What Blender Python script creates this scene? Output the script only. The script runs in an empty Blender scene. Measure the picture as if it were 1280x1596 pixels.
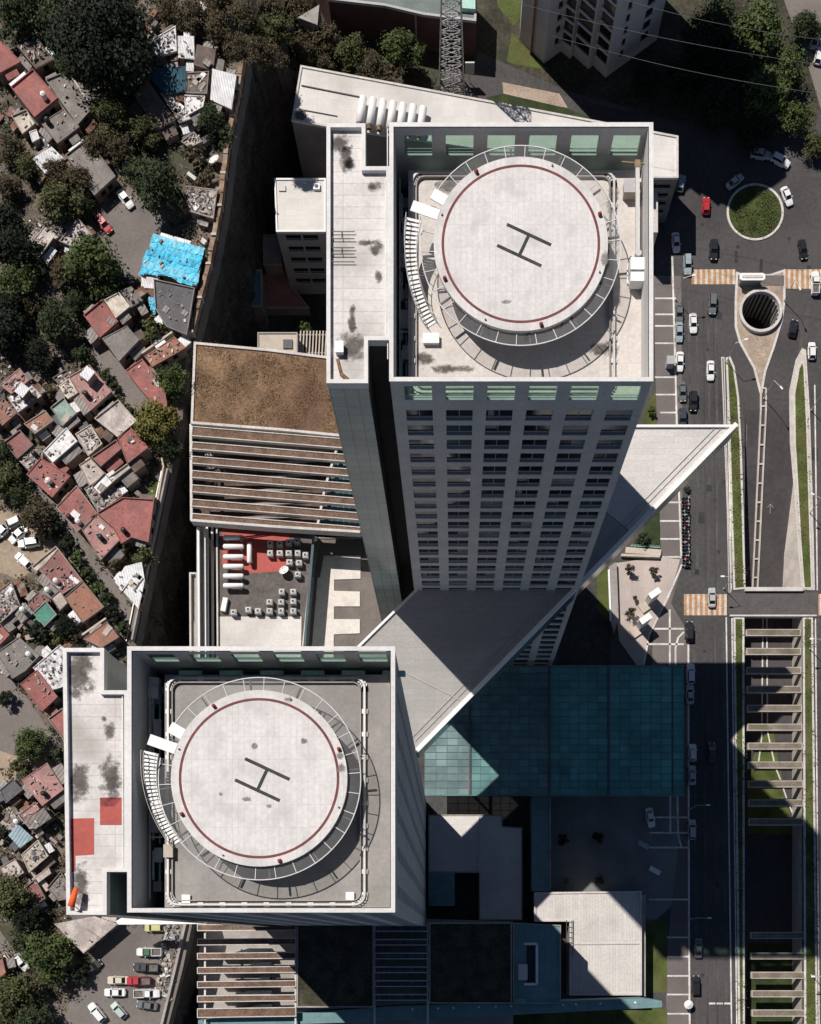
import bpy, bmesh, math, random
import numpy as np
from mathutils import Vector, Matrix

# ------------------------------------------------------------------ camera, sky, sun
SC = bpy.context.scene
COL = SC.collection
H, F, NX, NY = 240.0, 1680.0, 709.0, 1466.0      # flying height, focal length and plumb point (in photo pixels)
cam = bpy.data.objects.new('camera', bpy.data.cameras.new('camera'))
COL.objects.link(cam)
cam.location = (0, 0, H)
cam.data.sensor_width = 36
cam.data.lens = 36 * F / 1596
cam.data.shift_x = (640 - NX) / 1596
cam.data.shift_y = (NY - 798) / 1596
cam.data.clip_start = 1
cam.data.clip_end = 3000
SC.camera = cam
SUN_E, SUN_S = .482, .510                          # metres a shadow moves east / south per metre of height
w = bpy.data.worlds.new('World'); SC.world = w; w.use_nodes = True
sky = w.node_tree.nodes.new('ShaderNodeTexSky'); sky.sky_type = 'NISHITA'; sky.sun_disc = False
sky.sun_elevation = math.atan(1 / math.hypot(SUN_E, SUN_S))
sky.sun_rotation = math.atan2(-SUN_E, SUN_S)
sky.altitude = 2200; sky.air_density = .6; sky.dust_density = .35
w.node_tree.links.new(sky.outputs[0], w.node_tree.nodes['Background'].inputs[0])
w.node_tree.nodes['Background'].inputs[1].default_value = .066
sun = bpy.data.objects.new('sun', bpy.data.lights.new('sun', 'SUN')); COL.objects.link(sun)
sun.data.energy = 4.8; sun.data.angle = math.radians(.5); sun.data.color = (1, .948, .89)
sun.rotation_euler = Vector((SUN_E, -SUN_S, -1)).to_track_quat('-Z', 'Y').to_euler()
sun.location = (-100, 100, 220)
SC.view_settings.view_transform = 'Standard'; SC.view_settings.look = 'None'
SC.cycles.blur_glossy = .3; SC.cycles.sample_clamp_indirect = 10
SC.view_settings.exposure = 0; SC.view_settings.gamma = 1
R = random.Random(7)

# ------------------------------------------------------------------ helpers
def P(px, py, z=0):
    k = (H - z) / F
    return ((px - NX) * k, (NY - py) * k, z)
def P2(px, py, z=0):
    return P(px, py, z)[:2]
def PL(pts, z=0):
    return [P2(a, b, z) for a, b in pts]
def area(p):
    return .5 * sum(p[i][0] * p[(i + 1) % len(p)][1] - p[(i + 1) % len(p)][0] * p[i][1] for i in range(len(p)))
def ccw(p):
    p = list(p)
    return p if area(p) > 0 else p[::-1]
def inset(p, d):
    p = ccw(p); n = len(p); out = []
    for i in range(n):
        a, b, c = Vector(p[i - 1]), Vector(p[i]), Vector(p[(i + 1) % n])
        e1 = (b - a).normalized(); e2 = (c - b).normalized()
        n1 = Vector((-e1.y, e1.x)); n2 = Vector((-e2.y, e2.x))
        m = n1 + n2
        if m.length < 1e-6: m = n1
        m.normalize()
        out.append(tuple(b + m * (d / max(.3, m.dot(n1)))))
    return out
def centroid(p):
    return (sum(q[0] for q in p) / len(p), sum(q[1] for q in p) / len(p))

class MB:
    def __init__(s): s.v = []; s.f = []; s.m = []
    def face(s, pts, m=0):
        i = len(s.v); s.v += [tuple(p) for p in pts]; s.f.append(tuple(range(i, i + len(pts)))); s.m.append(m)
    def prism(s, p, z0, z1, m=0, bottom=False, top=True, zt=None):
        p = ccw(p); n = len(p); i = len(s.v)
        zt = zt or [z1] * n
        s.v += [(q[0], q[1], z0) for q in p] + [(q[0], q[1], zt[k]) for k, q in enumerate(p)]
        for k in range(n):
            j = (k + 1) % n
            s.f.append((i + k, i + j, i + n + j, i + n + k)); s.m.append(m)
        if top: s.f.append(tuple(i + n + k for k in range(n))); s.m.append(m)
        if bottom: s.f.append(tuple(i + k for k in reversed(range(n)))); s.m.append(m)
        return s
    def sheet(s, p, z, m=0):
        s.face([(q[0], q[1], z) for q in ccw(p)], m); return s
    def ring(s, p, d, z0, z1, m=0):
        p = ccw(p); q = inset(p, d); n = len(p); i = len(s.v)
        for z, r in ((z0, p), (z1, p), (z1, q), (z0, q)): s.v += [(a[0], a[1], z) for a in r]
        for k in range(n):
            j = (k + 1) % n
            for a in range(4):
                b = (a + 1) % 4
                s.f.append((i + a * n + k, i + a * n + j, i + b * n + j, i + b * n + k)); s.m.append(m)
        return s
    def box(s, c, size, rz=0, m=0):
        x, y, z = size[0] / 2, size[1] / 2, size[2] / 2; i = len(s.v); ca, sa = math.cos(rz), math.sin(rz)
        for dz in (-z, z):
            for dx, dy in ((-x, -y), (x, -y), (x, y), (-x, y)):
                s.v.append((c[0] + dx * ca - dy * sa, c[1] + dx * sa + dy * ca, c[2] + dz))
        for f in ((3, 2, 1, 0), (4, 5, 6, 7), (0, 1, 5, 4), (1, 2, 6, 5), (2, 3, 7, 6), (3, 0, 4, 7)):
            s.f.append(tuple(i + a for a in f)); s.m.append(m)
        return s
    def bar(s, a, b, wd, hg, m=0):
        a, b = Vector(a), Vector(b); d = (b - a).normalized()
        up = Vector((0, 0, 1)) if abs(d.z) < .95 else Vector((1, 0, 0))
        sd = d.cross(up).normalized() * wd / 2; u = sd.cross(d).normalized() * hg / 2; i = len(s.v)
        for q in (a, b):
            for e, g in ((-1, -1), (1, -1), (1, 1), (-1, 1)): s.v.append(tuple(q + sd * e + u * g))
        for f in ((3, 2, 1, 0), (4, 5, 6, 7), (0, 1, 5, 4), (1, 2, 6, 5), (2, 3, 7, 6), (3, 0, 4, 7)):
            s.f.append(tuple(i + q for q in f)); s.m.append(m)
        return s
    def path(s, pts, wd, hg, m=0, closed=False):
        for k in range(len(pts) - (0 if closed else 1)): s.bar(pts[k], pts[(k + 1) % len(pts)], wd, hg, m)
        return s
    def strip(s, pts, wd, z0, z1, m=0):
        """a kerb or painted line of width wd along plan points, mitred"""
        n = len(pts); L = []; Rr = []
        for k in range(n):
            a = Vector(pts[max(k - 1, 0)]); b = Vector(pts[k]); c = Vector(pts[min(k + 1, n - 1)])
            t = ((b - a).normalized() + (c - b).normalized()).normalized(); nn = Vector((-t.y, t.x)) * wd / 2
            L.append(tuple(b + nn)); Rr.append(tuple(b - nn))
        poly = L + Rr[::-1]
        for k in range(n - 1):
            q = [L[k], Rr[k], Rr[k + 1], L[k + 1]]
            if z1 - z0 > .02: s.prism(q, z0, z1, m)
            else: s.sheet(q, z1, m)
        return s
    def cyl(s, c, z0, z1, r, n=16, r2=None, m=0, bottom=False):
        r2 = r if r2 is None else r2; i = len(s.v)
        for z, q in ((z0, r), (z1, r2)):
            s.v += [(c[0] + q * math.cos(2 * math.pi * k / n), c[1] + q * math.sin(2 * math.pi * k / n), z) for k in range(n)]
        for k in range(n):
            j = (k + 1) % n
            s.f.append((i + k, i + j, i + n + j, i + n + k)); s.m.append(m)
        s.f.append(tuple(i + n + k for k in range(n))); s.m.append(m)
        if bottom: s.f.append(tuple(i + k for k in reversed(range(n)))); s.m.append(m)
        return s
    def tube(s, pts, r, n=8, m=0, radii=None):
        rings = []
        for k, p in enumerate(pts):
            a = Vector(pts[max(k - 1, 0)]); c = Vector(pts[min(k + 1, len(pts) - 1)]); d = (c - a).normalized()
            up = Vector((0, 0, 1)) if abs(d.z) < .9 else Vector((1, 0, 0))
            u = d.cross(up).normalized(); v = d.cross(u).normalized(); rr = radii[k] if radii else r
            i = len(s.v); rings.append(i)
            for q in range(n):
                t = 2 * math.pi * q / n
                s.v.append(tuple(Vector(p) + (u * math.cos(t) + v * math.sin(t)) * rr))
        for a, b in zip(rings, rings[1:]):
            for q in range(n):
                j = (q + 1) % n; s.f.append((a + q, a + j, b + j, b + q)); s.m.append(m)
        s.f.append(tuple(rings[0] + q for q in range(n))); s.m.append(m)
        s.f.append(tuple(rings[-1] + q for q in reversed(range(n)))); s.m.append(m)
        return s
    def build(s, name, mats, parent=None, smooth=False, fix=True):
        mats = mats if isinstance(mats, (list, tuple)) else [mats]
        o = Vector((0, 0, 0)); q = parent
        while q is not None: o = o + q.location; q = q.parent
        me = bpy.data.meshes.new(name)
        me.from_pydata([(a[0] - o.x, a[1] - o.y, a[2] - o.z) for a in s.v], [], s.f)
        for mt in mats: me.materials.append(mt)
        me.polygons.foreach_set('material_index', s.m)
        if fix:
            b = bmesh.new(); b.from_mesh(me); bmesh.ops.recalc_face_normals(b, faces=b.faces); b.to_mesh(me); b.free()
        if smooth: me.polygons.foreach_set('use_smooth', [True] * len(me.polygons))
        ob = bpy.data.objects.new(name, me); COL.objects.link(ob)
        if parent is not None: ob.parent = parent
        return ob

def tag(o, label=None, cat=None, group=None, kind=None):
    if label: o['label'] = label
    if cat: o['category'] = cat
    if group: o['group'] = group
    if kind: o['kind'] = kind
    return o
def thing(name, label, cat, loc, group=None, rz=0):
    o = bpy.data.objects.new(name, None); COL.objects.link(o); o.location = loc; o.rotation_euler = (0, 0, rz)
    o.empty_display_size = .3
    return tag(o, label, cat, group)
def struct(mb, name, mat, **k):
    return tag(mb.build(name, mat, **k), kind='structure')
def dup(root, loc, rz, label=None, scale=None, recol=None):
    """a copy of a thing with copies of its parts and sub-parts"""
    r = root.copy(); COL.objects.link(r); r.location = loc; r.rotation_euler = (0, 0, rz)
    if scale is not None: r.scale = scale
    if label: r['label'] = label
    for ch in list(root.children):
        c = ch.copy(); COL.objects.link(c); c.parent = r
        if recol: recol(c)
        for g in ch.children:
            d = g.copy(); COL.objects.link(d); d.parent = c
            if recol: recol(d)
    return r

# ------------------------------------------------------------------ materials
def M(name, base, var=.18, scale=.25, rough=.85, fine=2.5, fvar=.1, seam=None, stain=0, stain_scale=.06, stain_col=None, bump=0, metal=0, spec=.3,
      stripes=None, rnd=0):
    """procedural surface: broad and fine mottling in world space, optional panel seams, stains and stripes"""
    m = bpy.data.materials.new(name); m.use_nodes = True; nt = m.node_tree; N = nt.nodes; Lk = nt.links.new
    b = N['Principled BSDF']; b.inputs['Roughness'].default_value = rough; b.inputs['Metallic'].default_value = metal
    b.inputs['Specular IOR Level'].default_value = spec
    g = N.new('ShaderNodeNewGeometry')
    def noise(sc, det=4):
        n = N.new('ShaderNodeTexNoise'); n.inputs['Scale'].default_value = sc; n.inputs['Detail'].default_value = det
        Lk(g.outputs['Position'], n.inputs['Vector']); return n.outputs['Fac']
    def mrange(src, lo, hi, f0=.3, f1=.7):
        r = N.new('ShaderNodeMapRange'); Lk(src, r.inputs[0])
        for i, q in enumerate((f0, f1, lo, hi)): r.inputs[i + 1].default_value = q
        return r.outputs[0]
    def mul(a, c):
        q = N.new('ShaderNodeMath'); q.operation = 'MULTIPLY'
        for i, e in enumerate((a, c)):
            if hasattr(e, 'links'): Lk(e, q.inputs[i])
            else: q.inputs[i].default_value = e
        return q.outputs[0]
    f = mul(mrange(noise(scale), 1 - var, 1 + var), mrange(noise(fine, 6), 1 - fvar, 1 + fvar))
    if seam:
        t = N.new('ShaderNodeTexBrick'); t.offset = seam[4] if len(seam) > 4 else 0
        t.inputs['Scale'].default_value = 1; t.inputs['Brick Width'].default_value = seam[0]; t.inputs['Row Height'].default_value = seam[1]
        t.inputs['Mortar Size'].default_value = seam[2]; t.inputs['Mortar Smooth'].default_value = .3
        t.inputs['Color1'].default_value = (1, 1, 1, 1); t.inputs['Color2'].default_value = (.93, .93, .93, 1)
        t.inputs['Mortar'].default_value = (seam[3],) * 3 + (1,)
        if len(seam) > 5:
            mp = N.new('ShaderNodeMapping'); mp.inputs['Rotation'].default_value = seam[5]; Lk(g.outputs['Position'], mp.inputs[0]); Lk(mp.outputs[0], t.inputs['Vector'])
        else: Lk(g.outputs['Position'], t.inputs['Vector'])
        f = mul(f, t.outputs['Color'])
    if stripes:                                     # (period m, angle, dark factor)
        mp = N.new('ShaderNodeMapping'); mp.inputs['Rotation'].default_value = (0, 0, stripes[1]); Lk(g.outputs['Position'], mp.inputs[0])
        t = N.new('ShaderNodeTexWave'); t.inputs['Scale'].default_value = .314 / stripes[0] * 1.0; t.inputs['Distortion'].default_value = .3
        Lk(mp.outputs[0], t.inputs['Vector'])
        f = mul(f, mrange(t.outputs['Fac'], stripes[2], 1, .1, .5))
    if rnd:
        f = mul(f, mrange(g.outputs['Random Per Island'], 1 - rnd, 1 + rnd, 0, 1))
    mx = N.new('ShaderNodeMix'); mx.data_type = 'RGBA'; mx.blend_type = 'MULTIPLY'; mx.inputs[0].default_value = 1
    mx.inputs[6].default_value = tuple(base) + (1,); Lk(f, mx.inputs[7]); out = mx.outputs[2]
    if stain:
        sm = N.new('ShaderNodeMix'); sm.data_type = 'RGBA'; Lk(mrange(noise(stain_scale, 8), 0, stain, .5, .68), sm.inputs[0])
        Lk(out, sm.inputs[6]); sm.inputs[7].default_value = tuple(stain_col or [c * .45 for c in base]) + (1,); out = sm.outputs[2]
    Lk(out, b.inputs['Base Color'])
    if bump:
        bp = N.new('ShaderNodeBump'); bp.inputs['Strength'].default_value = bump; bp.inputs['Distance'].default_value = .15
        Lk(noise(fine * 1.5, 5), bp.inputs['Height']); Lk(bp.outputs[0], b.inputs['Normal'])
    return m
def glass(name, base, rough=.08, alpha=1, spec=.5, var=.2, scale=.2, rnd=0):
    m = M(name, base, var=var, scale=scale, rough=rough, fvar=.03, spec=spec, rnd=rnd)
    m.node_tree.nodes['Principled BSDF'].inputs['Alpha'].default_value = alpha
    return m
K = {}
def mat(n): return K[n]
K['white_roof'] = M('white_roof', (.66, .625, .59), var=.07, scale=.12, seam=(2.4, 1.2, .03, .86), stain=.5, stain_scale=.07, stain_col=(.36, .33, .30), fvar=.07)
K['wing_roof'] = M('wing_roof', (.66, .62, .595), var=.08, scale=.15, seam=(6, 1.25, .045, .72), stain=.75, stain_scale=.12, stain_col=(.33, .30, .275), fvar=.09)
K['pad'] = M('pad', (.67, .635, .615), var=.05, scale=.3, seam=(.62, 2.4, .035, .84), stain=.55, stain_scale=.42, stain_col=(.46, .44, .42), fvar=.09)
K['deck_pale'] = M('deck_pale', (.62, .57, .53), var=.09, scale=.25, seam=(3.2, 3.2, .03, .85), stain=.5, stain_scale=.25, stain_col=(.36, .32, .29))
K['deck_grey'] = M('deck_grey', (.30, .28, .265), var=.12, scale=.3, seam=(3, 3, .03, .9), stain=.4, stain_scale=.2, stain_col=(.2, .185, .175))
K['white_paint'] = M('white_paint', (.80, .79, .77), var=.05, fvar=.05, rough=.6)
K['white_kerb'] = M('white_kerb', (.56, .525, .49), var=.12, fvar=.15)
K['line'] = M('line', (.60, .57, .53), var=.25, scale=.5, fine=3, fvar=.2)
K['facade'] = M('facade', (.565, .555, .54), var=.05, scale=.3, seam=(2.25, 1.8, .03, .84, 0, (math.pi / 2, 0, 0)), fvar=.07, stain=.35, stain_scale=.12, stain_col=(.42, .41, .40))
K['facade_side'] = M('facade_side', (.54, .53, .51), var=.08, scale=.3, seam=(3.6, 1.8, .04, .82, 0, (0, math.pi / 2, 0)), fvar=.05)
K['shaft'] = M('shaft', (.055, .050, .047), var=.2, scale=.2)  # near-black colour that paints in the shade of the recess
K['dark_glass'] = glass('dark_glass', (.012, .014, .017), .06, var=.4, scale=.35)
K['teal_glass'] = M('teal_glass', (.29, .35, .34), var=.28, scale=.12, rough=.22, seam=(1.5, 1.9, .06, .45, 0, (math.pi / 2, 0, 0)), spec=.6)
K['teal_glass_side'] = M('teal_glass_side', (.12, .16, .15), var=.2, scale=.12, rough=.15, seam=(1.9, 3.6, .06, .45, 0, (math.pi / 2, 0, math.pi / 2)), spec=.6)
K['frost_green'] = M('frost_green', (.42, .62, .54), var=.12, scale=.6, rough=.35, fvar=.08)
K['frost_pane'] = M('frost_pane', (.60, .72, .66), var=.12, scale=.6, rough=.35, fvar=.08)
def translucent(m, amt=.6):
    nt = m.node_tree; b = nt.nodes['Principled BSDF']; t = nt.nodes.new('ShaderNodeBsdfTranslucent'); mx = nt.nodes.new('ShaderNodeMixShader'); mx.inputs[0].default_value = amt
    t.inputs[0].default_value = (.84, .95, .89, 1); nt.links.new(b.outputs[0], mx.inputs[1]); nt.links.new(t.outputs[0], mx.inputs[2]); nt.links.new(mx.outputs[0], nt.nodes['Material Output'].inputs[0])
def clear_tint(m, tint, gl=.1):
    nt = m.node_tree; b = nt.nodes['Principled BSDF']; b.inputs['Roughness'].default_value = .08; t = nt.nodes.new('ShaderNodeBsdfTransparent'); mx = nt.nodes.new('ShaderNodeMixShader'); mx.inputs[0].default_value = 1 - gl
    t.inputs[0].default_value = (*tint, 1); nt.links.new(b.outputs[0], mx.inputs[1]); nt.links.new(t.outputs[0], mx.inputs[2]); nt.links.new(mx.outputs[0], nt.nodes['Material Output'].inputs[0])
clear_tint(K['frost_pane'], (.70, .84, .77), .14)
K['coping'] = M('coping', (.66, .64, .62), var=.08, fvar=.08, rough=.6)
K['trim'] = M('trim', (.42, .41, .42), var=.08)
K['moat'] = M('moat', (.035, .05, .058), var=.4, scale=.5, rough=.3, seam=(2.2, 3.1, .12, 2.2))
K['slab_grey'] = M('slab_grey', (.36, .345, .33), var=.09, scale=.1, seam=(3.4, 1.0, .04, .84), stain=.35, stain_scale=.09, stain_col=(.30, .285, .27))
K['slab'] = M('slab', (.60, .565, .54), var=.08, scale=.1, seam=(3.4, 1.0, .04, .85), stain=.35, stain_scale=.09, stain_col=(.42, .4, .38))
K['slab_glass'] = M('slab_glass', (.10, .14, .15), var=.15, rough=.15, seam=(1.6, 1.6, .06, .6, 0, (math.pi / 2, 0, math.pi / 4)), spec=.6)
K['canopy'] = glass('canopy', (.20, .34, .345), rough=.22, alpha=.86, var=.25, scale=.16)
K['canopy_dark'] = glass('canopy_dark', (.085, .22, .235), rough=.2, alpha=.9, var=.3, scale=.16)
K['mullion'] = M('mullion', (.10, .20, .20), rough=.5)
K['red_paint'] = M('red_paint', (.40, .085, .07), var=.1, scale=.4, rough=.7, stain=.3, stain_scale=.3, stain_col=(.30, .11, .09))
K['ring_red'] = M('ring_red', (.17, .06, .058), var=.2, scale=.9)
K['h_grey'] = M('h_grey', (.05, .052, .054), var=.25, scale=1)
K['steel'] = M('steel', (.55, .54, .52), var=.1, rough=.5, metal=.2)
K['dark_steel'] = M('dark_steel', (.09, .09, .095), var=.2, rough=.6)
K['net'] = glass('net', (.30, .30, .30), rough=.8, alpha=.22)
K['asphalt'] = M('asphalt', (.064, .060, .060), var=.28, scale=.07, fine=1.2, fvar=.18, stain=.6, stain_scale=.05, stain_col=(.088, .078, .077), bump=.2)
K['under'] = M('under', (.05, .045, .03), var=.5, scale=.15, fine=1.2, fvar=.4, stain=.6, stain_scale=.08, stain_col=(.03, .04, .02), bump=.6)
K['arrow'] = M('arrow', (.20, .19, .18), var=.4, scale=1.5); K['wear'] = M('wear', (.078, .072, .071), var=.3, scale=.15, fine=1.5, fvar=.2); K['tar'] = M('tar', (.038, .036, .037), var=.3, scale=.3)
K['asphalt_ramp'] = M('asphalt_ramp', (.062, .055, .056), var=.22, scale=.08, fine=1, fvar=.14, bump=.2)
K['pave'] = M('pave', (.155, .135, .13), var=.14, scale=.15, seam=(3.9, 3.9, .02, .9), fvar=.1)
K['pave_dark'] = M('pave_dark', (.19, .195, .19), var=.22, scale=.12, seam=(2, 2, .03, .8), fvar=.12)
K['street_base'] = M('street_base', (.066, .062, .060), var=.3, scale=.12, fine=1.2, fvar=.2)
K['wire'] = M('wire', (.16, .16, .16))
K['plaza'] = M('plaza', (.47, .40, .36), var=.1, scale=.15, seam=(2.8, 2.8, .025, .88), fvar=.08, stain=.25, stain_scale=.1)
K['cobble'] = M('cobble', (.12, .11, .105), var=.12, scale=.5, seam=(.35, .35, .05, .6, .5), fvar=.15)
K['kerb'] = M('kerb', (.50, .45, .40), var=.15, scale=.4, fvar=.12)
K['grass'] = M('grass', (.075, .095, .022), var=.4, scale=.25, fine=4, fvar=.35, stain=.7, stain_scale=.12, stain_col=(.12, .10, .045), bump=.8)
K['shrub'] = M('shrub', (.055, .068, .018), var=.35, scale=.5, fine=4, fvar=.5, stain=.6, stain_scale=.4, stain_col=(.085, .08, .03), bump=1)
K['grass_dark'] = M('grass_dark', (.03, .045, .014), var=.4, scale=.4, fine=4, fvar=.4, bump=.8)
K['dry_grass'] = M('dry_grass', (.21, .13, .075), var=.4, scale=.16, fine=2.2, fvar=.4, stain=.85, stain_scale=.055, stain_col=(.105, .055, .035), bump=1)
K['planter_soil'] = M('planter_soil', (.16, .10, .07), var=.3, scale=.5, fine=3, fvar=.4, bump=.8)
K['sand'] = M('sand', (.36, .28, .22), var=.2, scale=.3, fine=2, fvar=.2, stain=.5, stain_scale=.2, stain_col=(.24, .17, .12))
K['dirt'] = M('dirt', (.34, .265, .195), var=.2, scale=.12, fine=1.4, fvar=.16, stain=.6, stain_scale=.09, stain_col=(.22, .17, .13))
K['hill'] = M('hill', (.15, .12, .095), var=.4, scale=.14, fine=1.1, fvar=.3, stain=.9, stain_scale=.06, stain_col=(.055, .055, .030), bump=.6)
K['lane'] = M('lane', (.19, .165, .15), var=.15, scale=.12, fine=1.5, fvar=.12, stain=.5, stain_scale=.12, stain_col=(.13, .115, .105))
K['lot'] = M('lot', (.17, .148, .135), var=.16, scale=.1, fine=1.5, fvar=.12, stain=.5, stain_scale=.08, stain_col=(.115, .10, .095))
K['rock'] = M('rock', (.055, .048, .042), var=.4, scale=.2, fine=1.5, fvar=.4, bump=1)
K['shotcrete'] = M('shotcrete', (.13, .125, .12), var=.25, scale=.15, fine=1, fvar=.2, bump=.6)
K['pit'] = M('pit', (.045, .042, .038), var=.4, scale=.08, fine=.8, fvar=.3, bump=.5)
K['concrete'] = M('concrete', (.34, .31, .29), var=.15, scale=.25, fvar=.14, stain=.4, stain_scale=.2)
K['beige_wall'] = M('beige_wall', (.50, .43, .36), var=.12, scale=.3, fvar=.1)
K['rust'] = M('rust', (.22, .12, .07), var=.4, scale=1.2, fine=4, fvar=.4)
# ------------------------------------------------------------------ terrain and roads
ZH = 20.0                                           # hillside town
ZP = 22.0                                           # garden roofs of the podium
ZG = -12.0                                          # bottom of the excavated pit
EDGE = [(285, -170), (345, -20), (388, 85), (378, 150), (362, 230), (350, 330), (333, 420), (306, 525), (290, 560), (285, 650), (268, 735), (248, 830), (233, 900), (213, 1000),
        (236, 1200), (300, 1436), (285, 1500), (262, 1596), (245, 1700)]
s = MB(); s.sheet([(-1500, -1500), (1500, -1500), (1500, 1500), (-1500, 1500)], ZG); struct(s, 'ground', K['pit'])
edge = [P2(a, b, ZH) for a, b in EDGE]
s = MB(); s.sheet([(-420, edge[-1][1] - 120), (edge[-1][0], edge[-1][1] - 120)] + edge[::-1] + [(edge[0][0], 420), (-420, 420)], ZH)
struct(s, 'hillside', K['hill'])
# the cut face below the town: sprayed concrete on top, raw rock further down, stepping outwards
def densify(pts, step):
    out = []
    for a, b in zip(pts, pts[1:]):
        n = max(1, int(math.dist(a, b) / step))
        out += [(a[0] + (b[0] - a[0]) * k / n, a[1] + (b[1] - a[1]) * k / n) for k in range(n)]
    return out + [pts[-1]]
ed = densify(edge, 1.6)
def cut_face(name, m, levels, seed):
    rr = random.Random(seed); s = MB(); n = len(ed); rows = []
    for lv, (z, off, j) in enumerate(levels):
        rows.append(len(s.v))
        for k, (x, y) in enumerate(ed):
            a = ed[max(k - 2, 0)]; b = ed[min(k + 2, n - 1)]; t = Vector((b[0] - a[0], b[1] - a[1])).normalized()
            nx, ny = -t.y, t.x
            if nx < 0: nx, ny = -nx, -ny
            o = off + rr.uniform(-j, j)
            s.v.append((x + nx * o, y + ny * o, z + (rr.uniform(-j, j) * .6 if j else 0)))
    for a, b in zip(rows, rows[1:]):
        for k in range(n - 1): s.f.append((a + k, a + k + 1, b + k + 1, b + k)); s.m.append(0)
    return struct(s, name, m, smooth=False)
cut_face('retaining_slope', K['shotcrete'], [(ZH, 0, 0), (18.6, .15, .06), (17, .3, .1)], 3)
cut_face('cliff', K['rock'], [(17.1, .2, .12), (14.5, .5, .5), (12, .7, .6), (9, 1.0, .6), (6, 1.2, .7), (3, 1.5, .7), (0, 1.8, .7), (-4, 2.2, .8), (-8, 2.5, .8), (ZG - .5, 3, .7)], 4)

# wooded slope from the town down to the north terrace, and the bare cut below it
s = MB(); rr_ = random.Random(9); nu, nv = 10, 26
A0, A1 = Vector(P(389, 86, ZH)), Vector(P(286, -170, ZH)); B0, B1 = Vector((-30.5, 191.5, -.02)), Vector((-29, 300, -.02))
for i in range(nu + 1):
    for j in range(nv + 1):
        q = (A0.lerp(A1, j / nv)).lerp(B0.lerp(B1, j / nv), i / nu); e_ = .9 if 0 < i < nu and 0 < j else 0
        s.v.append((q.x + rr_.uniform(-e_, e_), q.y + rr_.uniform(-e_, e_), q.z + rr_.uniform(-e_, e_) * .7))
for i in range(nu):
    for j in range(nv): a_ = i * (nv + 1) + j; s.f.append((a_, a_ + 1, a_ + nv + 2, a_ + nv + 1)); s.m.append(0)
struct(s, 'wooded_slope', K['under'])
s = MB(); top = [A0.lerp(B0, k / 24) for k in range(25)]; rows_ = []
for lv in range(8):
    rows_.append(len(s.v))
    for q in top:
        z = q.z + (ZG - .5 - q.z) * lv / 7; e_ = .5 if lv else 0
        s.v.append((q.x + rr_.uniform(-e_, e_), q.y - (q.z - z) * .22 - .3 * lv + rr_.uniform(-e_, e_), z))
for a_, b_ in zip(rows_, rows_[1:]):
    for k in range(24): s.f.append((a_ + k, a_ + k + 1, b_ + k + 1, b_ + k)); s.m.append(0)
struct(s, 'cliff', K['rock'])
sheetU = [(745, -160), (812, -160), (1300, -160), (1300, 100), (1255, 250), (1200, 225), (1062, 190), (880, 140), (745, 80)]
s = MB(); s.sheet(PL(sheetU), .002); struct(s, 'undergrowth_ground', K['under'])
s = MB(); s.sheet(PL([(470, -160), (745, -160), (745, 80), (730, 150), (470, 104)]), .002); struct(s, 'undergrowth_ground', K['under'])
TX0, TX1 = P2(1161, 0)[0], P2(1250, 0)[0]           # the sunken carriageway
def gy(y): return (NY - y) / 7
WB = -15.0
# street terrace, built in pieces round the trench (y 640 .. 1700 in the photo)
yr0, yr1 = gy(640), gy(1720)
s = MB()
s.sheet([(WB, -140), (TX0, -140), (TX0, yr0), (TX0, 420), (-30, 420), (-31, 192), (WB, 186)], 0)
s.sheet([(TX1, -140), (700, -140), (700, 420), (TX1, 420), (TX1, yr0)], 0)
s.sheet([(TX0, yr0), (TX1, yr0), (TX1, 420), (TX0, 420)], 0)
for a, b in (((WB, -140), (WB, 186)), ((WB, 186), (-31, 192))):
    s.face([(a[0], a[1], 0), (b[0], b[1], 0), (b[0], b[1], ZG), (a[0], a[1], ZG)])
struct(s, 'street_ground', K['street_base'])
# trench: ramp down from the north, then level
yd = gy(915); ZT = -7.0
s = MB()
s.face([(TX0, yr0, 0), (TX1, yr0, 0), (TX1, yd, ZT), (TX0, yd, ZT)])
s.face([(TX0, yd, ZT), (TX1, yd, ZT), (TX1, yr1, ZT), (TX0, yr1, ZT)])
struct(s, 'sunken_road', K['asphalt_ramp'])
s = MB()
for x in (TX0, TX1):
    s.face([(x, yr0, 0), (x, yd, ZT), (x, yd, 0)]); s.face([(x, yd, 0), (x, yd, ZT), (x, yr1, ZT), (x, yr1, 0)])
struct(s, 'trench_wall', K['kerb'])
e1, e2, e3, e4 = .004, .008, .012, .016
def sheetP(name, pts, m, z=e1, h=0):
    s = MB(); s.sheet(PL(pts, h), h + z); return struct(s, name, m)
# carriageways
sheetP('road', [(1064, 455), (1150, 455), (1137, 620), (1140, 920), (1152, 1720), (1074, 1720), (1072, 1000), (1062, 900)], K['asphalt'])
sheetP('road', [(1062, 455), (1010, 330), (1010, 232), (1040, 205), (1240, 190), (1400, 300), (1400, 1720), (1274, 1720), (1258, 560), (1262, 455)], K['asphalt'], e2)
sheetP('road', [(1137, 455), (1262, 455), (1240, 560), (1233, 640), (1158, 640), (1140, 600)], K['asphalt'], e3)
sheetP('side_road', [(700, 95), (730, 108), (880, 150), (1060, 195), (1060, 235), (900, 190), (760, 160), (690, 140)], K['asphalt'], e1)
sheetP('side_road', [(1222, 0), (1262, 110), (1300, 240), (1420, 330), (1420, 200), (1300, -40), (1240, -60)], K['lane'], e3)
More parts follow.
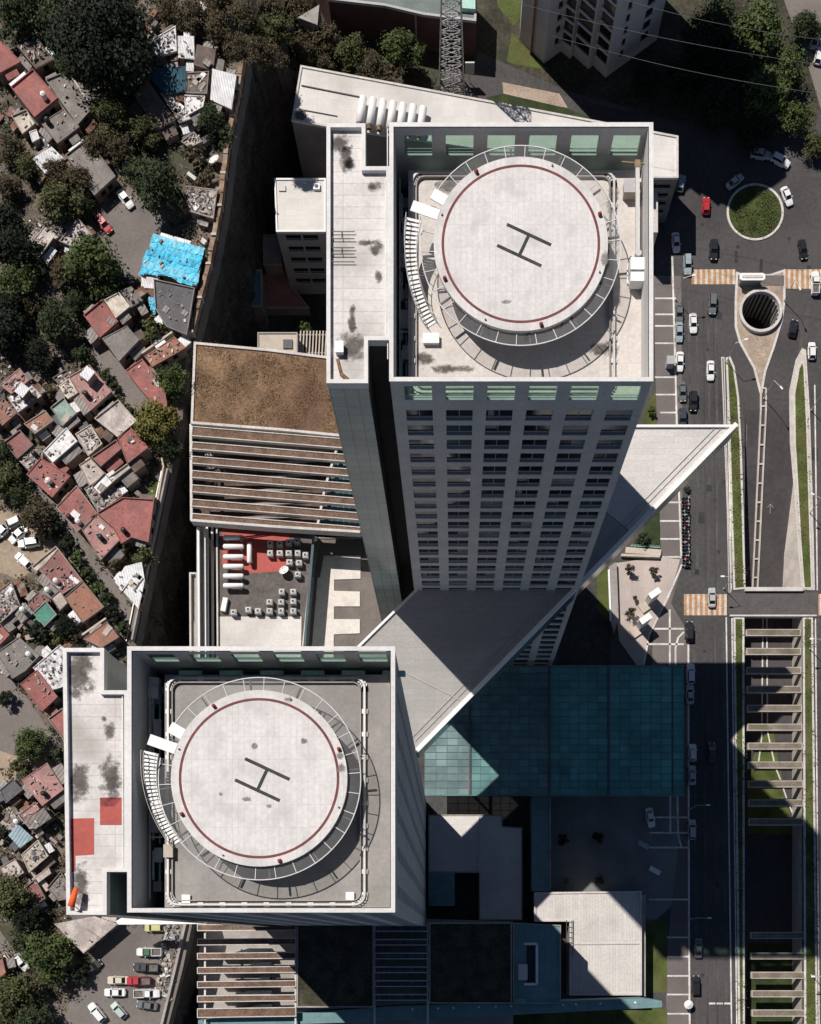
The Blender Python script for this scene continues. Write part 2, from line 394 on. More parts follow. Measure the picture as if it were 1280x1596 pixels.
# roundabout
def circ(px, py, r, n=48, z=0, r2=None):
    return [P2(px + r * math.cos(2 * math.pi * k / n), py + (r2 or r) * math.sin(2 * math.pi * k / n), z) for k in range(n)]
c = P(1177, 331)
s = MB(); s.ring(circ(1177, 331, 44.5), .5, 0, .2); tag(s.build('roundabout_kerb', K['white_kerb']), kind='structure')
s = MB(); s.prism(circ(1177, 331, 40.2), 0, .3); struct(s, 'roundabout_island', K['shrub'])
# pavement beside the towers
sheetP('pavement', [(1018, 430), (1062, 430), (1064, 760), (1064, 880), (1046, 940), (1072, 985), (1076, 1596), (1078, 1720), (1040, 1720), (1038, 1490), (1060, 1300), (1058, 1240), (1016, 1060), (1025, 700)], K['pave'], e2 + .002)
s = MB()
for y in (465, 490, 508, 535, 588, 615, 643, 671, 699, 727, 753, 783, 812, 840, 868, 1274, 1298, 1321, 1402, 1461, 1491, 1521, 1550, 1580, 1610):
    x1 = 1055 if y < 700 else (1062 if y < 1000 else 1074)
    x0 = 1021 if y < 640 else (1029 if y < 1000 else (1040 if y > 1440 else 1012))
    s.strip([P2(x0, y), P2(x1, y)], .35, 0, .016)
for pl in ([(1048, 400), (1055, 660), (1062, 870)], [(1073, 980), (1074, 1450), (1076, 1720)], [(1063, 880), (1046, 920), (1012, 990), (1002, 1045)],
           [(1020, 980), (1066, 980)], [(1044, 950), (1045, 1300)], [(1008, 1004), (1066, 1004)], [(1066, 985), (1057, 994), (1053, 1010), (1053, 1050), (1057, 1300), (1062, 1320)]):
    s.strip(PL(pl), .4, 0, .02)
struct(s, 'pavement_lines', K['line'])
# plaza with pale paving
sheetP('plaza', [(957, 878), (1028, 868), (1060, 872), (1044, 930), (1012, 990), (1002, 1050), (965, 998), (960, 940)], K['plaza'], .018)
sheetP('plaza', [(858, 1240), (1066, 1240), (1072, 1400), (1060, 1400), (1005, 1450), (858, 1390)], K['pave_dark'], .006)
sheetP('lawn', [(930, 885), (948, 880), (950, 968), (932, 950)], K['grass'], .03)
sheetP('lawn', [(1003, 640), (1022, 610), (1024, 660), (1005, 700)], K['grass'], .03)
sheetP('lawn', [(985, 850), (1028, 790), (1030, 860), (990, 872)], K['grass_dark'], .03)
sheetP('lawn', [(1003, 1433), (1040, 1433), (1040, 1547), (1003, 1547)], K['grass'], .03)
sheetP('lawn', [(970, 1570), (1040, 1572), (1040, 1720), (880, 1720), (700, 1590)], K['grass'], .03)
# crosswalks: orange and white bars
def bars(x0, x1, y0, y1, n, cols, nm):
    a, b = MB(), MB()
    for k in range(n):
        u0 = x0 + (x1 - x0) * k / n; u1 = x0 + (x1 - x0) * (k + .98) / n
        ((a, b)[k % 2]).sheet(PL([(u0, y0), (u1, y0), (u1, y1), (u0, y1)]), .02)
    struct(a, nm, cols[0]); struct(b, nm, cols[1])
K['cw_orange'] = M('cw_orange', (.42, .235, .125), var=.25, scale=.6, fine=3, fvar=.25)
K['cw_white'] = M('cw_white', (.55, .47, .38), var=.25, scale=.6, fine=3, fvar=.25)
bars(1078, 1146, 420, 443, 16, (K['cw_orange'], K['cw_white']), 'road_marking')
bars(1224, 1282, 420, 450, 14, (K['cw_orange'], K['cw_white']), 'road_marking')
bars(1066, 1133, 926, 959, 16, (K['cw_orange'], K['cw_white']), 'road_marking')
bars(1273, 1300, 926, 959, 6, (K['cw_orange'], K['cw_white']), 'road_marking')
# kerbed islands
def island(name, pts, m, kerb=.45, hgt=.16):
    p = PL(pts); a = MB().ring(p, kerb, 0, hgt); struct(a, name + '_kerb', K['white_kerb'])
    b = MB().prism(inset(p, kerb), 0, hgt - .03); struct(b, name, m)
island('grass_strip', [(1131, 558), (1138, 556), (1145, 572), (1152, 620), (1156, 700), (1159, 800), (1162, 918), (1143, 920), (1139, 800), (1135, 660)], K['grass'])
island('median', [(1124, 557), (1129, 557), (1132, 660), (1136, 800), (1140, 920), (1136, 940), (1133, 800), (1128, 660)], K['pave'], .2)
island('median', [(1250, 543), (1256, 546), (1262, 640), (1266, 760), (1270, 920), (1249, 920), (1243, 850), (1237, 760), (1231, 690), (1230, 610), (1240, 562)], K['kerb'], .2)
island('grass_strip', [(1250.5, 560), (1254, 575), (1258, 660), (1261, 760), (1266, 918), (1252, 918), (1247, 850), (1242, 760), (1238, 690), (1237, 615), (1244, 575)], K['grass'], .3, .24)
island('grass_strip', [(1143, 962), (1160, 962), (1161, 1720), (1152, 1720)], K['grass'])
island('grass_strip', [(1251, 962), (1267, 962), (1276, 1720), (1254, 1720)], K['grass'])
island('traffic_island', [(1147, 424), (1160, 428), (1200, 428), (1224, 420), (1224, 470), (1220, 500), (1208, 540), (1194, 580), (1188, 614), (1184, 614), (1174, 575), (1152, 535), (1145, 510), (1145, 470)], K['sand'], .5, .2)
sheetP('traffic_island', [(1150, 430), (1222, 430), (1222, 446), (1150, 446)], K['pave'], .21)
# central divider on the ramp, a ladder of pale bars
s = MB()
def rz_(y): return 0 if y < 640 else ZT * min(1, (y - 640) / 275)
ys = list(range(606, 916, 28))
for xx in (1185.5, 1193.5):
    pts = [P(xx, y, 0) for y in range(606, 916, 10)]
    pts = [(P2(xx, y)[0], gy(y), rz_(y) + .2) for y in range(606, 916, 6)]
    s.path(pts, .35, .4)
for y in ys: s.bar((P2(1185.5, 0)[0], gy(y), rz_(y) + .18), (P2(1193.5, 0)[0], gy(y), rz_(y) + .18), .35, .3)
struct(s, 'ramp_median', K['kerb'])
s = MB()
for k in range(2): s.path([(TX0 + .6 + k * 11.4, gy(y), rz_(y) + .03) for y in range(660, 915, 8)], .12, .02)
for px, y0, y1 in ((1171, 825, 848), (1208, 776, 790)):
    x = P2(px, 0)[0]; a = -1 if px < 1190 else 1
    s.bar((x, gy(y0), rz_(y0) + .03), (x, gy(y1), rz_(y1) + .03), .2, .02)
    yt = y1 if a < 0 else y0
    for q in (-1, 1): s.bar((x, gy(yt), rz_(yt) + .035), (x + q * .7, gy(yt + (6 * a)), rz_(yt) + .03), .2, .02)
struct(s, 'road_arrows', K['arrow'])
s = MB()
for pl in ([(1133, 560), (1138, 800), (1140, 918)], [(1141, 962), (1150, 1720)], [(1270, 600), (1274, 920)], [(1271, 962), (1278, 1720)], [(1132, 962), (1142, 1720)]):
    s.strip(PL(pl), .3, 0, .022)
for x, y in ((1110, 1564), (1122, 1564), (1134, 1564)): s.strip(PL([(x - 5, y), (x + 5, y)]), .4, 0, .022)
struct(s, 'road_lines', K['line'])
# bridge over the trench
s = MB(); s.prism(PL([(1135, 924), (1275, 924), (1275, 958), (1135, 958)]), -1, .2, bottom=True); struct(s, 'overpass_deck', K['cobble'])
s = MB(); s.prism(PL([(1160, 917), (1250, 917), (1250, 923), (1160, 923)]), -1, .9, bottom=True); s.prism(PL([(1137, 959), (1272, 959), (1272, 961.5), (1137, 961.5)]), -1, .5)
struct(s, 'overpass_parapet', K['white_kerb'])
# cross beams over the trench
K['beam_top'] = M('beam_top', (.20, .165, .13), var=.25, scale=.4, fine=3, fvar=.25, stain=.6, stain_scale=.3, stain_col=(.10, .115, .035))
beam0 = None
ybs = [986 + 29.5 * k for k in range(11)] + [1458, 1490, 1520, 1549, 1579, 1608]
for y in ybs:
    x0, x1 = TX0 + .3 + (y - 986) * .0022, TX1 - .3 + (y - 986) * .0022
    if beam0 is None:
        beam0 = thing('cross_beam', 'planted concrete cross beam spanning the sunken carriageway', 'beam', (0, gy(y), 0), 'cross beams over the sunken carriageway')
        a = MB().ring([(x0, gy(y) - .75), (x1, gy(y) - .75), (x1, gy(y) + .75), (x0, gy(y) + .75)], .16, -.9, .12); a.prism([(x0 + .1, gy(y) - .7), (x1 - .1, gy(y) - .7), (x1 - .1, gy(y) + .7), (x0 + .1, gy(y) + .7)], -.9, -.85)
        a.build('trough', K['kerb'], beam0)
        a = MB().prism([(x0 + .16, gy(y) - .59), (x1 - .16, gy(y) - .59), (x1 - .16, gy(y) + .59), (x0 + .16, gy(y) + .59)], -.8, .05); a.build('planting', K['beam_top'], beam0)
    else: dup(beam0, (x0 - TX0 - .3, gy(y), 0), 0)
# planting, dividers and walkway at the bottom of the trench
def trench_patch(name, pts, m, dz):
    k = (H - ZT) / F; s = MB(); s.sheet([((a - NX) * k, (NY - b) * k) for a, b in pts], ZT + dz); struct(s, name, m)
trench_patch('trench_lawn', [(1185, 1150), (1206, 1140), (1214, 1190), (1222, 1225), (1238, 1300), (1165, 1300), (1168, 1200)], K['grass'], .05)
trench_patch('trench_lawn', [(1166, 1470), (1246, 1470), (1246, 1720), (1166, 1720)], K['grass_dark'], .05)
s = MB()
for pl in ([(1189, 962), (1187, 1150), (1182, 1190)], [(1195, 962), (1196, 1140), (1208, 1195), (1216, 1215), (1226, 1245), (1240, 1280)]):
    s.path([(*[(q - o) * (H - ZT) / F * sg for q, o, sg in ((a, NX, 1), (b, NY, -1))], ZT + .1) for a, b in pl], .3, .25)
struct(s, 'trench_kerb', K['white_kerb'])
# stone ledge under the east wall of the trench with its planting holes
s = MB(); yy_ = list(range(650, 916, 5)) + [915]
for ya, yb in zip(yy_, yy_[1:]):
    wa, wb = (2.3 * min(1, max(0, (q - 650) / 200)) for q in (ya, yb))
    s.face([(TX1 - .02, gy(ya), .02), (TX1 - .02, gy(yb), .02), (TX1 - wb, gy(yb), rz_(yb) + .02), (TX1 - wa, gy(ya), rz_(ya) + .02)])
struct(s, 'trench_ledge', K['kerb'])
# round light shaft of the underpass
K['black_hole'] = M('black_hole', (.030, .027, .028), var=.3); K['shaft_rib'] = M('shaft_rib', (.30, .28, .26), var=.2, scale=.6); K['shaft_wall'] = M('shaft_wall', (.035, .033, .033), var=.3, scale=.6)
sh = thing('light_shaft', 'deep round open well with a ribbed wall on the teardrop island', 'light shaft', P(1184, 488))
MB().ring(circ(1184, 488, 33.5), .6, 0, 1.1).build('rim', K['white_kerb'], sh)
wc = P(1184, 488); wr = 29.5 / 7; wd_ = -8.5
a = MB(); a.face([(wc[0] + wr * math.cos(2 * math.pi * k / 48), wc[1] + wr * math.sin(2 * math.pi * k / 48), wd_) for k in range(48)]); a.build('floor', K['black_hole'], sh)
a = MB()
for k in range(48):
    t0, t1 = 2 * math.pi * k / 48, 2 * math.pi * (k + 1) / 48
    q = [(wc[0] + wr * math.cos(t), wc[1] + wr * math.sin(t)) for t in (t0, t1)]; a.face([(*q[0], wd_), (*q[0], .3), (*q[1], .3), (*q[1], wd_)])
a.build('well_wall', K['shaft_wall'], sh, fix=False)
for k in range(26):
    t = 2 * math.pi * k / 26; MB().box((wc[0] + (wr - .12) * math.cos(t), wc[1] + (wr - .12) * math.sin(t), (wd_ + .2) / 2), (.3, .5, .2 - wd_), t).build('rib', K['shaft_rib'], sh)
def cut_round(names):
    """opens the sheets above the well"""
    for o in [q for q in bpy.data.objects if q.type == 'MESH' and q.name.split('.')[0] in names]:
        m = bmesh.new(); m.from_mesh(o.data); bmesh.ops.triangulate(m, faces=m.faces[:])
        for k in range(24):
            t = 2 * math.pi * k / 24; no = Vector((math.cos(t), math.sin(t), 0)); co = Vector((wc[0], wc[1], 0)) + no * wr
            bmesh.ops.bisect_plane(m, geom=m.verts[:] + m.edges[:] + m.faces[:], plane_co=co, plane_no=no)
        dead = [f for f in m.faces if (Vector(f.calc_center_median()[:2]) - Vector(wc[:2])).length < wr]
        bmesh.ops.delete(m, geom=dead, context='FACES'); m.to_mesh(o.data); m.free()
cut_round(('street_ground', 'road', 'traffic_island'))
# paths on the hillside
def hs(name, pts, m, z=e1): return sheetP(name, pts, m, z, ZH)
hs('lane', [(140, 545), (160, 535), (228, 610), (275, 690), (262, 720), (225, 690), (175, 620)], K['lane'])
hs('lane', [(20, 740), (48, 735), (120, 830), (165, 890), (215, 960), (208, 1000), (175, 950), (110, 880), (60, 800)], K['lane'], e2)
hs('parking_lot', [(148, 330), (195, 300), (262, 330), (240, 372), (215, 440), (150, 400)], K['lot'])
hs('parking_lot', [(-60, 780), (30, 800), (75, 835), (92, 852), (60, 880), (30, 905), (10, 895), (-60, 880)], K['dirt'])
hs('parking_lot', [(150, 1440), (300, 1438), (285, 1510), (262, 1600), (250, 1720), (60, 1720), (110, 1560), (140, 1530)], K['lot'])
hs('lane', [(-60, 1030), (20, 1055), (95, 1165), (98, 1200), (30, 1200), (-60, 1190)], K['lane'], e2)
hs('lane', [(-60, 1150), (30, 1180), (18, 1250), (-60, 1260)], K['dirt'], e3)
hs('lane', [(60, 340), (145, 300), (150, 330), (80, 440), (120, 500), (140, 545), (105, 500), (40, 420)], K['lane'], e3)
hs('lane', [(-40, 1440), (0, 1450), (35, 1500), (120, 1600), (100, 1700), (0, 1560), (-40, 1500)], K['lane'], e3)
# tyre worn bands, tar seams, patches and manholes on the carriageways
s = MB(); t_ = MB(); rr_ = random.Random(21)
for x0, x1, ya, yb in ((1074, 1080, 470, 900), (1086, 1092, 470, 900), (1104, 1110, 470, 900), (1116, 1122, 470, 900), (1082, 1089, 970, 1700), (1098, 1105, 970, 1700), (1114, 1121, 970, 1700), (1128, 1134, 970, 1700)):
    s.strip(PL([(x0 if x0 < x1 else x1, ya), (x0 + 2, (ya + yb) / 2), (x0 + (6 if yb > 1000 else 1), yb)]), .55, 0, .0165)
for _ in range(16):
    px, py = rr_.choice(((rr_.uniform(1075, 1130), rr_.uniform(470, 1600)), (rr_.uniform(1080, 1260), rr_.uniform(370, 415)), (rr_.uniform(1265, 1280), rr_.uniform(500, 1500)))); w_, h_ = rr_.uniform(3, 9), rr_.uniform(5, 22)
    t_.sheet(PL([(px, py), (px + w_, py + 1), (px + w_, py + h_), (px - 1, py + h_)]), .0185)
for x in (1097, 1112): t_.strip(PL([(x, 470), (x + 1, 640), (x + 3, 915)]), .12, 0, .019); t_.strip(PL([(x, 970), (x + 3, 1250), (x + 7, 1700)]), .12, 0, .019)
struct(s, 'road_wear', K['wear']); struct(t_, 'road_patches', K['tar'])
s = MB()
for px, py in ((1103, 545), (1086, 700), (1120, 860), (1098, 1015), (1118, 1380), (1095, 1520), (1150, 385), (1230, 372), (1095, 350)): s.cyl(P(px, py), .0, .024, .42, 14)
struct(s, 'manhole_covers', K['tar'])
# ------------------------------------------------------------------ towers
def holes_wall(s, o, d, nrm, L, z0, z1, us, vs, depth, m=0, mr=0):
    """a wall sheet from o along d with openings us x vs, reveals going back by depth"""
    o, d, nrm = Vector(o), Vector(d), Vector(nrm)
    uu = sorted({0, L, *[a for u in us for a in u]}); vv = sorted({z0, z1, *[a for v in vs for a in v]})
    def pt(u, z, b=0): return (o.x + d.x * u - nrm.x * b, o.y + d.y * u - nrm.y * b, z)
    for u0, u1 in zip(uu, uu[1:]):
        iu = any(a <= u0 + 1e-6 and u1 <= b + 1e-6 for a, b in us)
        run = None
        for v0, v1 in list(zip(vv, vv[1:])):
            iv = iu and any(a <= v0 + 1e-6 and v1 <= b + 1e-6 for a, b in vs)
            if not iv:
                run = (run[0], v1) if run else (v0, v1)
            else:
                if run: s.face([pt(u0, run[0]), pt(u1, run[0]), pt(u1, run[1]), pt(u0, run[1])], m); run = None
                s.face([pt(u0, v0), pt(u0, v0, depth), pt(u0, v1, depth), pt(u0, v1)], mr); s.face([pt(u1, v0), pt(u1, v1), pt(u1, v1, depth), pt(u1, v0, depth)], mr)
                s.face([pt(u0, v0), pt(u1, v0), pt(u1, v0, depth), pt(u0, v0, depth)], mr); s.face([pt(u0, v1), pt(u0, v1, depth), pt(u1, v1, depth), pt(u1, v1)], mr)
        if run: s.face([pt(u0, run[0]), pt(u1, run[0]), pt(u1, run[1]), pt(u0, run[1])], m)

K['blind'] = M('blind', (.20, .20, .205), var=.4, scale=.6)
glass_kinds = [glass('window_glass', (.012, .014, .017), .06, var=.4, scale=.35), glass('window_glass_dim', (.03, .04, .045), .1, var=.4),
               glass('window_blind', (.16, .165, .17), .25, var=.25, scale=.8), glass('window_teal', (.035, .07, .072), .12, var=.3)]
def window_mesh(wd, ht, blind=None):
    """one window: a dark upper light, a frame bar and a lower light; local x along the wall, -y outwards"""
    s = MB(); h2 = ht * .26
    s.face([(0, .26, h2), (wd, .26, h2), (wd, .26, ht), (0, .26, ht)], 0)
    s.face([(0, .26, 0), (wd, .26, 0), (wd, .26, h2), (0, .26, h2)], 2)
    s.box((wd / 2, .2, h2), (wd, .14, .12), 0, 1); s.box((wd * .5, .22, ht * .63), (.06, .08, ht * .74), 0, 1); s.box((wd / 2, .14, .05), (wd, .28, .1), 0, 1)
    if blind:
        a, b, c = blind; s.face([(wd * a, .255, ht - c * ht), (wd * b, .255, ht - c * ht), (wd * b, .255, ht), (wd * a, .255, ht)], 3)
    return s

K['net_steel'] = M('net_steel', (.62, .61, .60), var=.1); K['lamp_red'] = M('lamp_red', (.26, .055, .045), var=.1)
K['unit_'] = M('unit_', (.36, .35, .34), var=.15, scale=.8)
def tower(nm, label, zt, main, wing, wing_recess, padc, deckm, west_gap_px, seed, east_windows):
    rr = random.Random(seed)
    (x0, y0), (x1, y1) = P2(main[0], main[3], zt), P2(main[2], main[1], zt)      # SW and NE corners
    T = thing(nm, label, 'tower', ((x0 + x1) / 2, (y0 + y1) / 2, 0), 'twin office towers')
    L, D = x1 - x0, y1 - y0
    pitch = L / 6.19
    us = [(L * .0505 + pitch * k, L * .0505 + pitch * k + pitch * .665) for k in range(6)]
    zr = zt - 4.4
    rows = []
    z = zr - 1.9
    while z - 2.55 > 1.5: rows.append((z - 2.55, z)); z -= 3.6
    top = (zt - 4.0, zt - 1.05)
    # facades
    o = T.location
    a = MB()
    holes_wall(a, (x0, y0), (1, 0), (0, -1), L, ZG, zr - .6, us, rows, .3)
    holes_wall(a, (x0, y0), (1, 0), (0, -1), L, zr - .6, zt, us, [top], .22)
    a.build('south_wall', K['facade'], T, fix=False)
    a = MB(); eus = [(D * .06 + D * .155 * k, D * .06 + D * .155 * k + 1.5) for k in range(6)]
    er = [r for i, r in enumerate(rows)] if east_windows else []
    holes_wall(a, (x1, y0), (0, 1), (1, 0), D, ZG, zt, eus if er else [], [(p + .6, q - .3) for p, q in er], .12)
    a.build('side_wall', K['facade_side'], T, fix=False)
    if er:
        g = MB()
        for u0, u1 in eus:
            for p, q in er: g.face([(x1 - .1, y0 + u0, p + .6), (x1 - .1, y0 + u1, p + .6), (x1 - .1, y0 + u1, q - .3), (x1 - .1, y0 + u0, q - .3)])
        tag(g.build('side_windows', glass_kinds[3], T, fix=False), kind='stuff')
    a = MB(); a.face([(x0, y1, ZG), (x1, y1, ZG), (x1, y1, zr), (x0, y1, zr)]); a.face([(x0, y0, ZG), (x0, y1, ZG), (x0, y1, zt), (x0, y0, zt)])
    a.build('rear_wall', K['facade_side'], T)
    if east_windows:                                 # north windows of this tower: they throw the sun back down onto the triangular roof
        g = MB(); q_ = random.Random(4)
        for v0, v1 in rows[:22]:
            for u0, u1 in us:
                dx_, dz_ = q_.uniform(-.06, .06), q_.uniform(-.05, .05)
                g.face([(x0 + u1, y1 + .03, v0 + .2), (x0 + u0, y1 + .03 + dx_, v0 + .2), (x0 + u0, y1 + .03 + dx_ + dz_, v1), (x0 + u1, y1 + .03 + dz_, v1)])
        tag(g.build('north_windows', K['dark_glass'], T, fix=False), kind='stuff')
    # windows: the hundred highest each a part, the rest in one
    wd, ht = us[0][1] - us[0][0], rows[0][1] - rows[0][0]
    cnt = 0; proto = []
    for g, bl in ((0, None), (1, None), (2, None), (3, None), (0, (0, .45, .5)), (0, (.5, 1, .68)), (3, (0, 1, .35)), (0, (.08, .3, .74)), (1, (.6, 1, .5))):
        ob = window_mesh(wd, ht, bl).build('window', [glass_kinds[g], K['trim'], glass_kinds[(3, 3, 1, 1)[g]], K['blind']], None, fix=False); proto.append(ob.data); bpy.data.objects.remove(ob)
    rest = MB()
    for i, (v0, v1) in enumerate(rows):
        for j, (u0, u1) in enumerate(us):
            q = rr.random()
            g = 0 if q < .46 else 1 if q < .58 else 3 if q < .68 else 2 if q < .73 else rr.choice((4, 5, 6, 7, 8))
            if i < 2 and j > 3: g = 2 if q < .5 else 1
            if 3 < i < 9 and j == 0: g = 2 if q < .6 else 1
            if cnt < 100:
                ob = bpy.data.objects.new('window', proto[g]); COL.objects.link(ob); ob.parent = T
                ob.location = (x0 + u0 - o.x, y0 - o.y, v0); cnt += 1
            else:
                rest.face([(x0 + u0, y0 + .26, v0), (x0 + u1, y0 + .26, v0), (x0 + u1, y0 + .26, v1), (x0 + u0, y0 + .26, v1)])
    tag(rest.build('lower_windows', glass_kinds[0], T, fix=False), kind='stuff')
    # roof screen: inner faces, coping, frosted panes
    t = .45
    a = MB()
    holes_wall(a, (x1 - t, y1 - t), (-1, 0), (0, -1), L - 2 * t, zr - 5, zt, [(L - 2 * t - (u1 - t), L - 2 * t - (u0 - t)) for u0, u1 in us], [top], .22)
    holes_wall(a, (x0 + t, y0 + t), (1, 0), (0, 1), L - 2 * t, zr - 5, zt, [(u0 - t, u1 - t) for u0, u1 in us], [top], .2)
    a.face([(x0 + t, y0 + t, zr - 5), (x0 + t, y1 - t, zr - 5), (x0 + t, y1 - t, zt), (x0 + t, y0 + t, zt)])
    a.face([(x1 - t, y0 + t, zr - 5), (x1 - t, y0 + t, zt), (x1 - t, y1 - t, zt), (x1 - t, y1 - t, zr - 5)])
    a.face([(x0, y1, zr), (x1, y1, zr), (x1, y1, top[0]), (x0, y1, top[0])]); a.face([(x0, y1, top[1]), (x1, y1, top[1]), (x1, y1, zt), (x0, y1, zt)])
    edges = [0] + [e for u in us for e in u] + [L]
    for e0, e1_ in zip(edges[::2], edges[1::2]): a.face([(x0 + e0, y1, top[0]), (x0 + e1_, y1, top[0]), (x0 + e1_, y1, top[1]), (x0 + e0, y1, top[1])])
    scr = a.build('roof_screen', K['facade'], T, fix=False)
    for u0, u1 in us:
        for yy in (y0 + .2, y1 - .25):
            g = MB(); g.box((x0 + (u0 + u1) / 2, yy, (top[0] + top[1]) / 2), (u1 - u0, .05, top[1] - top[0])); ob = g.build('frosted_pane', K['frost_pane'], scr)
            g = MB(); g.box((x0 + (u0 + u1) / 2, yy - .06, top[0] + .8), (u1 - u0, .05, .1)); g.box((x0 + (u0 + u1) / 2, yy - .06, top[0] + .35), (u1 - u0, .05, .07))
            g.build('pane_rail', K['trim'], scr)
    rect = [(x0 - .08, y0 - .08), (x1 + .08, y0 - .08), (x1 + .08, y1 + .08), (x0 - .08, y1 + .08)]
    a = MB().ring(rect, .46, zt - .02, zt + .12); a.build('coping', K['coping'], T)
    # deck and light wells
    k = (H - zr) / F
    dk = [(x0 + west_gap_px * k, y0 + t), (x1 - t, y0 + t), (x1 - t, y1 - t - 1.35), (x0 + west_gap_px * k, y1 - t - 1.35)]
    a = MB().prism(dk, zr - 5.5, zr); a.build('roof_deck', K[deckm], T)
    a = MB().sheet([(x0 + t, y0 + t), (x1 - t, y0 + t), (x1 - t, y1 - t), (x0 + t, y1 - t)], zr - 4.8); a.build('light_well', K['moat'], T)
    a = MB()
    for f in range(6): MB().box((dk[0][0] + L * .05 + f * pitch + .9, y1 - t - .7, zr - 2.2), (2.6, .7, .12)).build('well_louvre', K['frost_green'], T)
    for f in range(5): MB().box((x0 + t + .55, y1 - 5 - f * 4.4, zr - 1.6), (.16, 3.2, .3)).build('well_louvre', K['frost_green'], T); MB().box((x0 + t + 1.0, y1 - 5.5 - f * 4.4, zr - 2.6), (.2, 2.8, .3)).build('well_louvre', K['frost_green'], T)
    # crane rail with its dark inner edge and brackets, rounded corners
    def rrect(p, ins, r):
        (ax, ay), (bx, by) = (p[0][0] + ins, p[0][1] + ins), (p[2][0] - ins, p[2][1] - ins); out = []
        for cx, cy, t0 in ((bx - r, by - r, 0), (ax + r, by - r, 90), (ax + r, ay + r, 180), (bx - r, ay + r, 270)):
            out += [(cx + r * math.cos(math.radians(t0 + q)), cy + r * math.sin(math.radians(t0 + q))) for q in range(0, 91, 18)]
        return out
    rail = [dk[0], (x1 - t - 2.6, dk[1][1]), (x1 - t - 2.6, dk[2][1]), dk[3]]
    a = MB(); pr = rrect(rail, .45, 1.1); a.path([(p[0], p[1], zr + .32) for p in pr], .22, .3, closed=True)
    for p in densify(pr + [pr[0]], 2.4): a.box((p[0], p[1], zr + .1), (.62, .5, .24))
    a.build('crane_rail', K['steel'], T)
    a = MB(); a.path([(p[0], p[1], zr + .2) for p in rrect(rail, .9, .9)], .12, .34, closed=True); a.build('rail_upstand', K['concrete'], T)
    for q in range(7):                              # ducts and pipes in the light well
        yy = y0 + 3 + q * D / 8; MB().box((x0 + t + .8 + .25 * (q % 2), yy, zr - 2.6 + .5 * (q % 3)), (.9, 1.1 + .5 * (q % 3), .8)).build('well_duct', K[('unit_', 'steel', 'trim')[q % 3]], T)
    MB().path([(x0 + t + .35, y0 + 1.5, zr - .9), (x0 + t + .35, y1 - 2, zr - .9)], .14, .14).path([(x0 + t + .35, y0 + D * .3, zr - .9), (dk[0][0], y0 + D * .3, zr - .9)], .12, .12).build('well_pipe', K['steel'], T)
    # wing
    wp = PL(wing, zt)
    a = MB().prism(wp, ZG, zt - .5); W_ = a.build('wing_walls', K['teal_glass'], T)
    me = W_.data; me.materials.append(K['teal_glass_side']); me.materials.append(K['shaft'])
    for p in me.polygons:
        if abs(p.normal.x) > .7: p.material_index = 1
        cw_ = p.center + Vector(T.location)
        if (p.normal.x > .7 or (p.normal.y < -.7 and cw_.y > min(q[1] for q in wp) + 2)) and not east_windows: p.material_index = 2  # faces in the recess get the painted shade colour
    a = MB().sheet(inset(wp, .03), zt - .48); a.build('wing_roof', K['wing_roof'], T)
    a = MB().ring([(p[0], p[1]) for p in inset(wp, -.06)], .42, zt - 1.05, zt + .1); a.build('wing_coping', K['coping'], T)
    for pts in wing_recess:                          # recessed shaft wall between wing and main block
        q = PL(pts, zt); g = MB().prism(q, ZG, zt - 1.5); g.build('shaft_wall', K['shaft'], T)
    # helipad
    cx, cy, _ = P(padc[0], padc[1], zt - .4); zp = zt - .4; rad = 9.35
    def cc(r, n=96): return [(cx + r * math.cos(2 * math.pi * q / n), cy + r * math.sin(2 * math.pi * q / n)) for q in range(n)]
    a = MB().prism(cc(rad), zp - .45, zp, bottom=True); pad = a.build('helipad', K['pad'], T)
    a = MB().ring(cc(8.51), .28, zp + .001, zp + .006); a.build('landing_circle', K['ring_red'], pad)
    a = MB(); u = Vector((.906, -.423)); v = Vector((.423, .906))
    hw, hl, st = 1.24, 2.62, .36
    def hb(c, ax, ln, wdh):
        pr_ = Vector((-ax.y, ax.x)) * wdh / 2; e = ax * ln / 2; c = Vector((cx, cy)) + c
        a.sheet([tuple(c - e - pr_), tuple(c + e - pr_), tuple(c + e + pr_), tuple(c - e + pr_)], zp + .008)
    cxo = Vector((.35, -.15))
    hb(cxo + v * hw, u, hl * 2, st); hb(cxo - v * hw, u, hl * 2, st); hb(cxo, v, hw * 2 - st, st)
    a.build('letter_h', K['h_grey'], pad)
    a = MB(); a.cyl((cx, cy), zr, zp - .4, 3.2, 24)
    for q in range(12):
        t_ = 2 * math.pi * q / 12 + .1; c_, s_ = math.cos(t_), math.sin(t_)
        a.cyl((cx + 8.2 * c_, cy + 8.2 * s_), zr, zp - .4, .14, 8); a.bar((cx + 3 * c_, cy + 3 * s_, zp - .6), (cx + 10.6 * c_, cy + 10.6 * s_, zp - .55), .16, .25)
    a.build('pad_frame', K['dark_steel'], pad)
    a = MB(); n_ = 90; ra, rb = 9.45, 10.75
    gap = lambda q: math.radians(150) < 2 * math.pi * q / n_ < math.radians(166)
    for q in range(n_):
        if gap(q): continue
        t0, t1 = 2 * math.pi * q / n_, 2 * math.pi * (q + 1) / n_
        a.face([(cx + ra * math.cos(t0), cy + ra * math.sin(t0), zp - .5), (cx + rb * math.cos(t0), cy + rb * math.sin(t0), zp - .32), (cx + rb * math.cos(t1), cy + rb * math.sin(t1), zp - .32), (cx + ra * math.cos(t1), cy + ra * math.sin(t1), zp - .5)])
    a.build('safety_net', K['net'], pad)
    a = MB()
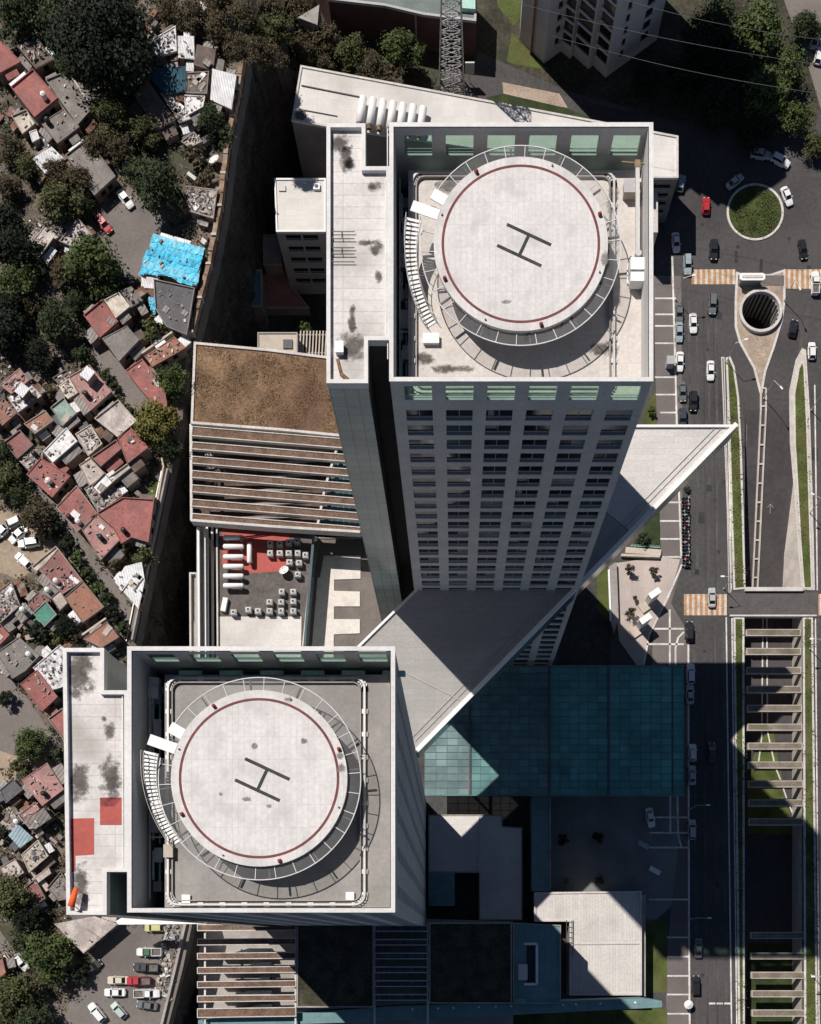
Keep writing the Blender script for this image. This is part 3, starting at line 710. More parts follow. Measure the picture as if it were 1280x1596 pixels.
    pts = [(cx + rb * math.cos(2 * math.pi * q / n_), cy + rb * math.sin(2 * math.pi * q / n_), zp - .3) for q in range(n_ + 1)]
    for q in range(n_):
        if not gap(q): a.bar(pts[q], pts[q + 1], .1, .1)
    for q in range(30):
        t_ = 2 * math.pi * q / 30 + .06
        if math.radians(148) < t_ < math.radians(168): continue
        a.bar((cx + 9.3 * math.cos(t_), cy + 9.3 * math.sin(t_), zp - .45), (cx + rb * math.cos(t_), cy + rb * math.sin(t_), zp - .3), .075, .075)
    a.build('net_frame', K['net_steel'], pad)
    for t_ in (20, 122, 205, 284, 68, 340, 160, 245):
        c_, s_ = math.cos(math.radians(t_)), math.sin(math.radians(t_)); big = t_ in (20, 122, 205, 284)
        a = MB(); q = .17 if big else .08; a.box((cx + 9.0 * c_, cy + 9.0 * s_, zp + q), (2 * q, 2 * q, 2 * q), math.radians(t_))
        if big: a.cyl((cx + 9.0 * c_, cy + 9.0 * s_), zp + 2 * q, zp + 2 * q + .12, .12, 8)
        a.build('edge_lamp', K['lamp_red'] if big else K['dark_steel'], pad)
    # stair curling round the west side
    st = MB(); steps = 27; side = [[], []]
    for q in range(steps):
        f = q / (steps - 1); t_ = math.radians(167 + 48 * f); r0_, r1_ = 11.0 + .25 * math.sin(f * 3.1), 12.6 - .35 * f; zq = zp - .2 - 3.9 * f
        c_, s_ = math.cos(t_), math.sin(t_)
        mid = (r0_ + r1_) / 2
        st.box((cx + mid * c_, cy + mid * s_, zq), (r1_ - r0_, .27 if abs(q - 14) > 1 else .55, .06), t_)
        for i_, rr_ in enumerate((r0_, r1_)): side[i_].append((cx + rr_ * c_, cy + rr_ * s_, zq))
    t_ = math.radians(160.5); c_, s_ = math.cos(t_), math.sin(t_)
    st.box((cx + 10.85 * c_, cy + 10.85 * s_, zp - .05), (3.1, 1.15, .1), t_); st.build('stair', K['white_paint'], pad)
    for p in side:
        a = MB(); a.path([(x, y, z - .05) for x, y, z in p], .08, .3); a.path([(x, y, z + 1) for x, y, z in p], .06, .06)
        for x, y, z in p[::4]: a.bar((x, y, z), (x, y, z + 1), .05, .05)
        a.build('stair_rail', K['steel'], pad)
    t_ = math.radians(150); a = MB(); a.box((cx + 10.1 * math.cos(t_), cy + 10.1 * math.sin(t_), zp - .1), (1.7, 1.2, .12), t_); a.build('fire_hatch', K['white_paint'], pad)
    return T, (x0, y0, x1, y1, zt, zr, dk)

TA, GA = tower('office_tower', 'grey tower in full sun whose south front of windows runs down to the triangular roof', 124.8, (608, 193, 1017, 594),
               [(510, 194), (569, 194), (569, 261), (607.4, 261), (607.4, 530), (573, 530), (573, 597), (510, 597)],
               [[(571, 199), (607.2, 199), (607.2, 206), (571, 206)]] * 0, (812, 380), 'deck_pale', 25, 11, False)
TB, GB = tower('office_tower', 'tower with grey roof deck and red patches on its side wing roof', 126.2, (200, 1009, 615, 1421),
               [(99, 1011), (162, 1011), (162, 1077), (199.4, 1077), (199.4, 1358), (166, 1358), (166, 1425), (105, 1425)], [], (404, 1213), 'deck_grey', 38, 12, True)
# things on the towers' roofs
def wpart(par, name, m, fn):
    s = MB(); fn(s); return s.build(name, m, par)
zA, zrA = GA[4], GA[5]; zB, zrB = GB[4], GB[5]; zwA, zwB = zA - .48, zB - .48
def crane(label, px, py, z, rz, arm, tz):
    t = thing('maintenance_crane', label, 'crane', P(px, py, z), 'facade cleaning cranes on the tower roofs')
    x, y, _ = P(px, py, z)
    MB().box((x, y, tz + 1.2), (1.7, 1.3, 1.8)).box((x, y - rz * 1.25, tz + 1.1), (1.6, 1.05, 1.5)).box((x, y, tz + .15), (1.9, 2.2, .25)).build('cabin', K['white_paint'], t)
    d = rz
    MB().bar((x, y + .8 * d, tz + 1.7), (x - .1, y + arm * d, tz + 2.0), .42, .42).cyl((x, y + 1.1 * d), tz, tz + 2.2, .35, 10).build('arm', K['steel'], t)
    e = (x - .1, y + arm * d, tz + 2.0)
    MB().bar((e[0] - 1.7, e[1] + .3, e[2]), (e[0] + 1.7, e[1] - .05, e[2] + .1), .12, .16).box(e, (.6, .8, .5)).build('jib', K['jib_a'] if d > 0 else K['jib_b'], t)
    a = MB()
    for q in range(8): a.box((x + .9 - q % 4 * .5, y + (1.0 + .4 * (q // 4)) * d, tz + .5 + .2 * (q % 3)), (.22, .3, .35), q)
    a.build('winch', K['dark_steel'], t)
    return t
K['jib_a'] = M('jib_a', (.24, .17, .11)); K['jib_b'] = M('jib_b', (.55, .45, .12))
crane('white facade crane beside the helipad of the tower with the pale deck', 995, 411, zrA + 2, 1, 10.8, zrA)
crane('white facade crane with yellow jib on the tower with the grey deck', 221, 1068, zrB + 2, -1, 10.8, zrB - 3.5)
def roofbox(label, nm, cat, px, py, z, sx, sy, hh, m, lid=None):
    t = thing(nm, label, cat, P(px, py, z)); x, y, _ = P(px, py, z)
    MB().box((x, y, z + hh / 2), (sx, sy, hh)).build('casing', m, t); MB().box((x, y, z + hh + .04), (sx + .12, sy + .12, .08)).build('lid', lid or m, t)
    return t
roofbox('low white roof hatch near the foot of the curved stair', 'roof_hatch', 'hatch', 672, 531, zrA, 1.7, 1.0, .5, K['white_paint'])
roofbox('small beige roof cabinet east of the helipad in front of the crane arm', 'roof_cabinet', 'cabinet', 981, 303, zrA, 1.5, 1.3, 1.3, K['beige_wall'], K['trim'])
roofbox('small white vent box on the side wing near the recessed shaft', 'vent_box', 'vent', 530, 546, zwA, .8, 1.1, .7, K['white_paint'])
roofbox('pale cabinet at the foot of the stair on the grey deck', 'roof_cabinet', 'cabinet', 265, 1327, zrB, .9, 1.3, .7, K['beige_wall'])
roofbox('square skylight at the south west end of the grey deck', 'roof_hatch', 'hatch', 291, 1401, zrB, .8, .8, .25, K['white_paint'], K['white_paint'])
roofbox('square skylight at the south east end of the grey deck', 'roof_hatch', 'hatch', 546, 1397, zrB, .8, .8, .25, K['white_paint'], K['white_paint'])
a = MB()
for yy in (361, 372, 386, 396, 408): a.bar(P(513, yy, zwA + .3), P(553, yy, zwA + .3), .07, .07)
for xx in (518, 533):
    for yy in (361, 386): a.bar(P(xx, yy, zwA + .05), P(xx, yy + 11, zwA + .3), .06, .06)
tag(a.build('pipe_frame', K['dark_steel']), 'thin dark pipe frames lying across the white wing roof', 'pipes')
a = MB(); a.bar(P(526, 560, zwA + .12), P(531, 580, zwA + .12), .3, .16); a.bar(P(531, 582, zwA + .15), P(543, 592, zwA + .3), .35, .18)
tag(a.build('plank_scraps', K['rust']), 'rusty planks left at the south end of the white wing roof', 'planks')
a = MB(); a.path([P(x, y, zwA + .25) for x, y in ((604, 277), (600, 282), (601, 290), (601, 528))], .12, .12); a.path([P(x, y, zwA + .2) for x, y in ((604, 200), (604.5, 560))], .1, .1)
tag(a.build('roof_pipe', K['steel']), 'long thin pipe along the east edge of the white wing roof', 'pipe')
a = MB(); a.path([P(x, y, zwB + .2) for x, y in ((195, 1080), (196, 1356))], .14, .14); a.path([P(x, y, zwB + .2) for x, y in ((191, 1080), (192, 1356))], .08, .12)
tag(a.build('roof_pipe', K['steel']), 'long pipe along the wing roof with the red patches', 'pipe')
# painted red patches, puddles of dirt and cracked screed on the wing of the lower tower
def patch(par, name, pts, z, m): return MB().sheet(PL(pts, z), z + .006).build(name, m, par)
K['dirt_film'] = M('dirt_film', (.12, .105, .095), var=.3, scale=.8, fine=3, fvar=.3)
def soft(m):                                       # worn away irregularly towards the rim of the puddle mark
    nt = m.node_tree; L = nt.links.new; tc = nt.nodes.new('ShaderNodeTexCoord'); vm = nt.nodes.new('ShaderNodeVectorMath'); vm.operation = 'DISTANCE'; vm.inputs[1].default_value = (.5, .5, 0)
    sp_ = nt.nodes.new('ShaderNodeSeparateXYZ'); cb_ = nt.nodes.new('ShaderNodeCombineXYZ'); L(tc.outputs['Generated'], sp_.inputs[0]); L(sp_.outputs[0], cb_.inputs[0]); L(sp_.outputs[1], cb_.inputs[1]); L(cb_.outputs[0], vm.inputs[0])
    g = nt.nodes.new('ShaderNodeNewGeometry'); n = nt.nodes.new('ShaderNodeTexNoise'); n.inputs['Scale'].default_value = 1.1; n.inputs['Detail'].default_value = 7; n.inputs['Roughness'].default_value = .7; L(g.outputs['Position'], n.inputs['Vector'])
    ad = nt.nodes.new('ShaderNodeMath'); ad.operation = 'MULTIPLY_ADD'; L(n.outputs['Fac'], ad.inputs[0]); ad.inputs[1].default_value = 1.1; L(vm.outputs['Value'], ad.inputs[2])
    mr = nt.nodes.new('ShaderNodeMapRange'); L(ad.outputs[0], mr.inputs[0]); mr.inputs[1].default_value = .72; mr.inputs[2].default_value = 1.0; mr.inputs[3].default_value = .88; mr.inputs[4].default_value = 0
    L(mr.outputs[0], nt.nodes['Principled BSDF'].inputs['Alpha'])
soft(K['dirt_film']); K['scuff'] = M('scuff', (.25, .235, .22), var=.3, scale=.8, fine=3, fvar=.3); soft(K['scuff'])
patch(TB, 'red_patch', [(156, 1243), (190, 1243), (190, 1286), (156, 1286)], zwB, K['red_paint'])
patch(TB, 'red_patch', [(106, 1276), (147, 1275), (147, 1332), (118, 1334), (118, 1358), (107, 1360)], zwB, K['red_paint'])
def blob(par, name, cx, cy, rx, ry, z, m, seed, n=22):
    q = random.Random(seed)
    pts = [(cx + 1.5 * rx * a_, cy + 1.5 * ry * b_) for a_, b_ in ((-1, -1), (1, -1), (1, 1), (-1, 1))]
    return patch(par, name, pts, z, m)
for i, (x, y, rx, ry) in enumerate(((124, 1048, 19, 34), (171, 1137, 7, 12), (174, 1215, 14, 28), (122, 1218, 15, 24), (128, 1378, 10, 30), (163, 1120, 4, 5))): blob(TB, 'dirt_patch', x, y, rx, ry, zwB, K['dirt_film'], i)
for i, (x, y, rx, ry) in enumerate(((531, 222, 13, 12), (540, 246, 8, 18), (546, 255, 7, 9), (582, 291, 9, 6), (575, 378, 14, 5), (586, 388, 10, 8), (590, 432, 5, 9), (549, 500, 5, 20), (548, 540, 18, 20))): blob(TA, 'dirt_patch', x, y, rx, ry, zwA, K['dirt_film'], 40 + i)
for i, (x, y, rx, ry) in enumerate(((397, 1163, 4, 4), (475, 1155, 5, 4), (384, 1245, 6, 3), (345, 1238, 3, 3), (530, 1178, 4, 5), (532, 1196, 5, 7), (419, 1257, 4, 3), (450, 1090, 6, 4))): blob(TB, 'scuff_mark', x, y, rx, ry, zB - .395, K['scuff'], 70 + i)
for i, (x, y, rx, ry) in enumerate(((943, 404, 5, 9), (790, 470, 7, 3))): blob(TA, 'scuff_mark', x, y, rx, ry, zA - .395, K['scuff'], 90 + i)
for i, (x, y, rx, ry) in enumerate(((700, 290, 16, 10), (940, 545, 18, 10), (955, 310, 8, 20), (660, 560, 14, 8), (700, 575, 30, 5))): blob(TA, 'dirt_patch', x, y, rx, ry, zrA, K['dirt_film'], 110 + i)
ws = thing('windsock', 'orange windsock on a short mast at the wing roof corner', 'windsock', P(107, 1418, zwB))
p = P(111, 1413, zwB + 1.5); a = MB().cyl(p, zwB, zwB + 1.6, .06, 8); a.build('mast', K['steel'], ws)
a = MB(); q = P(119, 1384, zwB + 1.2); a.tube([(p[0], p[1], zwB + 1.5), (p[0] + (q[0] - p[0]) * .5, p[1] + (q[1] - p[1]) * .5, zwB + 1.4), q], .3, 12, radii=[.38, .34, .24]); K['orange'] = M('orange', (.80, .13, .03), var=.1)
a.build('sleeve', K['orange'], ws, smooth=True)
# ------------------------------------------------------------------ the triangular roof
zs = 56.3
sl = thing('link_roof', 'huge pale triangular roof wedge that ties the two towers together', 'roof', P(800, 900, zs))
poly = [(1150, 663), (640, 663), (640, 700), (668, 899), (615, 952), (565, 1000), (386, 1175), (652, 1171)]
poly = [(1150, 663), (790, 663), (668, 899), (615, 953), (565, 1001), (386, 1176), (652, 1172)]
sp = PL(poly, zs)
a = MB().prism(sp, zs - 5.5, zs - .3, bottom=True); b_ = a.build('glass_sides', K['slab_glass'], sl)
d_ = Vector((.70, -.715)); n_s = PL([(930, 663), (1090, 728)], zs)                       # the paler roof skin covers the outer wing only
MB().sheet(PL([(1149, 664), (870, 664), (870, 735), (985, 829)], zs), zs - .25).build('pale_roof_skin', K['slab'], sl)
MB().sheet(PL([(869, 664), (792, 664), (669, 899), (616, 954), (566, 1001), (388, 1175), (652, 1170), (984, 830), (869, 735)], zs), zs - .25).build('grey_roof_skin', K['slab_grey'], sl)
a = MB(); e = [Vector(q) for q in sp]
def coping(pa, pb, wd, z0, z1, inn):
    pa, pb = Vector(pa), Vector(pb); d = (pb - pa).normalized(); n = Vector((-d.y, d.x))
    if n.dot(Vector(centroid(sp)) - pa) < 0: n = -n
    a.prism([tuple(pa - n * .05), tuple(pb - n * .05), tuple(pb + n * wd), tuple(pa + n * wd)], z0, z1)
coping(sp[0], sp[6], .7, zs - .35, zs + .25, 1); coping(sp[0], sp[1], .35, zs - .35, zs + .2, 1); coping(sp[2], sp[5], .35, zs - .35, zs + .15, 1)
a.build('coping', K['white_paint'], sl)
a = MB()
for u in (.7, 1.5):
    d = (e[6] - e[0]).normalized(); n = Vector((-d.y, d.x)); n = n if n.dot(Vector(centroid(sp)) - e[0]) > 0 else -n
    a.bar((*(e[0] + d * 2 + n * (u + 1)), zs - .15), (*(e[6] - d * 1 + n * (u + 1)), zs - .15), .1, .1)
a.bar(P(614, 1040, zs - .15), P(722, 1093, zs - .15), .15, .12)
a.build('roof_cable', K['trim'], sl)
# ------------------------------------------------------------------ low buildings round the towers
def bld(nm, label, cat, pts, z, z0, roofm, wallm, coping=.35, cm='white_paint', group=None, up=.25):
    p = PL(pts, z); c = centroid(p); t = thing(nm, label, cat, (c[0], c[1], z0), group)
    MB().prism(p, z0, z - .05, top=False).build('wall', wallm, t)
    MB().prism(inset(p, .02), z - .3, z).build('roof', roofm, t)
    if coping: MB().ring(inset(p, -.04), coping, z - .35, z + up).build('coping', K[cm], t)
    return t, p
K['grey_wall'] = M('grey_wall', (.30, .28, .27), var=.12, scale=.2, seam=(4, 3.5, .03, .85, 0, (math.pi / 2, 0, 0)))
K['brown_wall'] = M('brown_wall', (.20, .175, .155), var=.2, scale=.2)
def wall_windows(par, a, b, z, rows, cols, w_, h_, pitch, m, margin=1.2):
    """rows of recessed looking dark windows with sills on the wall from a to b (outside on the right hand side of a->b)"""
    a, b = Vector(a), Vector(b); d = (b - a).normalized(); n = Vector((d.y, -d.x)); L = (b - a).length
    for r_ in range(rows):
        for c_ in range(cols):
            u = margin + (L - 2 * margin) * (c_ + .5) / cols; q = a + d * u; zz = z - .9 - r_ * pitch
            f = MB(); x, y = q + n * .02
            rz = math.atan2(d.y, d.x)
            f.box((x, y, zz - h_ / 2), (w_, .08, h_), rz, 0); f.box((x, y, zz - h_ * .7), (w_, .2, .1), rz, 1); f.box((x, y, zz - h_ - .06), (w_ + .2, .3, .12), rz, 1)
            f.build('window', [m, K['trim']], par)
zN = 14.0
nb, p = bld('podium_building', 'long low white roofed building in the north with a row of white ducts on top', 'building',
            [(469, 103), (1057, 213), (1057, 278), (1013, 278), (1013, 290), (800, 240), (507, 198), (455, 188)], zN, ZG, K['white_roof'], K['brown_wall'], .4, 'white_kerb')
wall_windows(nb, P2(1013, 279, zN), P2(1056, 279, zN), zN - 1, 4, 1, 3.6, 1.1, 2.6, K['dark_glass'])
MB().box((*P2(1019, 327, 10), 5), (1.8, 9.6, 10)).build('side_ledge', K['white_kerb'], nb)
a = MB()
for x, y in ((455 + 14, 180), ): a.cyl(P(x, y, zN), zN, zN + .5, 1.1, 12)
a.bar(P(470, 133, zN + .15), P(566, 152, zN + .15), .18, .18); a.bar(P(472, 171, zN + .15), P(526, 181, zN + .15), .12, .12); a.bar(P(476, 171, zN + .15), P(472, 186, zN + .15), .12, .12)
a.build('roof_pipe', K['dark_steel'], nb)
d0 = None
for k in range(7):
    px, py = 561.5 + k * 15.5, 152 + k * 2.6
    a, b = P(px + 5, py, zN + 1.5), P(px - 1, py + 40, zN + 1.5)
    if d0 is None:
        d0 = thing('roof_duct', 'white round duct in the parallel row of seven on the north roof', 'duct', P(px, py + 20, zN), 'white ducts on the north roof'); b0 = P(px, py + 20, zN)
        MB().tube([a, b], .78, 12).build('shell', K['white_paint'], d0, smooth=True)
        MB().box((a[0] - .2, a[1] - 1, zN + .4), (1.2, .5, .8)).box((b[0] + .2, b[1] + 1, zN + .4), (1.2, .5, .8)).build('foot', K['steel'], d0)
        MB().tube([(b[0], b[1] + .02, b[2]), (b[0] - .1, b[1] - .8, b[2] - .1)], .5, 10).build('mouth', K['rust'], d0)
    else: dup(d0, P(px, py + 20, zN), 0)
an, p = bld('annex_building', 'narrow annex with a pale flat roof above two columns of dark windows', 'building', [(428, 279), (508, 279), (508, 362), (431, 362)], 10, ZG, K['white_roof'], K['grey_wall'], .35)
wall_windows(an, p[0] if p[0][1] < p[2][1] else p[3], p[1] if p[1][1] < p[2][1] else p[2], 10, 5, 2, 3.4, 1.5, 3.9, K['dark_glass'], .8) if False else wall_windows(an, P2(431, 362, 10), P2(508, 362, 10), 10, 5, 2, 3.2, 1.6, 3.8, K['dark_glass'], 1.6)
vb = thing('roof_vent', 'small white vent with a round opening on the annex roof', 'vent', P(494, 293, 10)); q = P(494, 293, 10)
MB().box((q[0], q[1], 10.3), (1.4, 1.2, .6)).build('casing', K['white_paint'], vb); MB().cyl(q, 10.6, 10.66, .4, 12).build('opening', K['dark_steel'], vb)
tag(MB().bar(P(435, 298, 10.1), P(446, 298, 10.1), .12, .12).bar(P(445.5, 298, 10.1), P(445.5, 290, 10.1), .12, .12).build('roof_pipe', K['dark_steel']), 'short bent pipe on the annex roof', 'pipe')
# little roofs at the bottom of the pit
def pitb(nm, label, pts, z, m, **k): return bld(nm, label, 'building', pts, z, ZG, m, K['brown_wall'], .25, 'concrete', **k)
K['tile_red'] = M('tile_red', (.36, .15, .115), var=.15, scale=.5, seam=(.5, .5, .05, .75), fvar=.2)
K['blue_roof'] = M('blue_roof', (.10, .22, .28), var=.2, scale=.4, seam=(1, 3, .04, .8))
pitb('courtyard_building', 'terracotta tiled courtyard roof partly in sun below the annex', [(408, 414), (446, 414), (450, 440), (482, 480), (409, 480)], -9, K['tile_red'])
pitb('shed', 'blue roofed shed at the bottom of the dark pit', [(378, 421), (408, 421), (408, 478), (376, 478)], -3, K['blue_roof'])
pitb('shed', 'grey roofed shed against the west side of the annex', [(410, 366), (434, 366), (440, 412), (411, 412)], -5, K['concrete'])
cb = pitb('plant_room', 'cream plant room with a louvred hatch next to the wooden trellis', [(402, 519), (464, 519), (464, 560), (402, 560)], 8, K['beige_wall'])
q = P(449, 537, 8); MB().box((q[0], q[1], 8.15), (2, 1.9, .3)).build('roof_hatch', K['dark_steel'], cb[0])
tr = thing('trellis', 'pale timber trellis of parallel slats beside the cream plant room', 'trellis', P(488, 530, 5))
for k in range(9): MB().bar(P(469 + k * 5, 516, 5), P(467 + k * 5, 556, 5), .28, .3).build('slat', K['beige_wall'], tr)
MB().bar(P(466, 522, 4.7), P(512, 522, 4.7), .25, .25).bar(P(466, 550, 4.7), P(512, 550, 4.7), .25, .25).box((*P2(470, 536, 4), -4), (.3, .3, 17)).box((*P2(505, 536, 4), -4), (.3, .3, 17)).build('support', K['concrete'], tr)
# podium with the dry garden roof and its planter beams
gb, p = bld('garden_building', 'podium block with a dry brown grass roof', 'building', [(303, 534), (420, 545), (507, 556), (620, 570), (620, 700), (530, 681), (440, 672), (298, 661)], ZP, ZG, K['dry_grass'], K['concrete'], .5, 'white_kerb', up=.3)
def planters(label_pre, rows_px, grp, soil, label):
    """rows_px: (left x, left y, right x, right y); each a long shallow trough"""
    for (xa, ya, xb, yb, wd) in rows_px:
        a, b = Vector(P2(xa, ya, ZP)), Vector(P2(xb, yb, ZP)); d = (b - a).normalized(); n = Vector((-d.y, d.x)) * wd / 2
        q = [tuple(a - n), tuple(b - n), tuple(b + n), tuple(a + n)]
        t = thing('planter_beam', label, 'planter', (*((a + b) / 2), ZP - .8), grp)
        s = MB().ring(q, .17, ZP - .9, ZP + .12); s.prism(inset(q, .1), ZP - .9, ZP - .85); s.build('trough', K['white_kerb'], t)
        MB().prism(inset(q, .17), ZP - .8, ZP - .05).build('planting', soil, t)
rows = [(299, 672 + k * 22.3, 545 + k * 3.4, 692 + k * 22.6, 1.55 if k else 2.0) for k in range(7)]
planters('', rows, 'planter beams south of the dry grass roof', K['planter_soil'], 'long white edged planter beam south of the dry grass roof')
pf = thing('pergola_frame', 'pale frame that carries the planter beams beside the dry garden roof', 'frame', P(300, 740, ZP))
MB().path([P(298, 662, ZP - .95), P(299, 812, ZP - .95)], .5, .7).build('edge_beam', K['white_kerb'], pf); MB().path([P(531, 681, ZP - .95), P(507, 760, ZP - .95), P(493, 832, ZP - .95)], .45, .7).build('edge_beam', K['white_kerb'], pf)
MB().path([P(300, 814, ZP - .2), P(430, 824, ZP - .2), P(562, 832, ZP - .2)], .5, 2.4).build('end_wall', K['white_kerb'], pf)
tag(MB().sheet(PL([(298, 655), (620, 690), (620, 840), (300, 812)], 12), 12).build('courtyard', K['rust'] if False else M('court_floor', (.12, .075, .06), var=.5, scale=.5, fine=1.5, fvar=.4)), kind='structure')
a = MB()
for k in range(7): a.bar(P(320, 690 + k * 20, 13.5), P(540, 670 + k * 22, 15), .5, .4)
tag(a.build('court_bench', K['concrete']), kind='structure')
a = MB(); q = PL([(531, 684), (620, 700), (620, 838), (494, 832)], ZP - 3)
tag(a.prism(q, ZP - 3.4, ZP - 3, bottom=True).build('glass_roof', M('atrium_glass', (.06, .10, .11), rough=.12, seam=(1.2, 1.5, .09, 2.6), spec=.6)), 'blue glass atrium roof between the planter beams and the tower', 'roof')
# machine yard
zy = 16.5
yb, p = bld('plant_yard', 'machine yard building with a red and grey roof full of cooling units', 'building', [(338, 812), (492, 828), (474, 1004), (470, 1100), (340, 1100)], zy, ZG, M('yard_floor', (.115, .10, .092), var=.25, scale=.3, fine=1.5, fvar=.2), K['concrete'], .3, 'white_kerb', up=.6)
patch(yb, 'red_floor', [(346, 815), (452, 828), (449, 890), (378, 894), (346, 880)], zy, K['red_paint'])
patch(yb, 'pale_floor', [(338, 961), (470, 961), (468, 1100), (338, 1100)], zy, K['white_roof'])
t0 = None
for k, y in enumerate((838, 852, 868, 883, 898, 913)):
    q = P(364, y, zy + 1.5)
    if t0 is None:
        t0 = thing('gas_tank', 'white cylindrical tank lying in the row of six in the machine yard', 'tank', (q[0], q[1], zy), 'white tanks in the machine yard')
        MB().tube([(q[0] - 2.1, q[1], q[2]), (q[0] - 1.9, q[1], q[2]), (q[0] + 1.9, q[1], q[2]), (q[0] + 2.15, q[1], q[2])], .5, 14, radii=[.3, .52, .52, .3]).build('shell', K['white_paint'], t0, smooth=True)
        for e_ in (-1.4, 1.4): MB().box((q[0] + e_, q[1], zy + .5), (.3, .9, 1)).build('foot', K['steel'], t0)
    else: dup(t0, (q[0], q[1], zy), 0)
q = P(389, 862, zy + 1.5); dup(t0, (q[0], q[1], zy), math.pi / 2, 'white cylindrical tank standing crosswise alone on the red floor')
u0 = None; K['unit'] = M('unit', (.40, .39, .38), var=.15, scale=.8)
for (x, y) in [(421, 847), (436, 847), (450, 845), (463, 843), (421, 862), (436, 862), (450, 862), (464, 862), (466, 877), (451, 876), (476, 865), (464, 895), (439, 922), (457, 922), (420, 938), (438, 938), (457, 937), (364, 954), (387, 950), (402, 952), (420, 952), (438, 952), (457, 952)]:
    q = P(x, y, zy + 1.4)
    if u0 is None:
        u0 = thing('cooling_unit', 'grey cooling unit with a round fan in the machine yard', 'cooling unit', (q[0], q[1], zy), 'cooling units in the machine yard')
        MB().box((q[0], q[1], zy + .7), (1.25, 1.15, 1.4)).build('casing', K['unit'], u0)
        MB().ring([(q[0] + .42 * math.cos(t / 14 * 6.283), q[1] + .42 * math.sin(t / 14 * 6.283)) for t in range(14)], .1, zy + 1.38, zy + 1.55).build('fan_guard', K['white_paint'], u0)
        MB().cyl(q, zy + 1.3, zy + 1.42, .34, 12).build('fan', K['dark_steel'], u0)
    else: dup(u0, (q[0], q[1], zy), R.choice((0, 0, math.pi / 2)))
K['dish'] = M('dish', (.72, .73, .71), var=.05, rough=.5)
def dish(label, px, py, z, r, az):
    q = P(px, py, z); t = thing('satellite_dish', label, 'satellite dish', (q[0], q[1], z))
    s = MB(); n = 24; rings = 6; ax = Vector((.55 * math.cos(az), .55 * math.sin(az), 1)).normalized(); up = Vector((0, 0, 1)); u = ax.cross(Vector((0, 1, 0))).normalized(); v = ax.cross(u)
    c0 = Vector((q[0], q[1], z + r * 1.0)); pts = []
    for a_ in range(rings + 1):
        for b_ in range(n):
            rr = r * a_ / rings; f = rr * rr / (2.6 * r); pts.append(tuple(c0 + ax * f + (u * math.cos(2 * math.pi * b_ / n) + v * math.sin(2 * math.pi * b_ / n)) * max(rr, .01)))
    s.v = pts
    for a_ in range(rings):
        for b_ in range(n): s.f.append((a_ * n + b_, a_ * n + (b_ + 1) % n, (a_ + 1) * n + (b_ + 1) % n, (a_ + 1) * n + b_)); s.m.append(0)
    s.build('reflector', K['dish'], t, smooth=True)
    tip = c0 + ax * r * .9
    MB().cyl(q, z, z + r, .12 * r, 8).bar(tuple(c0), (q[0], q[1], z + .3), .15 * r, .15 * r).build('mount', K['steel'], t)
    s = MB().box(tuple(tip), (.16 * r, .16 * r, .2 * r))
    for b_ in (0, 8, 16): s.bar(pts[rings * n + b_], tuple(tip), .04, .04)
    s.build('feed', K['dark_steel'], t)
dish('white satellite dish on the grey floor of the machine yard', 445, 893, zy, 1.05, 2.2)
tag(MB().bar(P(374, 838, zy + 2), P(455, 828, zy + 2), .25, .25).bar(P(374, 841, zy + 2), P(440, 832, zy + 2), .18, .18).build('fire_pipe', K['red_paint']), 'red fire pipes along the north wall of the machine yard', 'pipes')
tag(MB().box((*P2(351, 944, zy), zy + .5), (1, 2.8, 1), -.2).build('equipment_box', K['white_paint']), 'white slanted equipment case beside the small units of the machine yard', 'case')
# louvre walls west of the yard
lw = thing('louvre_wall', 'tall white ribbed wall of stacked horizontal fins along the machine yard', 'wall', P(325, 920, zy))
for k, (px, z) in enumerate(((309.5, ZP - 1.5), (319, ZP - 3), (323, ZP - 4.2), (331, ZP - 6))):
    MB().path([P(px, 822, z), P(px + 1, 1006, z), P(px + 1, 1100, z)], .42, .5).build('fin', K['white_paint'], lw)
MB().prism(PL([(306, 815), (312, 815), (312, 1100), (306, 1100)], ZP - 2), ZG, ZP - 2.2).build('wall', K['concrete'], lw)
bx = thing('side_terrace', 'narrow terrace with a white rim projecting towards the cliff', 'terrace', P(300, 940, 15)); q = PL([(295, 892), (308, 892), (308, 1100), (296, 1100)], 15)
MB().prism(q, ZG, 14).build('wall', K['concrete'], bx); MB().ring(q, .35, 13, 15).build('coping', K['white_kerb'], bx); MB().sheet(PL([(298, 966), (307, 966), (307, 1098), (298, 1098)], 15), 14.2).build('floor', K['concrete'], bx)
# terrace beside the tower
zt_ = 13.5
te, p = bld('terrace_building', 'low building with white roof strips beside the glass wing', 'building', [(497, 838), (640, 838), (640, 1100), (468, 1100), (474, 1004), (488, 900)], zt_, ZG, M('terrace_floor', (.17, .145, .13), var=.15, scale=.3, seam=(1.5, 1.5, .04, .8)), K['concrete'], .3, 'concrete')
K['white_slab'] = M('white_slab', (.68, .62, .57), var=.06, scale=.3, stain=.35, stain_scale=.3)
s = MB()
for q in ([(505, 866), (562, 866), (562, 902), (498, 904)], [(497, 920), (561, 922), (561, 945), (494, 945)], [(492, 965), (561, 965), (561, 987), (488, 990)], [(495, 900), (521, 900), (520, 1060), (482, 1060)]): s.prism(PL(q, zt_ + .2), zt_, zt_ + .2 + .01 * len(s.f) / 20)
s.build('roof_slab', K['white_slab'], te)
MB().bar(P(492, 833, 17), P(470, 1100, 17), .5, 5).build('glass_parapet', K['slab_glass'], te)
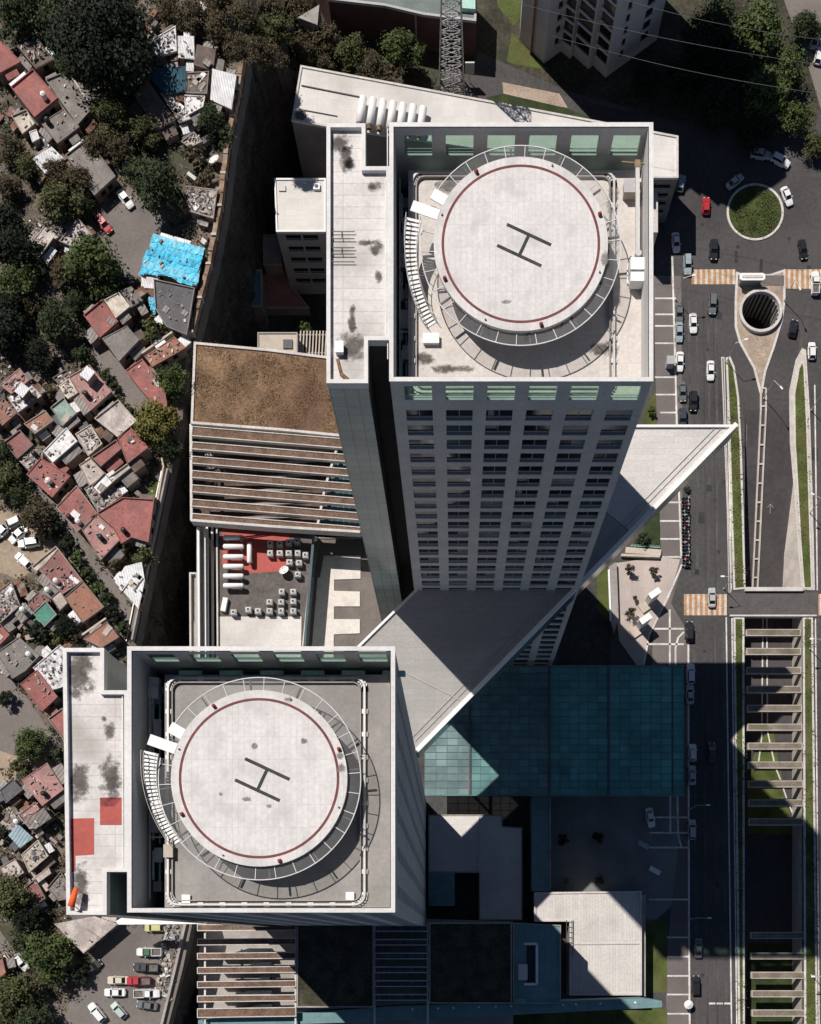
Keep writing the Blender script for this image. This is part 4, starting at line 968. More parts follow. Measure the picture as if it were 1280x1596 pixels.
# ------------------------------------------------------------------ glass canopy between the towers
zc = 10.0
cn = thing('glass_canopy', 'broad teal glass canopy of small panes spanning the forecourt', 'canopy', P(860, 1140, zc))
K['pane_sunlit'] = glass('pane_sunlit', (.20, .285, .29), rough=.2, alpha=.84, var=.3, scale=.18, rnd=.16)
K['pane_shaded'] = glass('pane_shaded', (.10, .36, .325), rough=.2, alpha=.88, var=.25, scale=.18, rnd=.16); K['pane_mid'] = glass('pane_mid', (.15, .29, .285), rough=.2, alpha=.85, var=.3, scale=.18, rnd=.16)
for i, (xa, xb, dz) in enumerate(((662, 731, 0), (733.5, 855, .02), (858, 947, .04), (950, 1047, .06), (1049, 1066, -.6))):
    q = PL([(xa, 1039), (xb, 1039), (xb, 1239), (xa, 1239)], zc + dz)
    gp = MB(); nx_, ny_ = max(1, round((xb - xa) / 16)), 18; qr = random.Random(i)
    for u in range(nx_):
        for v in range(ny_):
            f4 = PL([(xa + (xb - xa) * (u + a_) / nx_, 1039 + 200 * (v + b_) / ny_) for a_, b_ in ((0, 1), (1, 1), (1, 0), (0, 0))], zc + dz); j_ = qr.uniform(-.03, .03); j2 = qr.uniform(-.03, .03)
            gp.face([(f4[0][0], f4[0][1], zc + dz - .06 - j_), (f4[1][0], f4[1][1], zc + dz - .06 + j2), (f4[2][0], f4[2][1], zc + dz - .06 + j_), (f4[3][0], f4[3][1], zc + dz - .06 - j2)])
    gp.build('glass_field', K['pane_sunlit'] if i < 1 else K['pane_mid'] if i < 2 else K['pane_shaded'], cn, fix=False)  # sun and shade put into the glass colour: greyer west, deeper teal east
    s = MB(); n = max(1, round((xb - xa) / 16))
    for k in range(n + 1): x = xa + (xb - xa) * k / n; s.bar(P(x, 1039, zc + dz - .05), P(x, 1239, zc + dz - .05), .08, .16)
    for k in range(0, 19): y = 1039 + 200 * k / 18; s.bar(P(xa, y, zc + dz + .03), P(xb, y, zc + dz + .03), .06, .1)
    s.build('glazing_bars', K['mullion'], cn)
for x in (732.3, 856.5, 948.5):
    MB().bar(P(x, 1039, zc - .1), P(x, 1239, zc - .1), .4, .9).build('main_beam', K['dark_steel'], cn)
MB().bar(P(731, 1203, zc + .2), P(731, 1237, zc + .2), .18, .14).build('safety_rail', K['red_paint'], cn)
for y in (1239.5, 1038.5): MB().bar(P(660, y, zc - .1), P(1066, y, zc - .1), .3, .6).build('edge_beam', K['mullion'], cn)
for x in (735, 856, 949, 1040):
    for y in (1060, 1150, 1230): q = P(x, y, 6); MB().cyl(q, 0, zc - .2, .3, 10).build('column', K['steel'], cn)
# low buildings south of the canopy
sb, p = bld('entrance_building', 'flat roofed low building south of the canopy with a narrow sun triangle on its roof', 'building', [(668, 1270), (783, 1270), (783, 1288), (814, 1290), (814, 1434), (747, 1434), (747, 1360), (668, 1360)], 5, 0, K['white_roof'], K['grey_wall'], .25, 'concrete', up=.15)
MB().bar(P(747, 1272, 5.1), P(747, 1360, 5.1), .3, .2).build('roof_joint', K['white_kerb'], sb)
tag(MB().prism(PL([(668, 1358), (709, 1358), (709, 1412), (668, 1412)], 5), 0, 5).build('glass_lantern', M('lantern_glass', (.12, .26, .27), rough=.2, seam=(1, 1, .05, .7))), 'small square teal glass roof in the sunless corner of the entrance building', 'roof')
rb, p = bld('ribbed_roof_building', 'pavilion with a pale ribbed sheet roof half in sun', 'building', [(833, 1391), (1000, 1389), (1000, 1551), (888, 1551), (888, 1436), (833, 1436)], 7, 0, M('ribbed_roof', (.60, .565, .53), var=.05, scale=.2, seam=(.62, 30, .05, .8), stain=.25, stain_scale=.15), K['grey_wall'], .4, 'white_kerb')
MB().bar(P(893, 1472, 7.1), P(1000, 1471, 7.1), .18, .12).build('roof_joint', K['trim'], rb)
s = MB()
for k in range(7): s.bar(P(883, 1437 + k * 8, 7.4), P(893, 1437 + k * 8, 7.4), .1, .1)
s.path([P(883, 1434, 7.4), P(883, 1492, 7.4)], .12, .12).path([P(893, 1434, 7.4), P(893, 1492, 7.4)], .12, .12); s.build('roof_ladder', K['dark_steel'], rb)
MB().prism(PL([(1001, 1395), (1007, 1395), (1007, 1553), (1001, 1553)], 6), 0, 5.6).build('screen_wall', K['concrete'], rb)
s = MB()
# southern podium: planter pergola, dark garden, deck
s.prism(PL([(309, 1430), (660, 1432), (800, 1436), (800, 1700), (309, 1700)], 10), ZG, 10); struct(s, 'podium_floor', K['concrete'])
rows = [(307.5, 1446 + k * 22.2, 462, 1445 + k * 22.0, 1.35 if k < 6 else 1.9) for k in range(7)]
planters('', rows, 'planter beams below the southern tower', K['planter_soil'], 'long white edged planter beam beside the car park cliff')
rows = [(584, 1447 + k * 21.5, 667, 1447 + k * 21.5, 1.3) for k in range(6)]
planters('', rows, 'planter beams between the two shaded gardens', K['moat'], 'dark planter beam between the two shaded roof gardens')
pf = thing('pergola_frame', 'pale frame that carries the planter beams above the car park cliff', 'frame', P(320, 1510, ZP))
for x, w_ in ((320, .35), (461, .35), (584, .35), (667, .4)): MB().path([P(x, 1438, ZP - .95), P(x, 1600, ZP - .95)], w_, .6).build('edge_beam', K['white_kerb'], pf)
s = MB()
for k in range(5): s.prism([P2(388 + 18 * (k % 3), 1478 + k * 22, 13), P2(420, 1478 + k * 22, 13), P2(424, 1492 + k * 22, 13), P2(340, 1492 + k * 22, 13)], 10, 13)
struct(s, 'podium_ramp', K['white_roof'])
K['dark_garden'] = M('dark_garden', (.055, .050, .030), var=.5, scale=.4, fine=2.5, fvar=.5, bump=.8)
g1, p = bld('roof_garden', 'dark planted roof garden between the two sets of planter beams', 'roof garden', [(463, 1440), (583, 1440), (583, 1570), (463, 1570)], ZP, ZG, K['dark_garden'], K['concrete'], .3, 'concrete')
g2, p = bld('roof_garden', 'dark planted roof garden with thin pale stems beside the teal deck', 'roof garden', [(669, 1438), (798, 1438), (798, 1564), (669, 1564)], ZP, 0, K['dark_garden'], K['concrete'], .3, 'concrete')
K['teal_deck'] = M('teal_deck', (.16, .27, .275), var=.12, scale=.3, seam=(1.3, 1.3, .04, .75))
g3, p = bld('roof_deck_building', 'teal paved roof deck with a bracket shaped white upstand', 'building', [(800, 1438), (874, 1442), (874, 1564), (800, 1564)], ZP, 0, K['teal_deck'], K['grey_wall'], .25, 'concrete')
MB().path([P(817, 1471, ZP + .3), P(837, 1471, ZP + .3), P(837, 1534, ZP + .3), P(817, 1534, ZP + .3)], .45, .6).build('upstand', K['white_paint'], g3)
MB().prism(PL([(821, 1474), (834, 1474), (834, 1531), (821, 1531)], ZP), ZP, ZP + .05).build('skylight', K['dark_glass'], g3)
MB().box((*P2(815, 1515, ZP), ZP + .4), (1.8, 3.2, .8)).build('roof_box', K['white_roof'], g3); MB().box((*P2(811, 1560, ZP), ZP + .3), (2.4, 1.1, .6)).build('roof_box', K['teal_deck'], g3)
pw = thing('parapet_walk', 'long ledge with small round floor lights along the south rim of the roof gardens', 'ledge', P(760, 1571, ZP)); q = PL([(309, 1590), (620, 1568), (1004, 1556), (1032, 1560), (1032, 1570), (640, 1590), (309, 1602)], 20)
MB().prism(q, 14, 20).build('ledge', K['teal_deck'], pw)
for x in (643, 683, 707, 747, 773, 797, 878, 898, 936, 990): q = P(x, 1573 - (x - 640) * .03, 20); MB().cyl(q, 20, 20.15, .22, 10).build('floor_light', K['white_paint'], pw)
cw = thing('corridor_wall', 'tall dark wall strip between the canopy and the forecourt', 'wall', P(842, 1310, 7))
MB().prism(PL([(829, 1241), (857, 1241), (857, 1389), (829, 1389)], 7), 0, 7).build('wall', K['teal_deck'], cw); MB().box((*P2(857.5, 1315, 7), 7.1), (.3, 20, .4)).build('coping', K['concrete'], cw)
lg = thing('ledge_roof', 'thin white ledge projecting below the south side of the tower with red patches', 'ledge', P(300, 1436, 30)); MB().prism(PL([(180, 1436), (192, 1429), (430, 1433), (430, 1439), (185, 1441)], 30), 29.2, 30, bottom=True).build('ledge', K['white_paint'], lg)
# small plaza furniture
def ventbox(label, px, py):
    t = thing('vent_tower', label, 'vent', P(px, py, 0)); x, y, _ = P(px, py, 0); a_ = math.radians(35)
    MB().box((x, y, 2.6), (2.5, 1.2, 5.2), a_).build('shaft', K['white_paint'], t); MB().box((x - .9, y - 1.1, .25), (3.4, 2.2, .5), a_).build('plinth', K['beige_wall'], t)
    MB().box((x, y, 5.22), (2.7, 1.35, .12), a_).build('cap', K['white_paint'], t)
ventbox('white slab shaped vent tower on the pale plaza nearer the crosswalk', 1014, 936)
ventbox('white slab shaped vent tower on the pale plaza nearer the glass canopy', 1000, 975)
pw_ = thing('plaza_wall', 'white retaining wall between the lawn and the pale plaza', 'wall', P(953, 920, 0)); MB().prism(PL([(948, 886), (957, 880), (960, 880), (963, 965), (956, 990), (951, 968)]), 0, 1.3).build('wall', K['concrete'], pw_)
MB().bar(P(949, 888, 1.4), P(952, 968, 1.4), .4, .3).build('coping', K['white_paint'], pw_)
s = MB(); s.prism(PL([(888, 880), (928, 880), (930, 950), (950, 970), (952, 1036), (870, 1036)]), -.02, .012); struct(s, 'court_shadow', K['pit'])  # dark sheet painted in for the shadow east of the tower
gs = thing('gate_fence', 'pale green picket fence at the north end of the pale plaza', 'fence', P(1005, 853))
for k in range(18): MB().box((*P2(984 + k * 2.5, 852 + k * .15), .7), (.12, .1, 1.4)).build('picket', K['frost_green'], gs)
MB().bar(P(983, 850.5, 1.1), P(1029, 853.5, 1.1), .1, .1).bar(P(983, 850.5, .4), P(1029, 853.5, .4), .1, .1).build('rail', K['frost_green'], gs)
hw = thing('hedge_wall', 'beige garden wall north of the pale plaza', 'wall', P(1000, 865)); MB().bar(P(968, 866, .5), P(1028, 868, .5), .5, 1).bar(P(975, 858, .4), P(1030, 862, .4), 1.3, .8).build('wall', K['beige_wall'], hw)
kb = thing('bus_shelter', 'white rounded shelter roof at the head of the teardrop island', 'shelter', P(1173, 431))
x, y, _ = P(1173, 431, 3)
s = MB(); q = [(x - 2.9 + .5 * (abs(j) > 0), y + 0, 0) for j in ()]
pts = [(x - 2.8, y - .5), (x - 2.3, y - .8), (x + 2.3, y - .8), (x + 2.8, y - .5), (x + 2.8, y + .5), (x + 2.3, y + .8), (x - 2.3, y + .8), (x - 2.8, y + .5)]
MB().prism(pts, 2.7, 3.0, bottom=True).build('roof', K['white_paint'], kb); MB().prism(inset(pts, .45), .2, 2.7).build('cabin', M('shelter_glass', (.22, .25, .24), rough=.3), kb)
MB().prism(inset(pts, .5), 3.0, 3.12).build('roof_cap', K['white_kerb'], kb)
# ------------------------------------------------------------------ apartment block, green roofed hall and pylon in the north
K['apt_wall'] = M('apt_wall', (.54, .50, .47), var=.08, scale=.2, fvar=.06)
K['apt_shade'] = M('apt_shade', (.34, .33, .35), var=.08, scale=.2)
ab = thing('apartment_block', 'tall pale apartment block with rows of dark balconies', 'building', P(930, 60, 0)); ha = 60
V_ = [P2(*q) for q in ((810, 62), (848, 99), (874, 80), (889, 92), (893, 86), (917, 108), (924, 102), (944, 121), (1024, 62), (1020, -20), (960, -60), (880, -70), (812, 20))]
MB().prism(V_, -.1, ha).build('wall', K['apt_wall'], ab)
def balc(a, b, m0, m1, n, z0, dz, hh, name, m, out=.05, frame=None):
    a, b = Vector(a), Vector(b); d = (b - a).normalized(); L = (b - a).length; nn = Vector((d.y, -d.x))
    for k in range(n):
        z = z0 + k * dz; c = a + d * L * (m0 + m1) / 2 + nn * out
        s = MB(); s.box((c.x, c.y, z + hh / 2), (L * (m1 - m0), .3, hh), math.atan2(d.y, d.x), 0)
        s.box((c.x + nn.x * .2, c.y + nn.y * .2, z - .25), (L * (m1 - m0) + .3, .5, .5), math.atan2(d.y, d.x), 1)
        s.build(name, [m, K['apt_wall']], ab)
for i0, i1, m0, m1 in ((2, 3, .12, .9), (4, 5, .1, .9), (6, 7, .12, .88)): balc(V_[i0], V_[i1], m0, m1, 18, 3.5, 3.05, 1.9, 'balcony', K['dark_glass'])
balc(V_[7], V_[8], .22, .27, 18, 3.5, 3.05, 1.3, 'window', K['dark_glass']); balc(V_[7], V_[8], .62, .74, 18, 3.5, 3.05, 1.5, 'window', K['dark_glass'])
balc(V_[1], V_[2], .55, .75, 18, 3.5, 3.05, 1.1, 'window', K['dark_glass'])
MB().bar((*(Vector(V_[0]) * .55 + Vector(V_[1]) * .45), 0), (*(Vector(V_[0]) * .55 + Vector(V_[1]) * .45), ha), 1.8, .4).build('recess', K['rust'], ab)
gh, p = bld('hall', 'low hall with a grey green roof edge on slim columns at the north margin', 'building', [(480, -60), (745, -40), (742, 34), (660, 24), (600, 10), (512, 0)], 9, 0, M('green_roof', (.17, .20, .185), var=.15, scale=.3, seam=(3, 3, .04, .8)), M('maroon_wall', (.10, .05, .045), var=.3), .5, 'trim')
for x, y in ((515, 3), (558, 9), (603, 14), (648, 26), (676, 30), (728, 36)): q = P(x, y, 8); MB().cyl(q, 0, 8.6, .28, 10).build('column', K['concrete'], gh)
MB().prism(PL([(718, -10), (741, -10), (741, 14), (718, 12)], 10), 9, 10).build('roof_light', K['frost_green'], gh)
sh_, p = bld('shed', 'pale grey triangular roof showing between the brown trees beside the hall', 'shed', [(464, 27), (498, 7), (495, 39)], 9, ZG, K['concrete'], K['brown_wall'], 0)
py = thing('power_pylon', 'steel lattice power pylon standing behind the white roofed building', 'pylon', P(704, 146, 0)); K['galv'] = M('galv', (.36, .35, .34), var=.15, scale=1, rough=.6)
cx, cy, _ = P(704, 146, 0); hb, hp = 2.75, 46
def leg(z, i): f = hb * (1 - z / hp * .55); return (cx + (f, -f, -f, f)[i], cy + (f, f, -f, -f)[i], z)
for i in range(4): MB().bar(leg(-1, i), leg(hp, i), .26, .26).build('leg', K['galv'], py)
s = MB(); n = 20
for k in range(n):
    za, zb = hp * k / n, hp * (k + 1) / n
    for i in range(4):
        j = (i + 1) % 4
        s.bar(leg(za, i), leg(zb, j), .13, .13); s.bar(leg(za, j), leg(zb, i), .13, .13); s.bar(leg(zb, i), leg(zb, j), .11, .11)
s.build('lattice', K['galv'], py)
s = MB().box((cx + 4.0, cy + 2.5, 4), (2.0, .3, 3)).bar((cx + 4, cy + 2.5, 0), (cx + 4, cy + 2.5, 4), .15, .15); tag(s.build('notice_board', K['white_roof']), 'small pale notice board beside the lattice pylon', 'sign')
for k, (a, b) in enumerate((((780, -2), (1290, 103)), ((860, 56), (1290, 148)), ((940, -10), (1290, 63)))):
    pa, pb = P(*a, 40), P(*b, 40); pts = [(pa[0] + (pb[0] - pa[0]) * t / 16, pa[1] + (pb[1] - pa[1]) * t / 16, 40 - 1.2 * math.sin(math.pi * t / 16)) for t in range(17)]
    tag(MB().tube(pts, .03, 6).build('power_line', K['wire']), ('thin overhead power line passing in front of the apartment block', 'thin overhead power line crossing the dark trees', 'thin overhead power line near the upper corner of the picture')[k], 'power line')
sheetP('lawn', [(772, -20), (812, -20), (812, 28), (800, 40), (776, 10)], K['grass'], .03)
sheetP('lawn', [(798, 50), (812, 68), (850, 105), (856, 110), (800, 100), (790, 95)], K['grass'], .035)
sheetP('sand_bank', [(783, 128), (812, 134), (872, 146), (885, 168), (840, 162), (785, 148)], K['sand'], .03)
sheetP('verge', [(757, 152), (785, 146), (880, 168), (925, 185), (800, 175)], K['grass_dark'], .034)
# ------------------------------------------------------------------ hillside houses
def RM(n, c, **k):
    d = dict(var=.2, scale=.4, fine=2.2, fvar=.2, stain=.75, stain_scale=.3, stain_col=[q * .5 + .06 for q in c], seam=(3.1, 2.3, .05, .75, .5, (0, 0, .66))); d.update(k); K[n] = M(n, c, **d)
RM('r_red', (.32, .125, .11)); RM('r_pink', (.39, .215, .195)); RM('r_orange', (.32, .155, .11)); RM('r_maroon', (.26, .12, .11))
RM('r_grey', (.225, .20, .185)); RM('r_beige', (.48, .41, .36)); RM('r_pale', (.50, .435, .40)); RM('r_white', (.72, .70, .69), stain=.4); RM('r_cream', (.60, .53, .44)); RM('r_brown', (.16, .12, .10), var=.4)
RM('r_green', (.09, .25, .19)); RM('r_sage', (.27, .36, .31)); RM('r_dark', (.12, .115, .12)); RM('r_lilac', (.34, .37, .43))
K['s_white'] = M('s_white', (.78, .78, .79), var=.15, scale=.5, fvar=.1, stripes=(.5, -.2, .72), stain=.3, stain_scale=.4, stain_col=(.45, .38, .33))
K['s_blue'] = M('s_blue', (.36, .47, .52), var=.2, scale=.6, fvar=.1, stripes=(.6, .6, .6)); K['s_grey'] = M('s_grey', (.30, .27, .25), var=.2, scale=.6, fvar=.1, stripes=(.7, .6, .6))
K['s_teal_shaded'] = M('s_teal_shaded', (.035, .09, .12), var=.3, scale=.5, stripes=(.7, 0, .7))  # darkened further: the huge tree's shade is put into the colour
K['tarp'] = M('tarp', (.045, .47, .70), var=.2, scale=.9, fine=2.5, fvar=.2, rough=.45, stain=.35, stain_scale=.5, stain_col=(.22, .58, .74), bump=.5)
K['tarp_pale'] = M('tarp_pale', (.12, .50, .68), var=.3, scale=.9, fine=2.5, fvar=.25, rough=.5, stain=.5, stain_scale=.5, stain_col=(.40, .60, .68), bump=.5); K['tarp_deep'] = M('tarp_deep', (.03, .40, .62), var=.3, scale=.9, fine=2.5, fvar=.25, rough=.5, stain=.4, stain_scale=.6, stain_col=(.02, .20, .32), bump=.5)
K['rubble'] = M('rubble', (.36, .32, .30), var=.6, scale=1.3, fine=4, fvar=.5, stain=.9, stain_scale=.7, stain_col=(.11, .10, .10), bump=1)
K['rubble_white'] = M('rubble_white', (.66, .64, .65), var=.35, scale=1.3, fine=4, fvar=.35, stain=.9, stain_scale=.8, stain_col=(.16, .16, .18), bump=1)
K['w_a'] = M('w_a', (.26, .23, .21), var=.25); K['w_b'] = M('w_b', (.20, .15, .125), var=.25); K['w_c'] = M('w_c', (.32, .245, .21), var=.2)
K['black_plastic'] = M('black_plastic', (.02, .02, .022), rough=.5)
def many(n, cols):                                 # every piece of scrap takes one of a handful of colours
    m = M(n, (1, 1, 1), var=.15, scale=2); nt = m.node_tree; g = nt.nodes.new('ShaderNodeNewGeometry'); cr = nt.nodes.new('ShaderNodeValToRGB'); cr.color_ramp.interpolation = 'CONSTANT'; nt.links.new(g.outputs['Random Per Island'], cr.inputs[0])
    e = cr.color_ramp.elements; e[0].color = (*cols[0], 1); e[1].position = 1 / len(cols); e[1].color = (*cols[1], 1)
    for k in range(2, len(cols)): q = e.new(k / len(cols)); q.color = (*cols[k], 1)
    nt.links.new(cr.outputs[0], nt.nodes['Principled BSDF'].inputs['Base Color']); K[n] = m
many('scrap', [(.05, .05, .05), (.30, .28, .26), (.16, .14, .13), (.62, .61, .60), (.22, .15, .11), (.10, .10, .11), (.42, .38, .33)])
many('scrap_col', [(.06, .055, .05), (.28, .24, .22), (.58, .56, .54), (.24, .12, .09), (.14, .14, .145), (.36, .31, .27), (.09, .08, .08), (.20, .17, .15)])
WALLS = ['w_a', 'w_b', 'w_c']
K['rust_sheet'] = M('rust_sheet', (.19, .10, .065), var=.4, scale=.8, fine=3, fvar=.3, stripes=(.5, .9, .65), stain=.7, stain_scale=.5, stain_col=(.36, .32, .30))
CLEAR = [[(140, 545), (160, 535), (228, 610), (275, 690), (262, 720), (225, 690), (175, 620)], [(20, 740), (48, 735), (120, 830), (165, 890), (215, 960), (208, 1000), (175, 950), (110, 880), (60, 800)], [(148, 330), (195, 300), (262, 330), (240, 372), (215, 440), (150, 400)],
         [(-60, 780), (30, 800), (75, 835), (92, 852), (60, 880), (30, 905), (10, 895), (-60, 880)], [(150, 1440), (300, 1438), (285, 1510), (262, 1600), (250, 1720), (60, 1720), (110, 1560), (140, 1530)], [(-60, 1030), (20, 1055), (95, 1165), (98, 1200), (30, 1200), (-60, 1190)]]
def edge_x(py):
    for (a, b), (c, d) in zip(EDGE, EDGE[1:]):
        if b <= py <= d: return a + (c - a) * (py - b) / (d - b)
    return 380
def inside(p, x, y):
    c = False; n = len(p)
    for i in range(n):
        a, b = p[i], p[(i + 1) % n]
        if (a[1] > y) != (b[1] > y) and x < (b[0] - a[0]) * (y - a[1]) / (b[1] - a[1]) + a[0]: c = not c
    return c
def house(label, pts, h, rm, style='flat', extra='', nm='house', seed=None):
    rr = random.Random(sum(map(ord, label))); h = h * .72; zr = ZH + h; p = ccw(PL(pts, zr)); c = centroid(p); n = len(p)
    t = thing(nm, label, 'house' if nm == 'house' else nm.replace('_', ' '), (c[0], c[1], ZH), 'houses of the hillside town')
    wm = K[rr.choice(WALLS)]
    ins = inset(p, .12)
    MB().prism(ins, ZH - .3, zr - .02, top=False).build('wall', wm, t)
    if style == 'flat':
        rf = MB().prism(p, zr - .2, zr, bottom=True).build('roof', K[rm], t)
        MB().ring(inset(p, -.03), .16, zr - .22, zr + rr.choice((.12, .2, .35))).build('parapet', K[rm] if rr.random() < .5 else wm, t)
    else:
        lo = min(range(n), key=lambda i: p[i][1] - p[i][0]); d = Vector((.55, -.83)); pr = [Vector(q).dot(d) for q in p]; a, b = min(pr), max(pr)
        zt = [zr + .5 - .7 * (q - a) / max(.1, b - a) for q in pr]
        if style == 'tarp':
            rf = MB().prism(p, zr - .15, zr, bottom=True).build('roof', K['s_grey'], t)
            ax = Vector(P2(318, 389, zr)) - Vector(P2(240, 367, zr)); ax.normalize(); ay = Vector((-ax.y, ax.x)); us_ = [Vector(q).dot(ax) for q in p]; vs_ = [Vector(q).dot(ay) for q in p]
            nst = 6 if max(vs_) - min(vs_) > 5 else 2
            for k in range(nst):                       # overlapping strips of tarpaulin, each sagging and frayed in its own way
                va, vb = (min(vs_) + (max(vs_) - min(vs_)) * (k + f_) / nst for f_ in (-.06, 1.1)); s = MB(); nu = 26; z0 = zr + .05 + .05 * (k % 2) + .02 * k; rows_ = []
                cols_ = [min(us_) + (max(us_) - min(us_)) * j / nu for j in range(nu + 1)]; keep = []
                for j in range(nu + 1):
                    for m_ in range(4): q = ax * cols_[j] + ay * (va + (vb - va) * m_ / 3); s.v.append((q.x + rr.uniform(-.12, .12), q.y + rr.uniform(-.12, .12), z0 + rr.uniform(0, .16)))
                for j in range(nu):
                    for m_ in range(3):
                        q = ax * (cols_[j] + cols_[j + 1]) / 2 + ay * (va + (vb - va) * (m_ + .5) / 3)
                        if inside(p, q.x, q.y): i_ = j * 4 + m_; s.f.append((i_, i_ + 4, i_ + 5, i_ + 1)); s.m.append(0)
                if s.f: s.build('tarp_strip', K[('tarp', 'tarp_pale', 'tarp', 'tarp_deep')[k % 4]], t)
        else: rf = MB().prism(p, zr - .1, zr + .4, bottom=True, zt=zt).build('roof', K[rm], t)
    # door and windows on the sides that face east and south
    for i in range(n):
        a, b = Vector(ins[i]), Vector(ins[(i + 1) % n]); d = (b - a); L = d.length
        if L < 3: continue
        d.normalize(); nn = Vector((d.y, -d.x))
        if nn.x - nn.y < .2: continue
        rz = math.atan2(d.y, d.x)
        for k in range(2 if L > 5 else 1):
            q = a + d * L * ((k + 1) / (3 if L > 5 else 2)) + nn * .03
            f = MB().box((q.x, q.y, ZH + h * .62), (1.1, .1, 1.0), rz, 0).box((q.x, q.y, ZH + h * .62 - .55), (1.3, .2, .1), rz, 1); f.build('window', [K['dark_glass'], wm], t)
        if nn.x > .5: q = a + d * L * .15 + nn * .03; MB().box((q.x, q.y, ZH + 1), (.9, .1, 2.0), rz).build('door', K['rust'], t)
    # lean-tos patched onto the sides
    for i in range(n):
        if rr.random() > .93: continue
        a, b = Vector(p[i]), Vector(p[(i + 1) % n]); d = b - a; L = d.length
        if L < 2.5: continue
        d.normalize(); nn = Vector((d.y, -d.x)); f0 = rr.uniform(0, .45); f1 = min(1, f0 + rr.uniform(.3, .7)); wd = rr.uniform(.9, 2.3); zl = zr - rr.uniform(.5, 1.3)
        q = [a + d * L * f0 + nn * .04, a + d * L * f1 + nn * .04, a + d * L * f1 + nn * wd, a + d * L * f0 + nn * wd]; mid = (q[2] + q[3]) / 2 + nn * .3; k = F / (H - zl); mp = (NX + mid.x * k, NY - mid.y * k)
        if any(h_[0] != label and inside(h_[1], *mp) for h_ in HS) or any(inside(c_, *mp) for c_ in CLEAR) or mp[0] > edge_x(mp[1]) - 10: continue
        zz = [zl + .25, zl + .25, zl - .15, zl - .15]; qq = [tuple(v) for v in q]
        if area(qq) < 0: qq = qq[::-1]; zz = zz[::-1]
        le = MB().prism(qq, zl - .25, zl, bottom=True, zt=zz).build('lean_to', K[rr.choice(('s_grey', 's_grey', 'r_brown', 's_white', 'r_grey', 'r_dark', rm, 'rust_sheet'))], t)
        MB().prism(inset(qq, .15), ZH - .2, zl - .2, top=False).build('lean_to_wall', wm, le)
    bx0, bx1 = min(q[0] for q in p), max(q[0] for q in p); by0, by1 = min(q[1] for q in p), max(q[1] for q in p)
    def spot(m=.7):
        pi_ = inset(p, m)
        for _ in range(60):
            x, y = rr.uniform(bx0, bx1), rr.uniform(by0, by1)
            if inside(pi_, x, y): return x, y
        return c
    base = zr + (.0 if style == 'flat' else .3)
    for e in extra.split():
        k, v = e.split('=') if '=' in e else (e, '1')
        if k in ('tank', 'btank'):
            for _ in range(int(v)):
                x, y = spot(); s = MB().cyl((x, y), base, base + 1.3, .52, 14).cyl((x, y), base + 1.3, base + 1.55, .52, 14, r2=.2); s.build('water_tank', K['white_paint'] if k == 'tank' else K['black_plastic'], t)
        elif k == 'hut':
            x, y = spot(1.2); s = MB().box((x, y, base + 1.1), (2, 1.8, 2.2), .9); s.build('stair_hut', wm, t); MB().box((x, y, base + 2.25), (2.3, 2.1, .12), .9).build('hut_roof', K[rr.choice(('r_grey', 's_white', 'r_pale'))], t)
        elif k == 'junk':
            s = MB()
            for _ in range(int(int(v) * 1.7)):
                x, y = spot(.35); z = rr.uniform(.05, .35); s.box((x, y, base + z / 2), (rr.uniform(.15, .9), rr.uniform(.1, .45), z), rr.uniform(0, 3))
            tag(s.build('rooftop_clutter', K[rr.choice(('scrap', 'scrap_col'))], t), kind='stuff')
        elif k == 'sheet':
            for _ in range(int(v)):
                x, y = spot(.8); MB().box((x, y, base + .12), (rr.uniform(1, 2.2), rr.uniform(.8, 1.3), .06), rr.choice((.9, -.67))).build('loose_sheet', K[rr.choice(('s_white', 'r_white', 'r_beige', 's_grey'))], t)
        elif k == 'seam':
            x0, x1 = Vector(p[0]).lerp(Vector(p[1]), .5), Vector(p[2]).lerp(Vector(p[3]), .5); MB().bar((x0.x, x0.y, zr + .06), (x1.x, x1.y, zr + .06), .16, .14).build('roof_ridge', K['w_b'], t)
    return t
